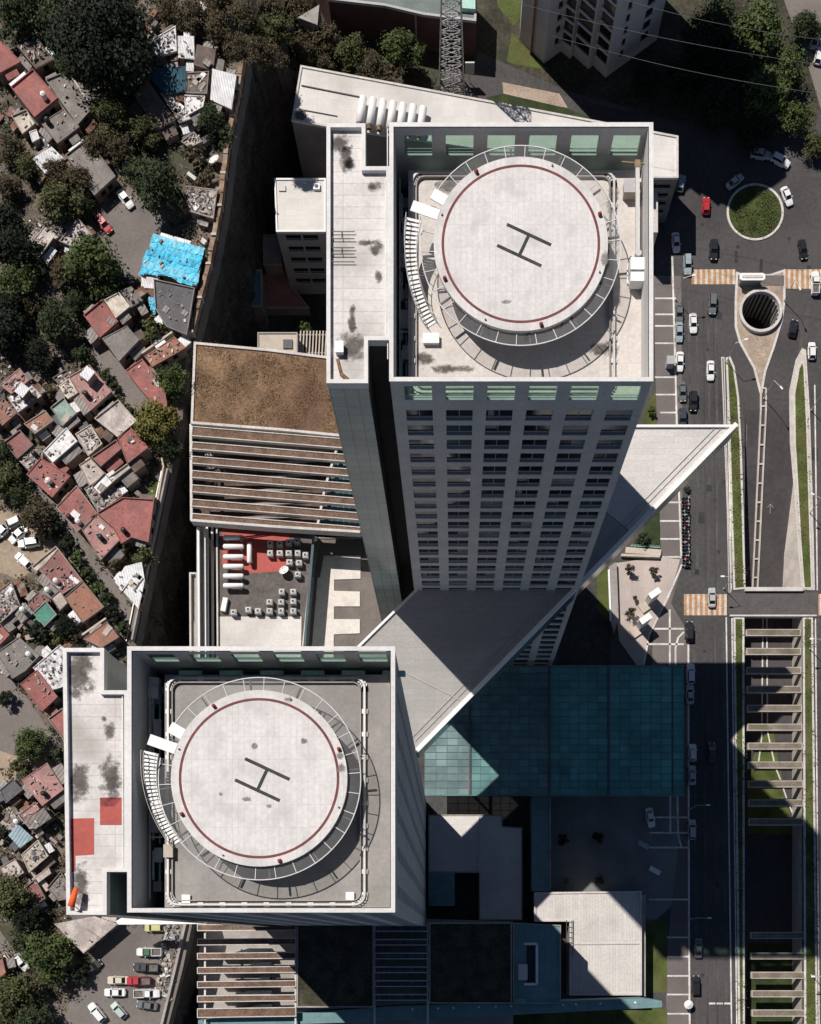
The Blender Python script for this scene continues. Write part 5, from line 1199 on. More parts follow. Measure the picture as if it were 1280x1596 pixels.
HS = [
 ('red roofed house cut by the picture edge beside the rusty shed', [(-30, 80), (-2, 62), (33, 96), (-4, 116)], 5, 'r_red', 'flat', ''),
 ('square red roofed house with one white water tank', [(18, 137), (52, 109), (91, 154), (55, 184)], 5.5, 'r_red', 'flat', 'tank'),
 ('shed with a rusty brown dented roof beside the red square house', [(27, 74), (60, 62), (84, 92), (56, 107)], 4, 'r_brown', 'shed', 'junk=14'),
 ('broad bare grey roof terrace next to the square red house', [(72, 126), (98, 115), (143, 172), (122, 196), (96, 160)], 3, 'r_grey', 'flat', 'junk=3'),
 ('small grey brown house with a round mark on its flat roof', [(64, 192), (100, 170), (124, 198), (90, 224)], 4, 'r_grey', 'flat', 'junk=5 btank'),
 ('tiny cream roofed hut below the square red house', [(19, 182), (42, 172), (56, 194), (36, 211)], 3, 'r_cream', 'flat', 'junk=4'),
 ('white corrugated shed roof above the overgrown garden', [(52, 250), (82, 231), (99, 246), (70, 270)], 4, 's_white', 'shed', 'junk=4'),
 ('tiny hut with a white lid and dark surround', [(46, 206), (57, 202), (62, 216), (51, 222)], 3.5, 'r_white', 'flat', ''),
 ('long grey brown slab roof on the slope under the small brown tree', [(103, 243), (137, 217), (181, 276), (148, 306)], 4, 'r_grey', 'flat', 'junk=4'),
 ('pinkish flat roofed hut beside the dark tree clump', [(48, 380), (70, 352), (84, 370), (61, 402)], 4, 'r_pale', 'flat', 'junk=5'),
 ('pale flat roofed house beside the red car', [(93, 377), (123, 342), (147, 369), (119, 388)], 4, 'r_pale', 'flat', 'junk=10 btank'),
 ('white rubble covered roof at the top of the shanty row', [(239, 62), (274, 41), (276, 80), (244, 90)], 4, 'rubble_white', 'flat', 'junk=14'),
 ('shanty with a rust streaked white sheet roof', [(278, 59), (303, 58), (303, 92), (278, 90)], 4, 's_white', 'shed', 'junk=5'),
 ('shanty with a brown roof and one white sheet on it', [(308, 72), (337, 78), (332, 110), (302, 102)], 4, 'r_brown', 'shed', 'sheet'),
 ('large shanty with a bright white ribbed metal roof by the boundary wall', [(332, 110), (369, 118), (361, 170), (328, 156)], 5, 's_white', 'shed', ''),
 ('grey brown gabled shed beside the glaring white scrap', [(210, 150), (232, 128), (274, 186), (244, 202)], 4, 'r_brown', 'shed', 'seam'),
 ('shanty heaped with glaring white scrap', [(248, 144), (272, 150), (299, 186), (280, 192)], 3.5, 'rubble_white', 'flat', 'junk=20 sheet=3'),
 ('dark teal metal roofed house shaded by the huge tree', [(224, 110), (290, 104), (290, 142), (256, 147)], 4.5, 's_teal_shaded', 'shed', ''),
 ('shanty with brown panels framed in white', [(291, 114), (326, 112), (323, 147), (290, 145)], 4, 'r_brown', 'flat', 'sheet=3 junk=6'),
 ('small shanty with a pinkish white roof near the dark green tree', [(288, 149), (320, 150), (317, 167), (290, 182)], 3.5, 'r_white', 'flat', 'junk=8'),
 ('hut half hidden by trees with a cream dirt roof', [(283, 222), (303, 207), (316, 222), (296, 232)], 3, 'r_beige', 'flat', 'junk=6'),
 ('shanty strewn with many coloured scraps beneath the dish', [(291, 290), (339, 296), (333, 341), (296, 330)], 3.5, 'rubble', 'flat', 'junk=45 sheet=4'),
 ('big shanty covered with a bright blue tarpaulin', [(240, 367), (318, 389), (307, 446), (281, 440), (262, 430), (218, 427), (226, 400)], 4, 'tarp', 'tarp', 'junk=6'),
 ('dark grey flat roofed workshop next to the blue tarpaulin', [(240, 436), (304, 450), (292, 523), (260, 510), (243, 482)], 3.8, 'r_dark', 'flat', 'sheet=2 junk=6'),
 ('hut with a scrap of blue tarpaulin by the grey workshop', [(231, 466), (243, 462), (243, 490), (236, 484)], 3, 'tarp', 'tarp', ''),
 ('house with a smooth cream roof above a dark yard', [(163, 468), (186, 456), (203, 478), (181, 496)], 6, 'r_cream', 'flat', ''),
 ('small grey roofed annex leaning on the cream roofed house', [(189, 455), (206, 448), (223, 468), (204, 479)], 5, 'r_grey', 'shed', 'junk=6'),
 ('red roofed house under the shade of the big round tree', [(131, 492), (160, 468), (185, 502), (157, 527)], 5, 'r_red', 'flat', 'sheet'),
 ('house with a plain grey square roof over the lane', [(160, 528), (198, 508), (217, 530), (186, 563)], 5, 'r_grey', 'flat', ''),
 ('long brick red house with a beige wall behind it near the cliff', [(226, 556), (272, 525), (290, 542), (238, 572)], 4, 'r_orange', 'flat', 'junk=10'),
 ('red roofed house with one white square of roof by the lane', [(196, 578), (222, 560), (256, 600), (262, 640), (248, 642)], 4, 'r_red', 'flat', 'sheet junk=4'),
 ('pink roofed house with two black water tanks', [(108, 588), (140, 569), (174, 611), (142, 640)], 6, 'r_pink', 'flat', 'btank=2 junk=10 hut'),
 ('narrow cream rubble roof between the pink and the sage roofs', [(92, 602), (108, 590), (122, 612), (106, 622)], 4, 'r_cream', 'flat', 'junk=10'),
 ('little brown hut above the pink roofed house', [(83, 590), (104, 577), (116, 592), (96, 604)], 3.5, 'r_brown', 'flat', 'junk=8'),
 ('house with a sage green roof', [(80, 636), (100, 620), (119, 646), (98, 665)], 5, 'r_sage', 'flat', 'sheet'),
 ('grey roof strip below the sage green roof', [(98, 667), (119, 648), (126, 656), (104, 674)], 4.5, 'r_grey', 'flat', ''),
 ('house with a large plain pale pink roof', [(148, 653), (185, 624), (214, 657), (184, 682)], 6, 'r_pale', 'flat', 'junk=3'),
 ('rough greyish beige roof with scraps between the white and the pale pink roofs', [(118, 677), (142, 662), (160, 692), (138, 711)], 5, 'r_beige', 'flat', 'junk=14 sheet'),
 ('plain red roofed house with a dark slot by the yellowish tree', [(184, 684), (203, 665), (231, 698), (199, 723)], 6, 'r_red', 'flat', 'junk=4'),
 ('red roof wing beside a dark inner yard', [(143, 713), (182, 686), (190, 700), (158, 728)], 6, 'r_red', 'flat', ''),
 ('pink and violet roofed house at the picture margin', [(0, 600), (31, 574), (46, 593), (18, 614)], 6, 'r_pink', 'flat', 'junk=16'),
 ('house with a white and cream cluttered roof', [(11, 619), (46, 595), (66, 617), (28, 644)], 5, 'rubble_white', 'flat', 'junk=26 tank hut'),
 ('orange red roofed house at the picture margin', [(-14, 630), (6, 620), (26, 645), (4, 664)], 5, 'r_orange', 'flat', 'junk=6'),
 ('narrow house with brick red and beige roof strips', [(38, 661), (71, 640), (84, 656), (55, 677)], 5, 'r_orange', 'flat', 'sheet junk=5'),
 ('plain mauve roofed house', [(7, 690), (32, 671), (53, 694), (28, 716)], 5, 'r_maroon', 'flat', ''),
 ('house with a large white roof above a black yard', [(68, 704), (104, 667), (121, 688), (83, 721)], 6, 'r_white', 'flat', 'junk=6'),
 ('cluttered grey pink roof between the mauve and the white roofs', [(30, 718), (54, 697), (68, 706), (66, 722), (46, 735)], 4.5, 'rubble', 'flat', 'junk=26 btank sheet=2'),
 ('red roofed house split by long cracks beside the dark gardens', [(42, 740), (64, 714), (110, 742), (82, 776)], 5, 'r_red', 'flat', 'junk=10 tank'),
 ('beige roofed house beside the white square roof', [(124, 725), (141, 714), (166, 740), (140, 758)], 5, 'r_beige', 'flat', 'junk=4'),
 ('house with a small dazzling white square roof', [(144, 758), (164, 738), (177, 753), (156, 772)], 6, 'r_white', 'flat', 'sheet'),
 ('pale pink walled strip of roof over a black yard', [(168, 746), (200, 723), (204, 730), (174, 754)], 5, 'r_pale', 'flat', ''),
 ('red roofed house with a white tank and a black tank', [(88, 791), (120, 757), (153, 801), (121, 829)], 5, 'r_red', 'flat', 'tank btank sheet junk=4'),
 ('rubble roofed house behind the white square roof', [(132, 762), (146, 754), (158, 774), (178, 756), (192, 772), (154, 800)], 4.5, 'rubble', 'flat', 'junk=26'),
 ('very large smooth red roofed house against the retaining wall', [(152, 800), (192, 776), (241, 779), (232, 846), (206, 838), (190, 848), (176, 822)], 5.5, 'r_red', 'flat', 'btank'),
 ('large pinkish red roofed house with faded patches', [(128, 826), (151, 801), (175, 823), (189, 840), (157, 874)], 5, 'r_pink', 'flat', 'btank sheet=2 junk=8'),
 ('shanty with a lilac and white corrugated roof by the retaining wall', [(196, 884), (222, 877), (226, 905), (216, 949), (180, 908)], 4, 's_white', 'shed', 'sheet=4 junk=8'),
 ('house with a faded maroon roof and a pale rubble patch beside the dirt car park', [(62, 889), (91, 855), (129, 905), (98, 926)], 5, 'r_maroon', 'flat', 'junk=16 tank sheet'),
 ('beige strip roof on the wall of the dirt car park', [(50, 884), (88, 852), (93, 858), (58, 891)], 3, 'r_beige', 'flat', ''),
 ('plain orange red roofed house beside the row of bushes', [(101, 931), (130, 906), (163, 946), (129, 971)], 5, 'r_orange', 'flat', 'junk=3'),
 ('small beige roof between the maroon and the orange red roofs', [(80, 932), (94, 920), (106, 940), (94, 952)], 5, 'r_beige', 'flat', ''),
 ('grey roof with a white tank above the maroon hut', [(62, 922), (78, 908), (92, 922), (80, 934)], 4.5, 'r_grey', 'flat', 'tank'),
 ('small maroon roofed hut beside the green roof', [(44, 939), (61, 922), (78, 936), (56, 956)], 4.5, 'r_maroon', 'flat', 'junk=4'),
 ('house with a vivid green roof', [(52, 956), (72, 937), (89, 958), (70, 977)], 5, 'r_green', 'flat', ''),
 ('striped grey roof of sheets beside the green roof', [(24, 958), (41, 940), (53, 955), (33, 972)], 4.5, 's_grey', 'shed', 'tank'),
 ('grey rubble roof at the picture margin near the dirt car park', [(-12, 930), (18, 906), (32, 944), (0, 972)], 4, 'rubble', 'flat', 'junk=30 sheet'),
 ('red roof with a white strip near the margin below the grey rubble', [(-16, 985), (2, 974), (16, 990), (0, 1006)], 5, 'r_red', 'flat', 'sheet'),
 ('brick red roofed house with one white sheet above the white side wing', [(130, 996), (167, 969), (186, 993), (158, 1010)], 5, 'r_orange', 'flat', 'sheet'),
 ('large plain grey brown roof with a small tank beside the bare yard', [(-6, 1018), (30, 993), (62, 1022), (40, 1046), (20, 1058)], 4.5, 'r_grey', 'flat', 'tank junk=8'),
 ('plain red roofed house with scattered scraps near the bare yard', [(32, 1066), (58, 1044), (90, 1086), (66, 1109)], 5, 'r_red', 'flat', 'junk=8'),
 ('shanty with a white sheet roof and black rubble beside the side wing', [(52, 1041), (94, 1005), (112, 1020), (112, 1066), (82, 1076)], 4.5, 'rubble_white', 'flat', 'junk=30'),
 ('small red roof strip tucked behind the side wing', [(76, 1120), (98, 1104), (112, 1150), (104, 1160)], 4.5, 'r_red', 'flat', ''),
 ('pinkish red roofed house with a black tank below the bushy tree', [(34, 1216), (74, 1189), (100, 1230), (66, 1256)], 5, 'r_pink', 'flat', 'btank junk=12'),
 ('dark grey roof beside the pinkish red house', [(0, 1232), (20, 1214), (36, 1231), (10, 1252)], 4, 'r_dark', 'flat', ''),
 ('small pink roof below the pinkish red house', [(32, 1268), (56, 1250), (62, 1261), (40, 1280)], 4.5, 'r_pink', 'flat', 'junk=3'),
 ('grey and beige striped roof close to the side wing', [(38, 1282), (70, 1259), (80, 1275), (50, 1296)], 5, 's_grey', 'shed', 'junk=2'),
 ('house with a pale blue corrugated roof', [(14, 1302), (30, 1285), (52, 1306), (31, 1322)], 4.5, 's_blue', 'shed', ''),
 ('beige scrap roof above the pale blue corrugated one', [(12, 1284), (30, 1271), (40, 1282), (22, 1294)], 4, 'rubble', 'flat', 'junk=12 tank'),
 ('pinkish beige rubble roof below the pale blue one', [(34, 1332), (60, 1309), (76, 1334), (46, 1360)], 4, 'r_beige', 'flat', 'junk=26'),
 ('pale pink bare roof near the margin under the rubble roofs', [(0, 1352), (24, 1338), (38, 1360), (14, 1376)], 4.5, 'r_pale', 'flat', 'junk=6'),
 ('small beige roof over a black yard by the side wing', [(50, 1370), (76, 1352), (80, 1361), (57, 1378)], 4, 'r_beige', 'flat', ''),
 ('half hidden maroon roofed house between the two big trees', [(34, 1388), (56, 1370), (72, 1400), (52, 1413)], 4, 'r_maroon', 'flat', ''),
 ('hut with a yellow sign and cluttered grey roof under the side wing', [(74, 1384), (96, 1358), (108, 1380), (104, 1402), (92, 1404)], 4, 'r_grey', 'flat', 'junk=8'),
 ('long pale pink sheet roofed hall next to the car park', [(86, 1440), (148, 1428), (184, 1440), (130, 1486)], 5, 'r_pale', 'shed', 'seam junk=2'),
 ('tiny orange roof at the lower picture margin', [(-8, 1498), (4, 1490), (10, 1516), (-6, 1528)], 4, 'r_orange', 'flat', ''),
]
for label, pts, h, rm, style, ex in HS: house(label, pts, h, rm, style, ex)
dish('white satellite dish standing by the boundary wall of the shanties', 337, 257, ZH, 1.15, 2.4)
# boundary wall along the edge of the town
bw = thing('boundary_wall', 'crumbling brown boundary wall along the brink of the pit', 'wall', P(340, 300, ZH))
ep = [P2(a - 5, b, ZH) for a, b in EDGE[2:8]]
s = MB(); dd = densify(ep, 2.2); rr = random.Random(5)
for a, b in zip(dd, dd[1:]): s.bar((a[0], a[1], ZH + .9), (b[0] * .97 + a[0] * .03, b[1] * .97 + a[1] * .03, ZH + .9 + rr.uniform(-.2, .2)), .9, 2 + rr.uniform(-.3, .3))
s.build('wall', M('old_wall', (.24, .16, .11), var=.4, scale=.6, fine=3, fvar=.3, stain=.7, stain_scale=.3, stain_col=(.40, .33, .27)), bw)
s = MB()
for q in densify(ep, 5): s.box((q[0], q[1], ZH + 1), (1.1, .45, 2.3))
s.build('pier', K['beige_wall'], bw)
bw2 = thing('boundary_wall', 'thin grey wall and pipe following the brink beside the red roofs', 'wall', P(240, 860, ZH))
ep = [P2(a - 4, b, ZH) for a, b in EDGE[10:14]]
MB().path([(a, b, ZH + .8) for a, b in ep], .35, 1.6).build('wall', K['concrete'], bw2); MB().path([(a - 1.5, b, ZH + .3) for a, b in ep], .2, .2).build('pipe', K['steel'], bw2)
fw = thing('garden_wall', 'low pale wall along the small lawn by the retaining wall', 'wall', P(250, 745, ZH)); MB().path([P(253, 715, ZH + .6), P(256, 728, ZH + .6), P(247, 780, ZH + .6)], .3, 1.2).build('wall', K['beige_wall'], fw)
bw3 = thing('retaining_wall', 'old stone wall on the brink beside the car park', 'wall', P(275, 1520, ZH)); MB().path([P(290, 1438, ZH + .3), P(276, 1500, ZH + .3), P(252, 1600, ZH + .3)], .5, 1.1).build('wall', K['concrete'], bw3)
hs('lawn', [(228, 762), (250, 745), (246, 782), (232, 778)], K['grass'], .03)
hs('yard', [(166, 790), (200, 740), (258, 735), (242, 778), (192, 776)], K['r_dark'], .02)
for i, (lab, pts) in enumerate((('long beige garden wall behind the brick red house', [(224, 555), (271, 522)]), ('thin beige wall above the brick red house with the white sheet', [(131, 992), (168, 966)]), ('low wall beside the broad grey roof terrace', [(98, 100), (142, 168)]))):
    g = thing('garden_wall', lab, 'wall', P(*pts[0], ZH)); MB().path([P(a, b, ZH + 1.2) for a, b in pts], .35, 2.4).build('wall', K['beige_wall'], g)
# ------------------------------------------------------------------ trees
LEAF = {}
def LM(n, c, dark=.55):
    m = bpy.data.materials.new('leaf_' + n); m.use_nodes = True; nt = m.node_tree; b = nt.nodes['Principled BSDF']; b.inputs['Roughness'].default_value = .75; b.inputs['Specular IOR Level'].default_value = .2
    g = nt.nodes.new('ShaderNodeNewGeometry'); nz = nt.nodes.new('ShaderNodeTexNoise'); nz.inputs['Scale'].default_value = .45; nz.inputs['Detail'].default_value = 3; nt.links.new(g.outputs['Position'], nz.inputs['Vector'])
    ad = nt.nodes.new('ShaderNodeMath'); ad.operation = 'MULTIPLY_ADD'; nt.links.new(g.outputs['Random Per Island'], ad.inputs[0]); ad.inputs[1].default_value = .55; nt.links.new(nz.outputs['Fac'], ad.inputs[2])
    cr = nt.nodes.new('ShaderNodeValToRGB'); nt.links.new(ad.outputs[0], cr.inputs[0])
    e = cr.color_ramp.elements; e[0].position = .35; e[0].color = tuple(q * dark for q in c) + (1,); e[1].position = 1; e[1].color = tuple(min(1, q * 1.75) for q in c) + (1,)
    nt.links.new(cr.outputs[0], b.inputs['Base Color']); LEAF[n] = m
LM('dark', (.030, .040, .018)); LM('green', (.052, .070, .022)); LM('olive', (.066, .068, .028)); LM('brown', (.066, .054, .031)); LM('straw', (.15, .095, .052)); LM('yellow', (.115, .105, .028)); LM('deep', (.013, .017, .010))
K['bark'] = M('bark', (.11, .085, .065), var=.3, scale=2)
def crown_mesh(nm, r, hgt, nl, leaf, seed, nclump, sparse=.0):
    rs = np.random.RandomState(seed)
    cl = []
    while len(cl) < nclump:
        v = rs.uniform(-1, 1, 3); l = np.linalg.norm(v)
        if .35 < l < 1 and v[2] > -.55: cl.append(v * [r * .74, r * .74, hgt * .40])
    cl = np.array(cl) * rs.uniform(.8, 1.18, (nclump, 1)); cr = r * rs.uniform(.12, .36, nclump)
    nclump = len(cl); i = rs.randint(0, nclump, nl); d = rs.normal(size=(nl, 3)); d /= np.linalg.norm(d, axis=1)[:, None]; d[:, 2] = np.abs(d[:, 2]) * .9 - .15 * rs.rand(nl)
    pos = cl[i] + d * cr[i][:, None] * np.clip(rs.normal(.8, .38, nl), .1, 1.9)[:, None] * [1.15, 1.15, .8]
    nr = d + rs.normal(size=(nl, 3)) * .55 + [0, 0, .5]; nr /= np.linalg.norm(nr, axis=1)[:, None]
    t = np.cross(nr, rs.normal(size=(nl, 3))); t /= np.linalg.norm(t, axis=1)[:, None]; b = np.cross(nr, t)
    sz = leaf * rs.uniform(.6, 1.3, nl)[:, None]; asp = rs.uniform(.5, .9, nl)[:, None]
    v = np.stack([pos - t * sz, pos + b * sz * asp, pos + t * sz, pos - b * sz * asp], 1).reshape(-1, 3)
    v[:, 2] += hgt * .55
    me = bpy.data.meshes.new(nm); me.vertices.add(nl * 4); me.vertices.foreach_set('co', v.ravel()); me.loops.add(nl * 4); me.loops.foreach_set('vertex_index', np.arange(nl * 4, dtype=np.int32))
    me.polygons.add(nl); me.polygons.foreach_set('loop_start', np.arange(nl, dtype=np.int32) * 4); me.polygons.foreach_set('loop_total', np.full(nl, 4, dtype=np.int32)); me.update(); me.validate()
    me.materials.append(LEAF['green'])
    s = MB(); s.tube([(0, 0, -.3), (.05 * r, .02 * r, hgt * .3), (0, .04 * r, hgt * .62)], .1, 8, radii=[.075 * r, .055 * r, .03 * r])
    for q in range(min(nclump, 7)):
        c = cl[q] + [0, 0, hgt * .55]; s.tube([(.04 * r, .02 * r, hgt * .28), (c[0] * .5, c[1] * .5, (c[2] + hgt * .28) * .52), tuple(c)], .05, 6, radii=[.04 * r, .028 * r, .012 * r])
    tm = s.build('trunk', K['bark'], fix=False, smooth=True); tme = tm.data; bpy.data.objects.remove(tm)
    return me, tme
CROWN = {'s': [crown_mesh('crown', 1.8, 3.4, 700, .24, 1 + k, 9) for k in range(2)], 'm': [crown_mesh('crown', 4.4, 7, 5600, .24, 11 + k, 40) for k in range(3)], 'l': [crown_mesh('crown', 8.5, 12, 18000, .28, 21 + k, 95) for k in range(2)]}
BR = {'s': 1.8, 'm': 4.4, 'l': 8.5}; BHt = {'s': 3.4, 'm': 7, 'l': 12}
tn = [0]
def tree(label, px, py, rpx, leaf='green', z=ZH, nm='tree', hf=1.0):
    tn[0] += 1
    r0 = rpx * (H - z - 6) / F; kd = 's' if r0 < 2.6 else 'm' if r0 < 6.6 else 'l'
    sc = r0 / BR[kd]; hz = BHt[kd] * sc * hf
    x, y, _ = P(px, py, z + hz * .55)
    t = thing(nm, label, 'tree' if nm == 'tree' else nm.replace('_', ' '), (x, y, z), None)
    cm, tm = CROWN[kd][tn[0] % len(CROWN[kd])]
    for n_, me in (('crown', cm), ('trunk', tm)):
        o = bpy.data.objects.new(n_, me); COL.objects.link(o); o.parent = t
        if n_ == 'crown': o.material_slots[0].link = 'OBJECT'; o.material_slots[0].material = LEAF[leaf]
    t.scale = (sc, sc, sc * hf); t.rotation_euler = (0, 0, tn[0] * 2.4)
    return t
TR = [
 ('huge almost black tree above the shanties', 165, 66, 84, 'deep'), ('dark green tree beside the huge black tree', 96, 40, 42, 'dark'), ('dark tree in the upper corner of the town', 26, 26, 40, 'dark'),
 ('olive tree between the grey terrace and the long slab roof', 172, 186, 34, 'olive'), ('small brown tree over the long slab roof', 150, 228, 24, 'brown'), ('dark green tree beside the white shanty roofs', 328, 190, 25, 'dark'),
 ('olive tree above the hut with the cream dirt roof', 228, 206, 26, 'olive'), ('brown bush beside the satellite dish', 305, 240, 20, 'brown'), ('spreading dark green tree above the blue tarpaulin', 246, 292, 44, 'dark'),
 ('olive tree over the overgrown garden', 96, 318, 38, 'olive'), ('brown shrub above the olive garden tree', 88, 270, 24, 'brown'), ('dark clump by the margin near the pinkish hut', 26, 388, 40, 'deep'),
 ('round green tree at the margin below the pinkish hut', 28, 440, 36, 'green'), ('big round green tree above the cream roofed house', 142, 414, 48, 'green'), ('brown leaved tree beside the big round tree', 104, 424, 28, 'brown'),
 ('dark brownish tree over the bend of the lane', 88, 500, 36, 'dark'), ('dark tree at the margin above the pink and violet house', 10, 520, 40, 'deep'), ('bush behind the plain grey square roof', 242, 516, 20, 'olive'),
 ('green tree shading the garden roof corner', 268, 592, 28, 'green'), ('yellowish green tree between the red roofs and the pergola', 244, 662, 38, 'yellow'), ('dark lower crown under the yellowish tree', 262, 694, 24, 'dark'),
 ('round bush by the pink roofed house', 164, 584, 11, 'dark'), ('second round bush along the lane by the pink house', 178, 602, 11, 'dark'), ('hedge tree between the pink and the pale pink roofs', 182, 622, 14, 'olive'), ('dark shrub next to the pale pink roof', 203, 645, 17, 'dark'),
 ('olive tree at the margin beside the cracked red roof', 12, 748, 32, 'olive'), ('brown crowned tree over the dirt car park', 58, 806, 32, 'brown'), ('dark tree beside the brown one at the car park', 84, 830, 20, 'deep'), ('dark shady shrub on the lane', 104, 848, 18, 'deep'),
 ('first bush of the row along the lane', 118, 872, 14, 'green'), ('second bush of the row along the lane', 136, 894, 15, 'dark'), ('third bush of the row along the lane', 150, 914, 14, 'green'), ('fourth bush of the row along the lane', 164, 932, 14, 'dark'), ('last dark bush at the end of the row', 180, 956, 16, 'deep'),
 ('brown bush beside the lilac and white shanty', 176, 880, 16, 'brown'), ('grey green tree by the retaining wall', 226, 872, 18, 'olive'), ('dark tree in the yard beside the green roof', 102, 972, 22, 'deep'), ('dark low tree below the striped grey roof', 58, 990, 20, 'deep'), ('dark tree beside the brick red roof with the white sheet', 192, 978, 14, 'dark'),
 ('small dark round tree in the bare yard', 6, 1086, 15, 'deep'), ('bushy green tree beside the side wing', 50, 1162, 30, 'green'), ('olive shrub below the bushy green tree', 34, 1192, 18, 'olive'), ('dark shrub pressed against the side wing', 88, 1176, 16, 'dark'),
 ('olive tree over the maroon roof', 18, 1398, 38, 'olive'), ('dark tree under the olive one', 42, 1430, 28, 'deep'), ('big green tree beside the pale pink hall', 76, 1494, 44, 'green'), ('brown green tree at the lower corner', 22, 1552, 40, 'olive'), ('dark tree at the lower margin', 50, 1592, 36, 'dark'), ('shadowy tree beside the car park entrance', 122, 1520, 20, 'deep'),
 ('brown brush by the margin above the overgrown garden', 16, 232, 24, 'brown'), ('olive brush between ruins at the margin', 44, 262, 22, 'olive'), ('dry brush by the ruined walls at the margin', 14, 292, 22, 'brown'), ('brown thicket below the white corrugated shed', 122, 284, 26, 'brown'), ('dark thicket behind the olive garden tree', 128, 322, 22, 'dark'), ('green thicket beside the dark margin clump', 58, 420, 22, 'dark'), ('dark crown at the margin over the ruins', 6, 346, 30, 'deep'), ('dark tree at the margin under the round green tree', 12, 482, 32, 'deep'), ('brown tree between two dark margin trees', 46, 474, 22, 'brown'),
 ('dark crown on the bend by the red shaded roof', 118, 474, 22, 'dark'), ('low dark tree beside the pink and violet house', 62, 552, 26, 'deep'), ('brown shrub above the sage green roof', 78, 610, 14, 'brown'), ('dark shrub at the corner of the red tree shaded roof', 128, 556, 16, 'dark'), ('grey brown brush under the dish', 322, 276, 18, 'brown'), ('dark brush beside the boundary wall', 350, 214, 18, 'dark'), ('olive brush in front of the dark teal roof', 198, 190, 18, 'olive'), ('brown tree above the garden shed', 186, 232, 24, 'brown'), ('dark green crown by the white car', 214, 270, 24, 'dark'),
 ('olive margin tree below the mauve roof', 6, 712, 26, 'dark'), ('dark tree between cracked red roof and car park', 34, 774, 24, 'dark'), ('brown brush over the yard of rubble', 196, 860, 14, 'brown'), ('olive shrub in the yard below the striped grey roof', 86, 1000, 14, 'olive'), ('brown shrub beside the side wing and the white sheet roof', 112, 994, 12, 'brown'), ('dark shrub at the margin below the red roof strip', 8, 1300, 16, 'deep'), ('dark crown beside the small orange roof', 30, 1466, 18, 'dark'), ('brown brush between the lower trees', 52, 1536, 24, 'brown'), ('olive tree at the very corner', 8, 1588, 26, 'olive'),
 ('dark shadowy crown left of the huge tree', 60, 8, 36, 'deep'), ('dark crown under the huge black tree', 206, 116, 34, 'deep'), ('green crown on the flank of the huge black tree', 106, 92, 26, 'green'),
]
for a in TR: tree(*a)
TN = [('brown tree above the shanty row', 300, 28, 28, 'brown', ZH), ('brown tree next to the boundary wall', 340, 44, 26, 'brown', ZH), ('brown tree at the north end of the boundary wall', 370, 74, 22, 'brown', 29), ('olive tree on the slope north of the pit', 436, 44, 28, 'olive', 12), ('brown tree hanging over the dark pit', 404, 82, 28, 'brown', 22),
 ('brown tree near the pale rock', 466, 84, 28, 'brown', 4), ('reddish brown tree beside the hall', 508, 62, 28, 'brown', 2), ('olive brown tree behind the white north roof', 546, 84, 28, 'olive', 2), ('brown shrubby tree touching the white north roof', 504, 106, 22, 'brown', 2), ('brown tree between the hall and the white north roof', 580, 104, 24, 'brown', 2), ('brown tree in the row behind the white north roof', 610, 112, 18, 'brown', 2),
 ('green tree standing before the columns of the hall', 628, 78, 34, 'green', 2), ('brown tree at the upper margin', 462, 18, 26, 'brown', 4), ('brown bush at the upper margin', 382, 26, 26, 'brown', 24), ('dark bush beside the pylon', 592, 134, 14, 'dark', 2), ('brown tree over the wooded slope', 420, 12, 24, 'brown', 14), ('olive brown tree on the brink of the wooded slope', 398, 50, 22, 'olive', 22), ('brown shrub at the lower rim of the wooded slope', 434, 92, 20, 'brown', 11), ('brown shrub between two brown trees of the slope', 484, 52, 22, 'brown', 2), ('brown bush beside the pale lane at the upper margin', 342, 8, 26, 'brown', ZH), ('reddish bush behind the shanty row', 262, 14, 22, 'brown', ZH)]
for l, x, y, r, k, z in TN: tree(l, x, y, r, k, z)
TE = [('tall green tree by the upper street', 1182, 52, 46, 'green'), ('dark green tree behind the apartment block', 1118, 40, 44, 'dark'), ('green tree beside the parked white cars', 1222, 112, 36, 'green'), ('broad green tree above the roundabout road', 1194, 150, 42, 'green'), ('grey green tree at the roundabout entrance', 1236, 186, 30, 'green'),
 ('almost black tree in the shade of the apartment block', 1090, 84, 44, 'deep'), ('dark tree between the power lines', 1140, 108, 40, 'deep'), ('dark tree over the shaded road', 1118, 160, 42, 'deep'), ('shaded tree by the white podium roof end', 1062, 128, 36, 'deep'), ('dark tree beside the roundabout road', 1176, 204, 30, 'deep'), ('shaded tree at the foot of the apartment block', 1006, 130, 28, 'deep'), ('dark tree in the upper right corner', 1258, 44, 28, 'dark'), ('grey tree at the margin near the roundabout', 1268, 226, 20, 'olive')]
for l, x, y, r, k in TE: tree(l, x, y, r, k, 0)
tree('small brown tree on the pale plaza by the retaining wall', 981, 888, 8.5, 'brown', 0, 'tree', 1.6); tree('small brown tree on the pale plaza near the motorcycles', 1020, 889, 8.5, 'brown', 0, 'tree', 1.6); tree('small brown tree on the pale plaza near the lower vent tower', 982, 953, 9, 'brown', 0, 'tree', 1.6); tree('thin little palm like tree beside the upper vent tower', 990, 932, 5, 'olive', 0, 'tree', 2)
tree('dark shrub in the corner next to the trellis', 476, 508, 13, 'green', -6); tree('dark shrub in a pit beside the forecourt', 934, 1372, 9, 'dark', 0); tree('small yellowish shrub on the shaded forecourt', 884, 1374, 5, 'yellow', 0); tree('dark shrub at the north side of the forecourt', 878, 1308, 11, 'deep', 0); tree('dark round shrub in the middle of the forecourt', 932, 1306, 10, 'deep', 0)
tree('hedge shrub under the tip of the triangular roof', 1072, 762, 6, 'dark', 0); tree('hedge bush beside the gate fence', 1000, 838, 12, 'dark', 0); tree('green bush at the east foot of the tower', 1016, 640, 9, 'green', 0)
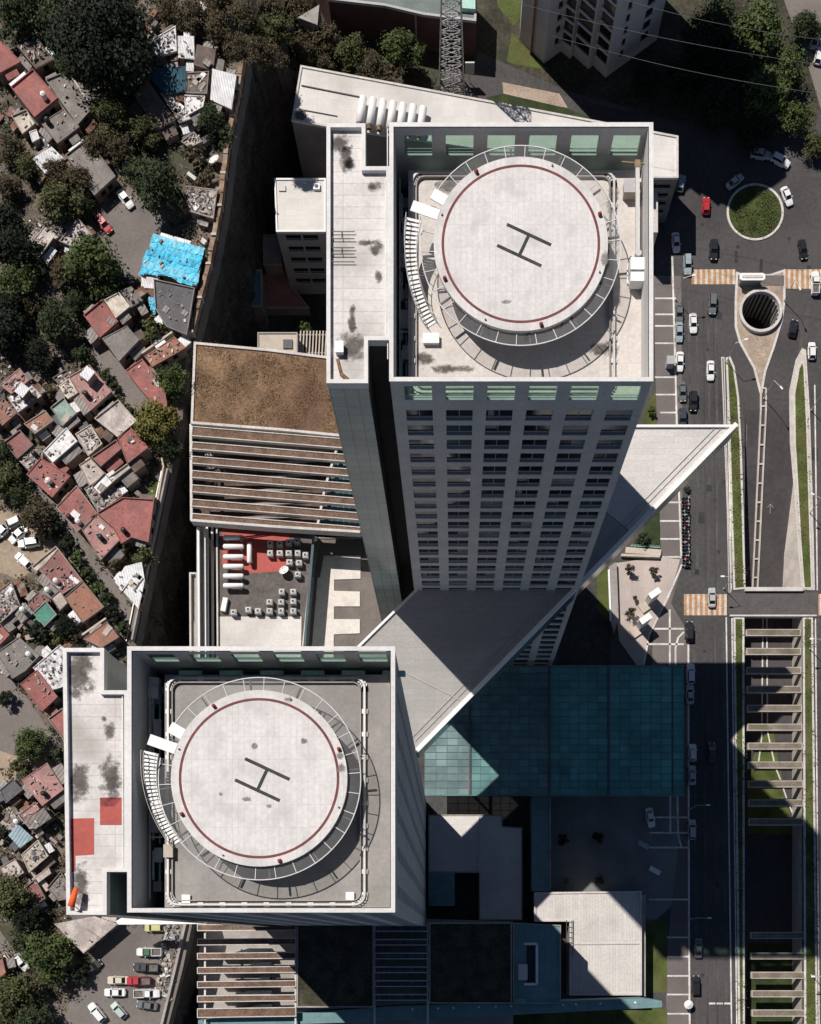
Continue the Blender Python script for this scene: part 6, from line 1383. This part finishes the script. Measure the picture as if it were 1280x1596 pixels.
# ------------------------------------------------------------------ vehicles
PAINT = {}
def paint(n, c, rough=.35, metal=0):
    m = bpy.data.materials.new('paint_' + n); m.use_nodes = True; b = m.node_tree.nodes['Principled BSDF']; b.inputs['Base Color'].default_value = (*c, 1); b.inputs['Roughness'].default_value = rough
    b.inputs['Coat Weight'].default_value = .5; b.inputs['Metallic'].default_value = metal; PAINT[n] = m
for n, c in dict(white=(.74, .74, .73), silver=(.42, .43, .44), grey=(.13, .135, .14), black=(.014, .014, .016), red=(.42, .02, .03), blue=(.03, .10, .25), green=(.05, .13, .07), cream=(.60, .53, .42), mint=(.42, .50, .475), dark=(.04, .045, .055), sky=(.30, .35, .38), yellow=(.52, .50, .22), orange=(.60, .33, .12)).items(): paint(n, c)
K['tyre'] = M('tyre', (.015, .015, .015), rough=.9); K['headlight'] = M('headlight', (.70, .70, .68), rough=.2); K['taillight'] = M('taillight', (.28, .01, .01), rough=.3); K['car_glass'] = glass('car_glass', (.012, .015, .018), .05, spec=.6); K['bed'] = M('bed', (.14, .12, .11), var=.3, scale=1.5)
def loft(s, st, m=0):
    """stations: (x, half width at sill, half width at shoulder, half width on top, z sill, z shoulder, z top)"""
    rings = []
    for x, a, b, c, z0, z1, z2 in st:
        i = len(s.v); rings.append(i); s.v += [(x, -a, z0), (x, -b, z1), (x, -c, z2), (x, c, z2), (x, b, z1), (x, a, z0)]
    for p, q in zip(rings, rings[1:]):
        for k in range(6): j = (k + 1) % 6; s.f.append((p + k, q + k, q + j, p + j)); s.m.append(m)
    s.f.append(tuple(rings[0] + k for k in range(6))); s.m.append(m); s.f.append(tuple(rings[-1] + k for k in reversed(range(6)))); s.m.append(m)
def make_car(kind):
    t = thing('parked_car', 'car', 'car', (0, 0, 0)); L = {'sedan': 2.2, 'suv': 2.25, 'hatch': 1.95, 'pickup': 2.65}[kind]
    s = MB(); b = .92 if kind in ('suv', 'pickup') else .87; hz = .82 if kind in ('sedan', 'hatch') else 1.0
    loft(s, [(-L, .55 * b, .68 * b, .6 * b, .42, .62, hz - .12), (-L + .22, .9 * b, .97 * b, .8 * b, .25, .62, hz + .04), (-L * .45, b, b, .86 * b, .22, .66, hz + .08), (L * .4, b, b, .85 * b, .22, .64, hz + .06), (L - .5, .93 * b, .97 * b, .76 * b, .24, .6, hz - .06), (L - .1, .72 * b, .8 * b, .62 * b, .3, .56, hz - .2), (L, .5 * b, .62 * b, .52 * b, .4, .5, hz - .3)])
    for y in (-1, 1): s.box((L * .28, y * (b + .08), hz + .08), (.16, .2, .14))
    s.build('body', PAINT['white'], t, smooth=False)
    if kind == 'pickup': x0, x1, r0, r1 = -.35, 1.35, -.15, .75
    elif kind == 'suv': x0, x1, r0, r1 = -L + .15, .95, -L + .5, .35
    elif kind == 'hatch': x0, x1, r0, r1 = -L + .12, .95, -L + .6, .3
    else: x0, x1, r0, r1 = -1.55, 1.0, -.85, .28
    zt = 1.42 if kind in ('sedan', 'hatch') else 1.72
    s = MB(); i = 0; lo = [(x0, -.8 * b), (x1, -.82 * b), (x1, .82 * b), (x0, .8 * b)]; up = [(r0, -.62 * b), (r1, -.64 * b), (r1, .64 * b), (r0, .62 * b)]
    s.v = [(x, y, hz + .02) for x, y in lo] + [(x, y, zt - .05) for x, y in up]
    for k in range(4): j = (k + 1) % 4; s.f.append((k, j, 4 + j, 4 + k)); s.m.append(0)
    s.f.append((4, 5, 6, 7)); s.m.append(0); s.build('glasshouse', K['car_glass'], t)
    s = MB(); s.prism([(r0 - .06, -.64 * b), (r0 + .05, -.67 * b), (r1, -.68 * b), (r1 + .08, -.55 * b), (r1 + .08, .55 * b), (r1, .68 * b), (r0 + .05, .67 * b), (r0 - .06, .64 * b)], zt - .06, zt, bottom=True)
    for k in range(4): s.bar((*lo[k], hz), (*up[k], zt - .03), .1, .07)
    s.build('car_roof', PAINT['white'], t)
    if kind == 'pickup':
        s = MB(); s.box((-1.55, 0, hz + .12), (1.9, 1.45 * b, .06)); s.build('load_bed', K['bed'], t)
        MB().ring([(-2.55, -.88 * b), (-.5, -.88 * b), (-.5, .88 * b), (-2.55, .88 * b)], .09, hz - .1, hz + .42).build('bed_side', PAINT['white'], t)
    for x in (-L * .6, L * .62):
        for y in (-1, 1):
            w_ = thing_child('wheel', t, (x, y * (b - .08), .33), [(MB_c, K['tyre'])])
    for y in (-1, 1):
        MB().box((L - .16, y * .56 * b, hz - .24), (.2, .3, .14)).build('headlight', K['headlight'], t); MB().box((-L + .1, y * .62 * b, hz - .12), (.14, .3, .16)).build('taillight', K['taillight'], t)
    return t
def MB_c(): pass
wheel_me = {}
def thing_child(name, t, loc, spec):
    if 'w' not in wheel_me:
        s = MB(); n = 14
        for y in (-.1, .1): s.v += [(.33 * math.cos(6.2832 * k / n), y, .33 * math.sin(6.2832 * k / n)) for k in range(n)]
        for k in range(n): j = (k + 1) % n; s.f.append((k, j, n + j, n + k)); s.m.append(0)
        s.f += [tuple(range(n)), tuple(range(n, 2 * n))[::-1]]; s.m += [0, 0]
        ob = s.build('wheel', K['tyre']); wheel_me['w'] = ob.data; bpy.data.objects.remove(ob)
    o = bpy.data.objects.new(name, wheel_me['w']); COL.objects.link(o); o.parent = t; o.location = loc; return o
CAR = {k: make_car(k) for k in ('sedan', 'suv', 'hatch', 'pickup')}
used = set()
def car(label, kind, col, px, py, deg, z=0, grp='cars on the avenue', roof=None, sc=1, nm=None):
    """deg: direction of the bonnet in the photograph, counter-clockwise from east"""
    def rc(o):
        base = o.name.split('.')[0]
        if base in ('body', 'car_roof', 'bed_side'):
            o.material_slots[0].link = 'OBJECT'; o.material_slots[0].material = PAINT['dark' if base == 'bed_side' and col == 'red' else roof if (base == 'car_roof' and roof) else col]
    x, y, _ = P(px, py, z + .8); r = CAR[kind]
    t = dup(r, (x, y, z + .012), math.radians(deg), label, (sc, sc, sc), rc)
    t['group'] = grp; t['category'] = {'pickup': 'pickup truck'}.get(kind, 'car'); t.name = nm or ('pickup_truck' if kind == 'pickup' else 'parked_car')
    return t
for a in [
 ('grey off road car in the shade at the top of the roundabout', 'suv', 'silver', 1186, 240, -8), ('white car with black windows beside the kerb at the roundabout entrance', 'suv', 'white', 1217, 250, -28), ('silver car driving in the shade above the round lawn', 'sedan', 'silver', 1146, 282, 38),
 ('white car with dark rear window east of the round lawn', 'sedan', 'white', 1227, 305, -68), ('red car west of the round lawn', 'hatch', 'red', 1101, 320, 88), ('bluish grey car in the shade by the north podium', 'hatch', 'sky', 1062, 285, 78), ('white car by the little tree at the tower corner', 'sedan', 'white', 1054, 377, -86),
 ('pale blue car half in the tower shadow at the crosswalk', 'suv', 'sky', 1072, 412, -88), ('black car south west of the round lawn', 'suv', 'black', 1113, 389, -92), ('black car south east of the round lawn', 'sedan', 'black', 1252, 388, -82), ('dark grey car between the crosswalk and the light shaft', 'suv', 'grey', 1111, 474, -92), ('white car beside the two shaded grey cars', 'sedan', 'white', 1081, 503, -88),
 ('grey car with a glinting roof at the kerb in the shade', 'sedan', 'grey', 1059, 487, -90), ('blue grey car at the kerb behind the glinting grey one', 'sedan', 'sky', 1059, 517, -90), ('black car on the lane east of the light shaft', 'hatch', 'black', 1237, 511, 78), ('white car above the tip of the grassy island', 'hatch', 'white', 1266, 546, 90),
 ('white car alone on the lane beside the long grass strip', 'sedan', 'white', 1108, 577, -90), ('white car at the kerb beside the grey kiosk', 'sedan', 'white', 1060, 563, -92), ('long dark car at the kerb south of the white one', 'sedan', 'grey', 1064, 610, -86), ('black car moving beside the parked dark car', 'suv', 'black', 1081, 625, -92), ('dark car half hidden by the triangular roof', 'suv', 'dark', 1064, 652, -90),
 ('silver car crossing the striped crosswalk', 'sedan', 'silver', 1110, 931, 90), ('black car at the kerb below the crosswalk', 'suv', 'black', 1075, 984, 90), ('white car straddling the edge of the big shadow', 'suv', 'white', 1077, 1050, 90), ('silver car just inside the big shadow', 'sedan', 'silver', 1076, 1082, 90), ('pale car beside the glass canopy in the shade', 'hatch', 'white', 1080, 1173, 90), ('silver car parked behind the pale one in the shade', 'sedan', 'silver', 1079, 1208, 90),
 ('white car crossing the shaded forecourt at an angle', 'sedan', 'white', 1014, 1274, -80), ('white car at the kerb by the shaded forecourt', 'suv', 'silver', 1079, 1293, 90), ('dark grey car near the lower end of the big shadow', 'sedan', 'grey', 1089, 1478, 90), ('black car in the sun near the white parasol', 'suv', 'black', 1085, 1536, 90),
 ('white car parked by the upper street', 'sedan', 'white', 1271, 60, 78), ('white car behind the one on the upper street', 'hatch', 'white', 1277, 86, 75), ('dark car fading into the shade beside the canopy', 'sedan', 'dark', 1110, 1172, 90)]: car(*a)
car('white flatbed truck with an orange load on the crosswalk', 'pickup', 'white', 1271, 441, 90, 0, 'cars on the avenue', None, 1.0)
G2 = 'cars in the hillside town'
for a in [
 ('white car parked at the big round tree lot', 'sedan', 'white', 195, 309, -52), ('red car parked beside the pale flat roofed house', 'sedan', 'red', 161, 348, -50), ('grey car in the dirt car park partly under the tree', 'suv', 'grey', 18, 816, 205), ('white car cut by the margin in the dirt car park', 'sedan', 'white', 2, 828, 225), ('white car beside the grey one in the dirt car park', 'sedan', 'white', 28, 833, 222), ('white off road car at the mouth of the dirt car park', 'suv', 'white', 45, 846, 188),
 ('white car with a grey boot beside the beige strip roof', 'hatch', 'white', 36, 873, 138), ('black car with a white bonnet under the pale pink hall', 'sedan', 'black', 144, 1509, 38), ('cream car in the first row of the car park', 'sedan', 'cream', 184, 1528, 180), ('white car below the cream one', 'sedan', 'white', 179, 1547, 180), ('dark grey car at the east side of the car park', 'sedan', 'grey', 229, 1567, 172), ('large white car in the lower car park', 'suv', 'white', 151, 1578, 130), ('mint green car in the lower car park', 'hatch', 'mint', 185, 1575, 132),
 ('white car on the lane under the big green tree', 'hatch', 'white', 33, 1500, -52), ('cream car beside the wall on the lower lane', 'hatch', 'cream', 12, 1499, -55)]: car(*a, ZH, G2)
for a in [('green and white pickup truck with an empty bed', 'pickup', 'white', 233, 1484, 180), ('dark pickup truck with a grey cover', 'pickup', 'dark', 228, 1508, 178), ('red pickup truck with a brown bed', 'pickup', 'red', 216, 1529, 180), ('white pickup truck facing the brink', 'pickup', 'white', 229, 1549, 0)]: car(*a, ZH, G2, 'green' if 'green' in a[0] else None)
car('yellow vehicle half hidden under the white ledge', 'hatch', 'yellow', 240, 1446, 180, ZH, G2)
for r in CAR.values():                                # the prototypes themselves stay out of the scene
    for c in list(r.children_recursive): bpy.data.objects.remove(c)
    bpy.data.objects.remove(r)
# motorcycles
def moto():
    x, y, _ = P(1069, 778, 0); t = thing('motorcycle', 'dark motorcycle standing in the long kerbside row', 'motorcycle', (x, y, .012), 'motorcycles parked along the kerb')
    for dx in (-.65, .65):
        s = MB(); n = 14
        for yy in (-.06, .06): s.v += [(x + dx + .31 * math.cos(6.2832 * k / n), y + yy, .33 + .31 * math.sin(6.2832 * k / n)) for k in range(n)]
        for k in range(n): j = (k + 1) % n; s.f.append((k, j, n + j, n + k)); s.m.append(0)
        s.f += [tuple(range(n)), tuple(range(n, 2 * n))[::-1]]; s.m += [0, 0]; s.build('wheel', K['tyre'], t)
    s = MB(); s.tube([(x - .15, y, .8), (x + .1, y, .88), (x + .4, y, .82)], .14, 8, radii=[.1, .19, .1]); s.build('fuel_tank', PAINT['dark'], t)
    MB().box((x - .42, y, .82), (.62, .24, .1)).box((x - .75, y, .88), (.2, .2, .14)).build('seat', K['black_plastic'], t)
    MB().box((x, y, .48), (.5, .26, .36)).bar((x + .65, y, .33), (x + .42, y, .95), .08, .08).bar((x - .65, y, .33), (x - .2, y, .6), .08, .08).build('engine_frame', K['dark_steel'], t)
    MB().bar((x + .42, y - .36, 1.02), (x + .42, y + .36, 1.02), .05, .05).box((x + .56, y, .86), (.14, .2, .18)).build('handlebar', K['steel'], t)
    return t
m0 = moto(); x0_, y0_, _ = P(1069, 778, 0)
for k in range(1, 21):
    y = 778 + k * 5.3
    def rc(o):
        if o.name.startswith('fuel_tank'):
            o.material_slots[0].link = 'OBJECT'; o.material_slots[0].material = PAINT[R.choice(('dark', 'black', 'dark', 'red', 'silver', 'blue'))]
    px = 1069 + .02 * k + R.uniform(-.8, .8); d = R.uniform(-.14, .14) + (math.pi if R.random() < .3 else 0); q = P(px, y, 0); dup(m0, (q[0], q[1], .012), d, recol=rc)
# street lamps, parasol, kiosk, benches
def lamp(label, px, py, dx, dy, h=8, z=0):
    x, y, _ = P(px, py, z); t = thing('street_lamp', label, 'street lamp', (x, y, z), 'street lamps')
    d = Vector((dx, dy)).normalized()
    MB().cyl((x, y), z, z + h, .1, 10, r2=.06).cyl((x, y), z, z + .5, .18, 10).build('pole', K['steel'], t); MB().bar((x, y, z + h), (x + d.x * 2, y + d.y * 2, z + h + .35), .09, .09).build('arm', K['steel'], t)
    MB().box((x + d.x * 2.3, y + d.y * 2.3, z + h + .36), (.8, .34, .14), math.atan2(d.y, d.x)).build('lamp_head', K['white_paint'], t)
for a in [('street lamp by the shaded kerb opposite the light shaft', 1053, 468, 1, .2), ('street lamp beside the crosswalk at the bridge', 1128, 918, -1, 0), ('street lamp at the head of the long grass strip', 1132, 566, 1, .3), ('street lamp at the south point of the teardrop island', 1190, 622, .5, -.6), ('street lamp east of the island grating', 1222, 470, .4, -1), ('street lamp on the grass east of the sunken road', 1264, 640, 1, .1), ('street lamp on the grass beside the cross beams', 1262, 1012, -1, 0), ('street lamp at the shaded kerb by the forecourt', 1074, 1262, 1, 0), ('street lamp beside the dark grey car', 1076, 1432, 1, 0), ('street lamp east of the sunken road near the light ledge', 1262, 800, -1, .4), ('street lamp in the lower grass by the cross beams', 1264, 1520, -1, 0)]: lamp(*a)
um = thing('parasol', 'round white parasol at the edge of the pavement', 'parasol', P(1074, 1566, 0)); q = P(1074, 1566, 2.5)
MB().cyl(q, 2.2, 2.7, 1.0, 12, r2=.15, bottom=True).build('canopy', K['white_paint'], um); MB().cyl(q, 0, 2.4, .04, 8).build('pole', K['steel'], um)
ki = thing('kiosk', 'small grey kiosk on the pavement in front of the tower', 'kiosk', P(1046, 561, 0)); q = P(1046, 561, 2.4); MB().box((q[0], q[1], 1.2), (1.5, 1.5, 2.4)).build('cabin', K['trim'], ki); MB().box((q[0], q[1], 2.45), (1.8, 1.8, .12)).build('roof', K['unit'], ki)
for lab, px, py, c in (('pale blue bench like block on the shaded forecourt', 1003, 1317, 'sky'), ('white bench like block on the shaded forecourt', 1021, 1357, 'white')):
    q = P(px, py, .6); t = thing('forecourt_block', lab, 'bench', (q[0], q[1], 0)); MB().box((q[0], q[1], .45), (2.6, 1.1, .5), -.52).build('seat', PAINT[c], t); MB().box((q[0], q[1], .1), (2.0, .8, .2), -.52).build('base', K['concrete'], t)
rk = random.Random(3)
s = MB()
for _ in range(160):
    px, py = rk.uniform(256, 282), rk.uniform(1440, 1560); px -= (py - 1440) * .12; q = P(px, py, ZH); z = rk.uniform(.1, .6); s.box((q[0], q[1], ZH + z / 2), (rk.uniform(.2, 1.2), rk.uniform(.15, .7), z), rk.uniform(0, 3))
tag(s.build('debris', K['scrap'], fix=False), 'heap of scrap strewn between the parked trucks and the brink', 'scrap heap', kind='stuff')
s = MB()
for _ in range(260):
    px, py = rk.choice(((rk.uniform(60, 115), rk.uniform(285, 345)), (rk.uniform(70, 130), rk.uniform(980, 1010)), (rk.uniform(60, 100), rk.uniform(575, 660)), (rk.uniform(0, 40), rk.uniform(210, 330)), (rk.uniform(0, 60), rk.uniform(1250, 1400)), (rk.uniform(285, 335), rk.uniform(200, 300))))
    q = P(px, py, ZH); z = rk.uniform(.05, .4); s.box((q[0], q[1], ZH + z / 2), (rk.uniform(.1, .7), rk.uniform(.08, .3), z), rk.uniform(0, 3))
tag(s.build('rubble', K['scrap'], fix=False), 'scattered rubble in the yards of the hillside town', 'rubble', kind='stuff')
# low undergrowth in the gaps of the town: leaf tufts where no roof, lane or car stands
def leafstuff(name, label, n, region, z, leafmat, seed, size, keep, hmax=1.6, per=26):
    rs = np.random.RandomState(seed); vs = []; done = 0
    x0, y0, x1, y1 = region; tries = 0
    while done < n and tries < n * 30:
        tries += 1; px, py = rs.uniform(x0, x1), rs.uniform(y0, y1)
        if not keep(px, py): continue
        c = np.array(P(px, py, z)); done += 1; r = rs.uniform(.4, 1.5); k = int(per * r)
        d = rs.normal(size=(k, 3)) * [r * .5, r * .5, .3 * hmax]; d[:, 2] = np.abs(d[:, 2]); pos = c + d
        nr = rs.normal(size=(k, 3)) * .7 + [0, 0, 1]; nr /= np.linalg.norm(nr, axis=1)[:, None]; t = np.cross(nr, rs.normal(size=(k, 3))); t /= np.linalg.norm(t, axis=1)[:, None]; b = np.cross(nr, t)
        sz = size * rs.uniform(.5, 1.4, k)[:, None]
        vs.append(np.stack([pos - t * sz, pos + b * sz * .7, pos + t * sz, pos - b * sz * .7], 1).reshape(-1, 3))
    v = np.concatenate(vs); nl = len(v) // 4; me = bpy.data.meshes.new(name)
    me.vertices.add(nl * 4); me.vertices.foreach_set('co', v.ravel()); me.loops.add(nl * 4); me.loops.foreach_set('vertex_index', np.arange(nl * 4, dtype=np.int32))
    me.polygons.add(nl); me.polygons.foreach_set('loop_start', np.arange(nl, dtype=np.int32) * 4); me.polygons.foreach_set('loop_total', np.full(nl, 4, dtype=np.int32)); me.update(); me.validate(); me.materials.append(leafmat)
    o = bpy.data.objects.new(name, me); COL.objects.link(o); return tag(o, label, 'undergrowth', kind='stuff')
HP = [h[1] for h in HS]
ex = edge_x
def gap_ok(px, py):
    if px > ex(py) - 14: return False
    return not any(inside(p, px, py) for p in HP) and not any(inside(p, px, py) for p in CLEAR)
leafstuff('undergrowth', 'dark green undergrowth filling the gaps between the town roofs', 900, (-20, -20, 390, 1600), ZH, LEAF['dark'], 5, .22, gap_ok)
leafstuff('undergrowth', 'dry brownish undergrowth between the town roofs', 900, (-20, -20, 390, 1600), ZH, LEAF['brown'], 6, .2, gap_ok)

GP = [(306, 537), (420, 548), (506, 559), (618, 572), (618, 696), (530, 678), (440, 669), (301, 658)]
leafstuff('dry_grass', 'dry brown tufts of grass covering the roof of the podium block', 600, (300, 530, 560, 690), ZP, LEAF['straw'], 8, .1, lambda x, y: inside(GP, x, y) and (math.sin(x * .11 + 1.7 * math.sin(y * .05)) + math.sin(y * .09 + x * .03) > -.3), .5, 18)
leafstuff('shrubbery', 'low olive shrubs on the round island of the roundabout', 120, (1137, 291, 1217, 371), .3, LEAF['green'], 9, .14, lambda x, y: math.hypot(x - 1177, y - 331) < 37, .7, 24)
leafstuff('weeds', 'dry weeds on the long grass strips beside the sunken road', 420, (1132, 560, 1276, 1600), .15, LEAF['olive'], 10, .14, lambda x, y: inside([(1138, 580), (1152, 640), (1158, 915), (1144, 915)], x, y) or inside([(1252, 580), (1262, 760), (1264, 915), (1254, 915), (1241, 700)], x, y) or inside([(1145, 966), (1159, 966), (1160, 1596), (1153, 1596)], x, y) or inside([(1254, 966), (1266, 966), (1274, 1596), (1256, 1596)], x, y), .3, 14)
def cliff_tufts(name, label, n, leaf, seed):
    rs = random.Random(seed); pts = []
    while len(pts) < n:
        k = rs.randrange(len(ed)); z = rs.uniform(-10, 16)
        if 30 < ed[k][1] < 190: pts.append((ed[k][0] + .6 + (17 - z) * .09, ed[k][1] + rs.uniform(-.8, .8), z))
    it = iter(pts); 
    return pts
cp = cliff_tufts('', '', 420, None, 31)
rs = np.random.RandomState(3); vs = []
for c in cp:
    k = rs.randint(8, 34); r = rs.uniform(.3, 1.1); pos = np.array(c) + rs.normal(size=(k, 3)) * [r * .6, r * .6, r * .5]; t = rs.normal(size=(k, 3)); t /= np.linalg.norm(t, axis=1)[:, None]; b = np.cross(t, rs.normal(size=(k, 3))); b /= np.linalg.norm(b, axis=1)[:, None]; sz = .2 * rs.uniform(.5, 1.5, k)[:, None]
    vs.append(np.stack([pos - t * sz, pos + b * sz * .7, pos + t * sz, pos - b * sz * .7], 1).reshape(-1, 3))
v = np.concatenate(vs); nl = len(v) // 4; me = bpy.data.meshes.new('cliff_scrub'); me.from_pydata(v.tolist(), [], [(4 * k, 4 * k + 1, 4 * k + 2, 4 * k + 3) for k in range(nl)]); me.materials.append(LEAF['olive'])
o = bpy.data.objects.new('cliff_scrub', me); COL.objects.link(o); tag(o, 'scrub clinging to the dark cut face below the boundary wall', 'scrub', kind='stuff')

# scrap sheets, boards and junk lying in the yards close to the houses
s = MB(); rk = random.Random(17); HC = [centroid(h) for h in HP]; n_ = 0
while n_ < 1500:
    h = rk.randrange(len(HP)); px = HC[h][0] + rk.gauss(0, 26); py = HC[h][1] + rk.gauss(0, 26)
    if not gap_ok(px, py): continue
    n_ += 1; q = P(px, py, ZH); big = rk.random() < .12; z = rk.uniform(.05, .3) if not big else rk.uniform(.3, 1.6)
    a_, b_ = (rk.uniform(.8, 2.2), rk.uniform(.5, 1.3)) if big else (rk.uniform(.15, 1.0), rk.uniform(.1, .5))
    s.box((q[0], q[1], ZH + z / 2), (a_, b_, z), rk.choice((.9, -.67, rk.uniform(0, 3))))
tag(s.build('yard_scrap', K['scrap_col'], fix=False), 'boards, sheets and junk lying in the yards between the town houses', 'scrap', kind='stuff')
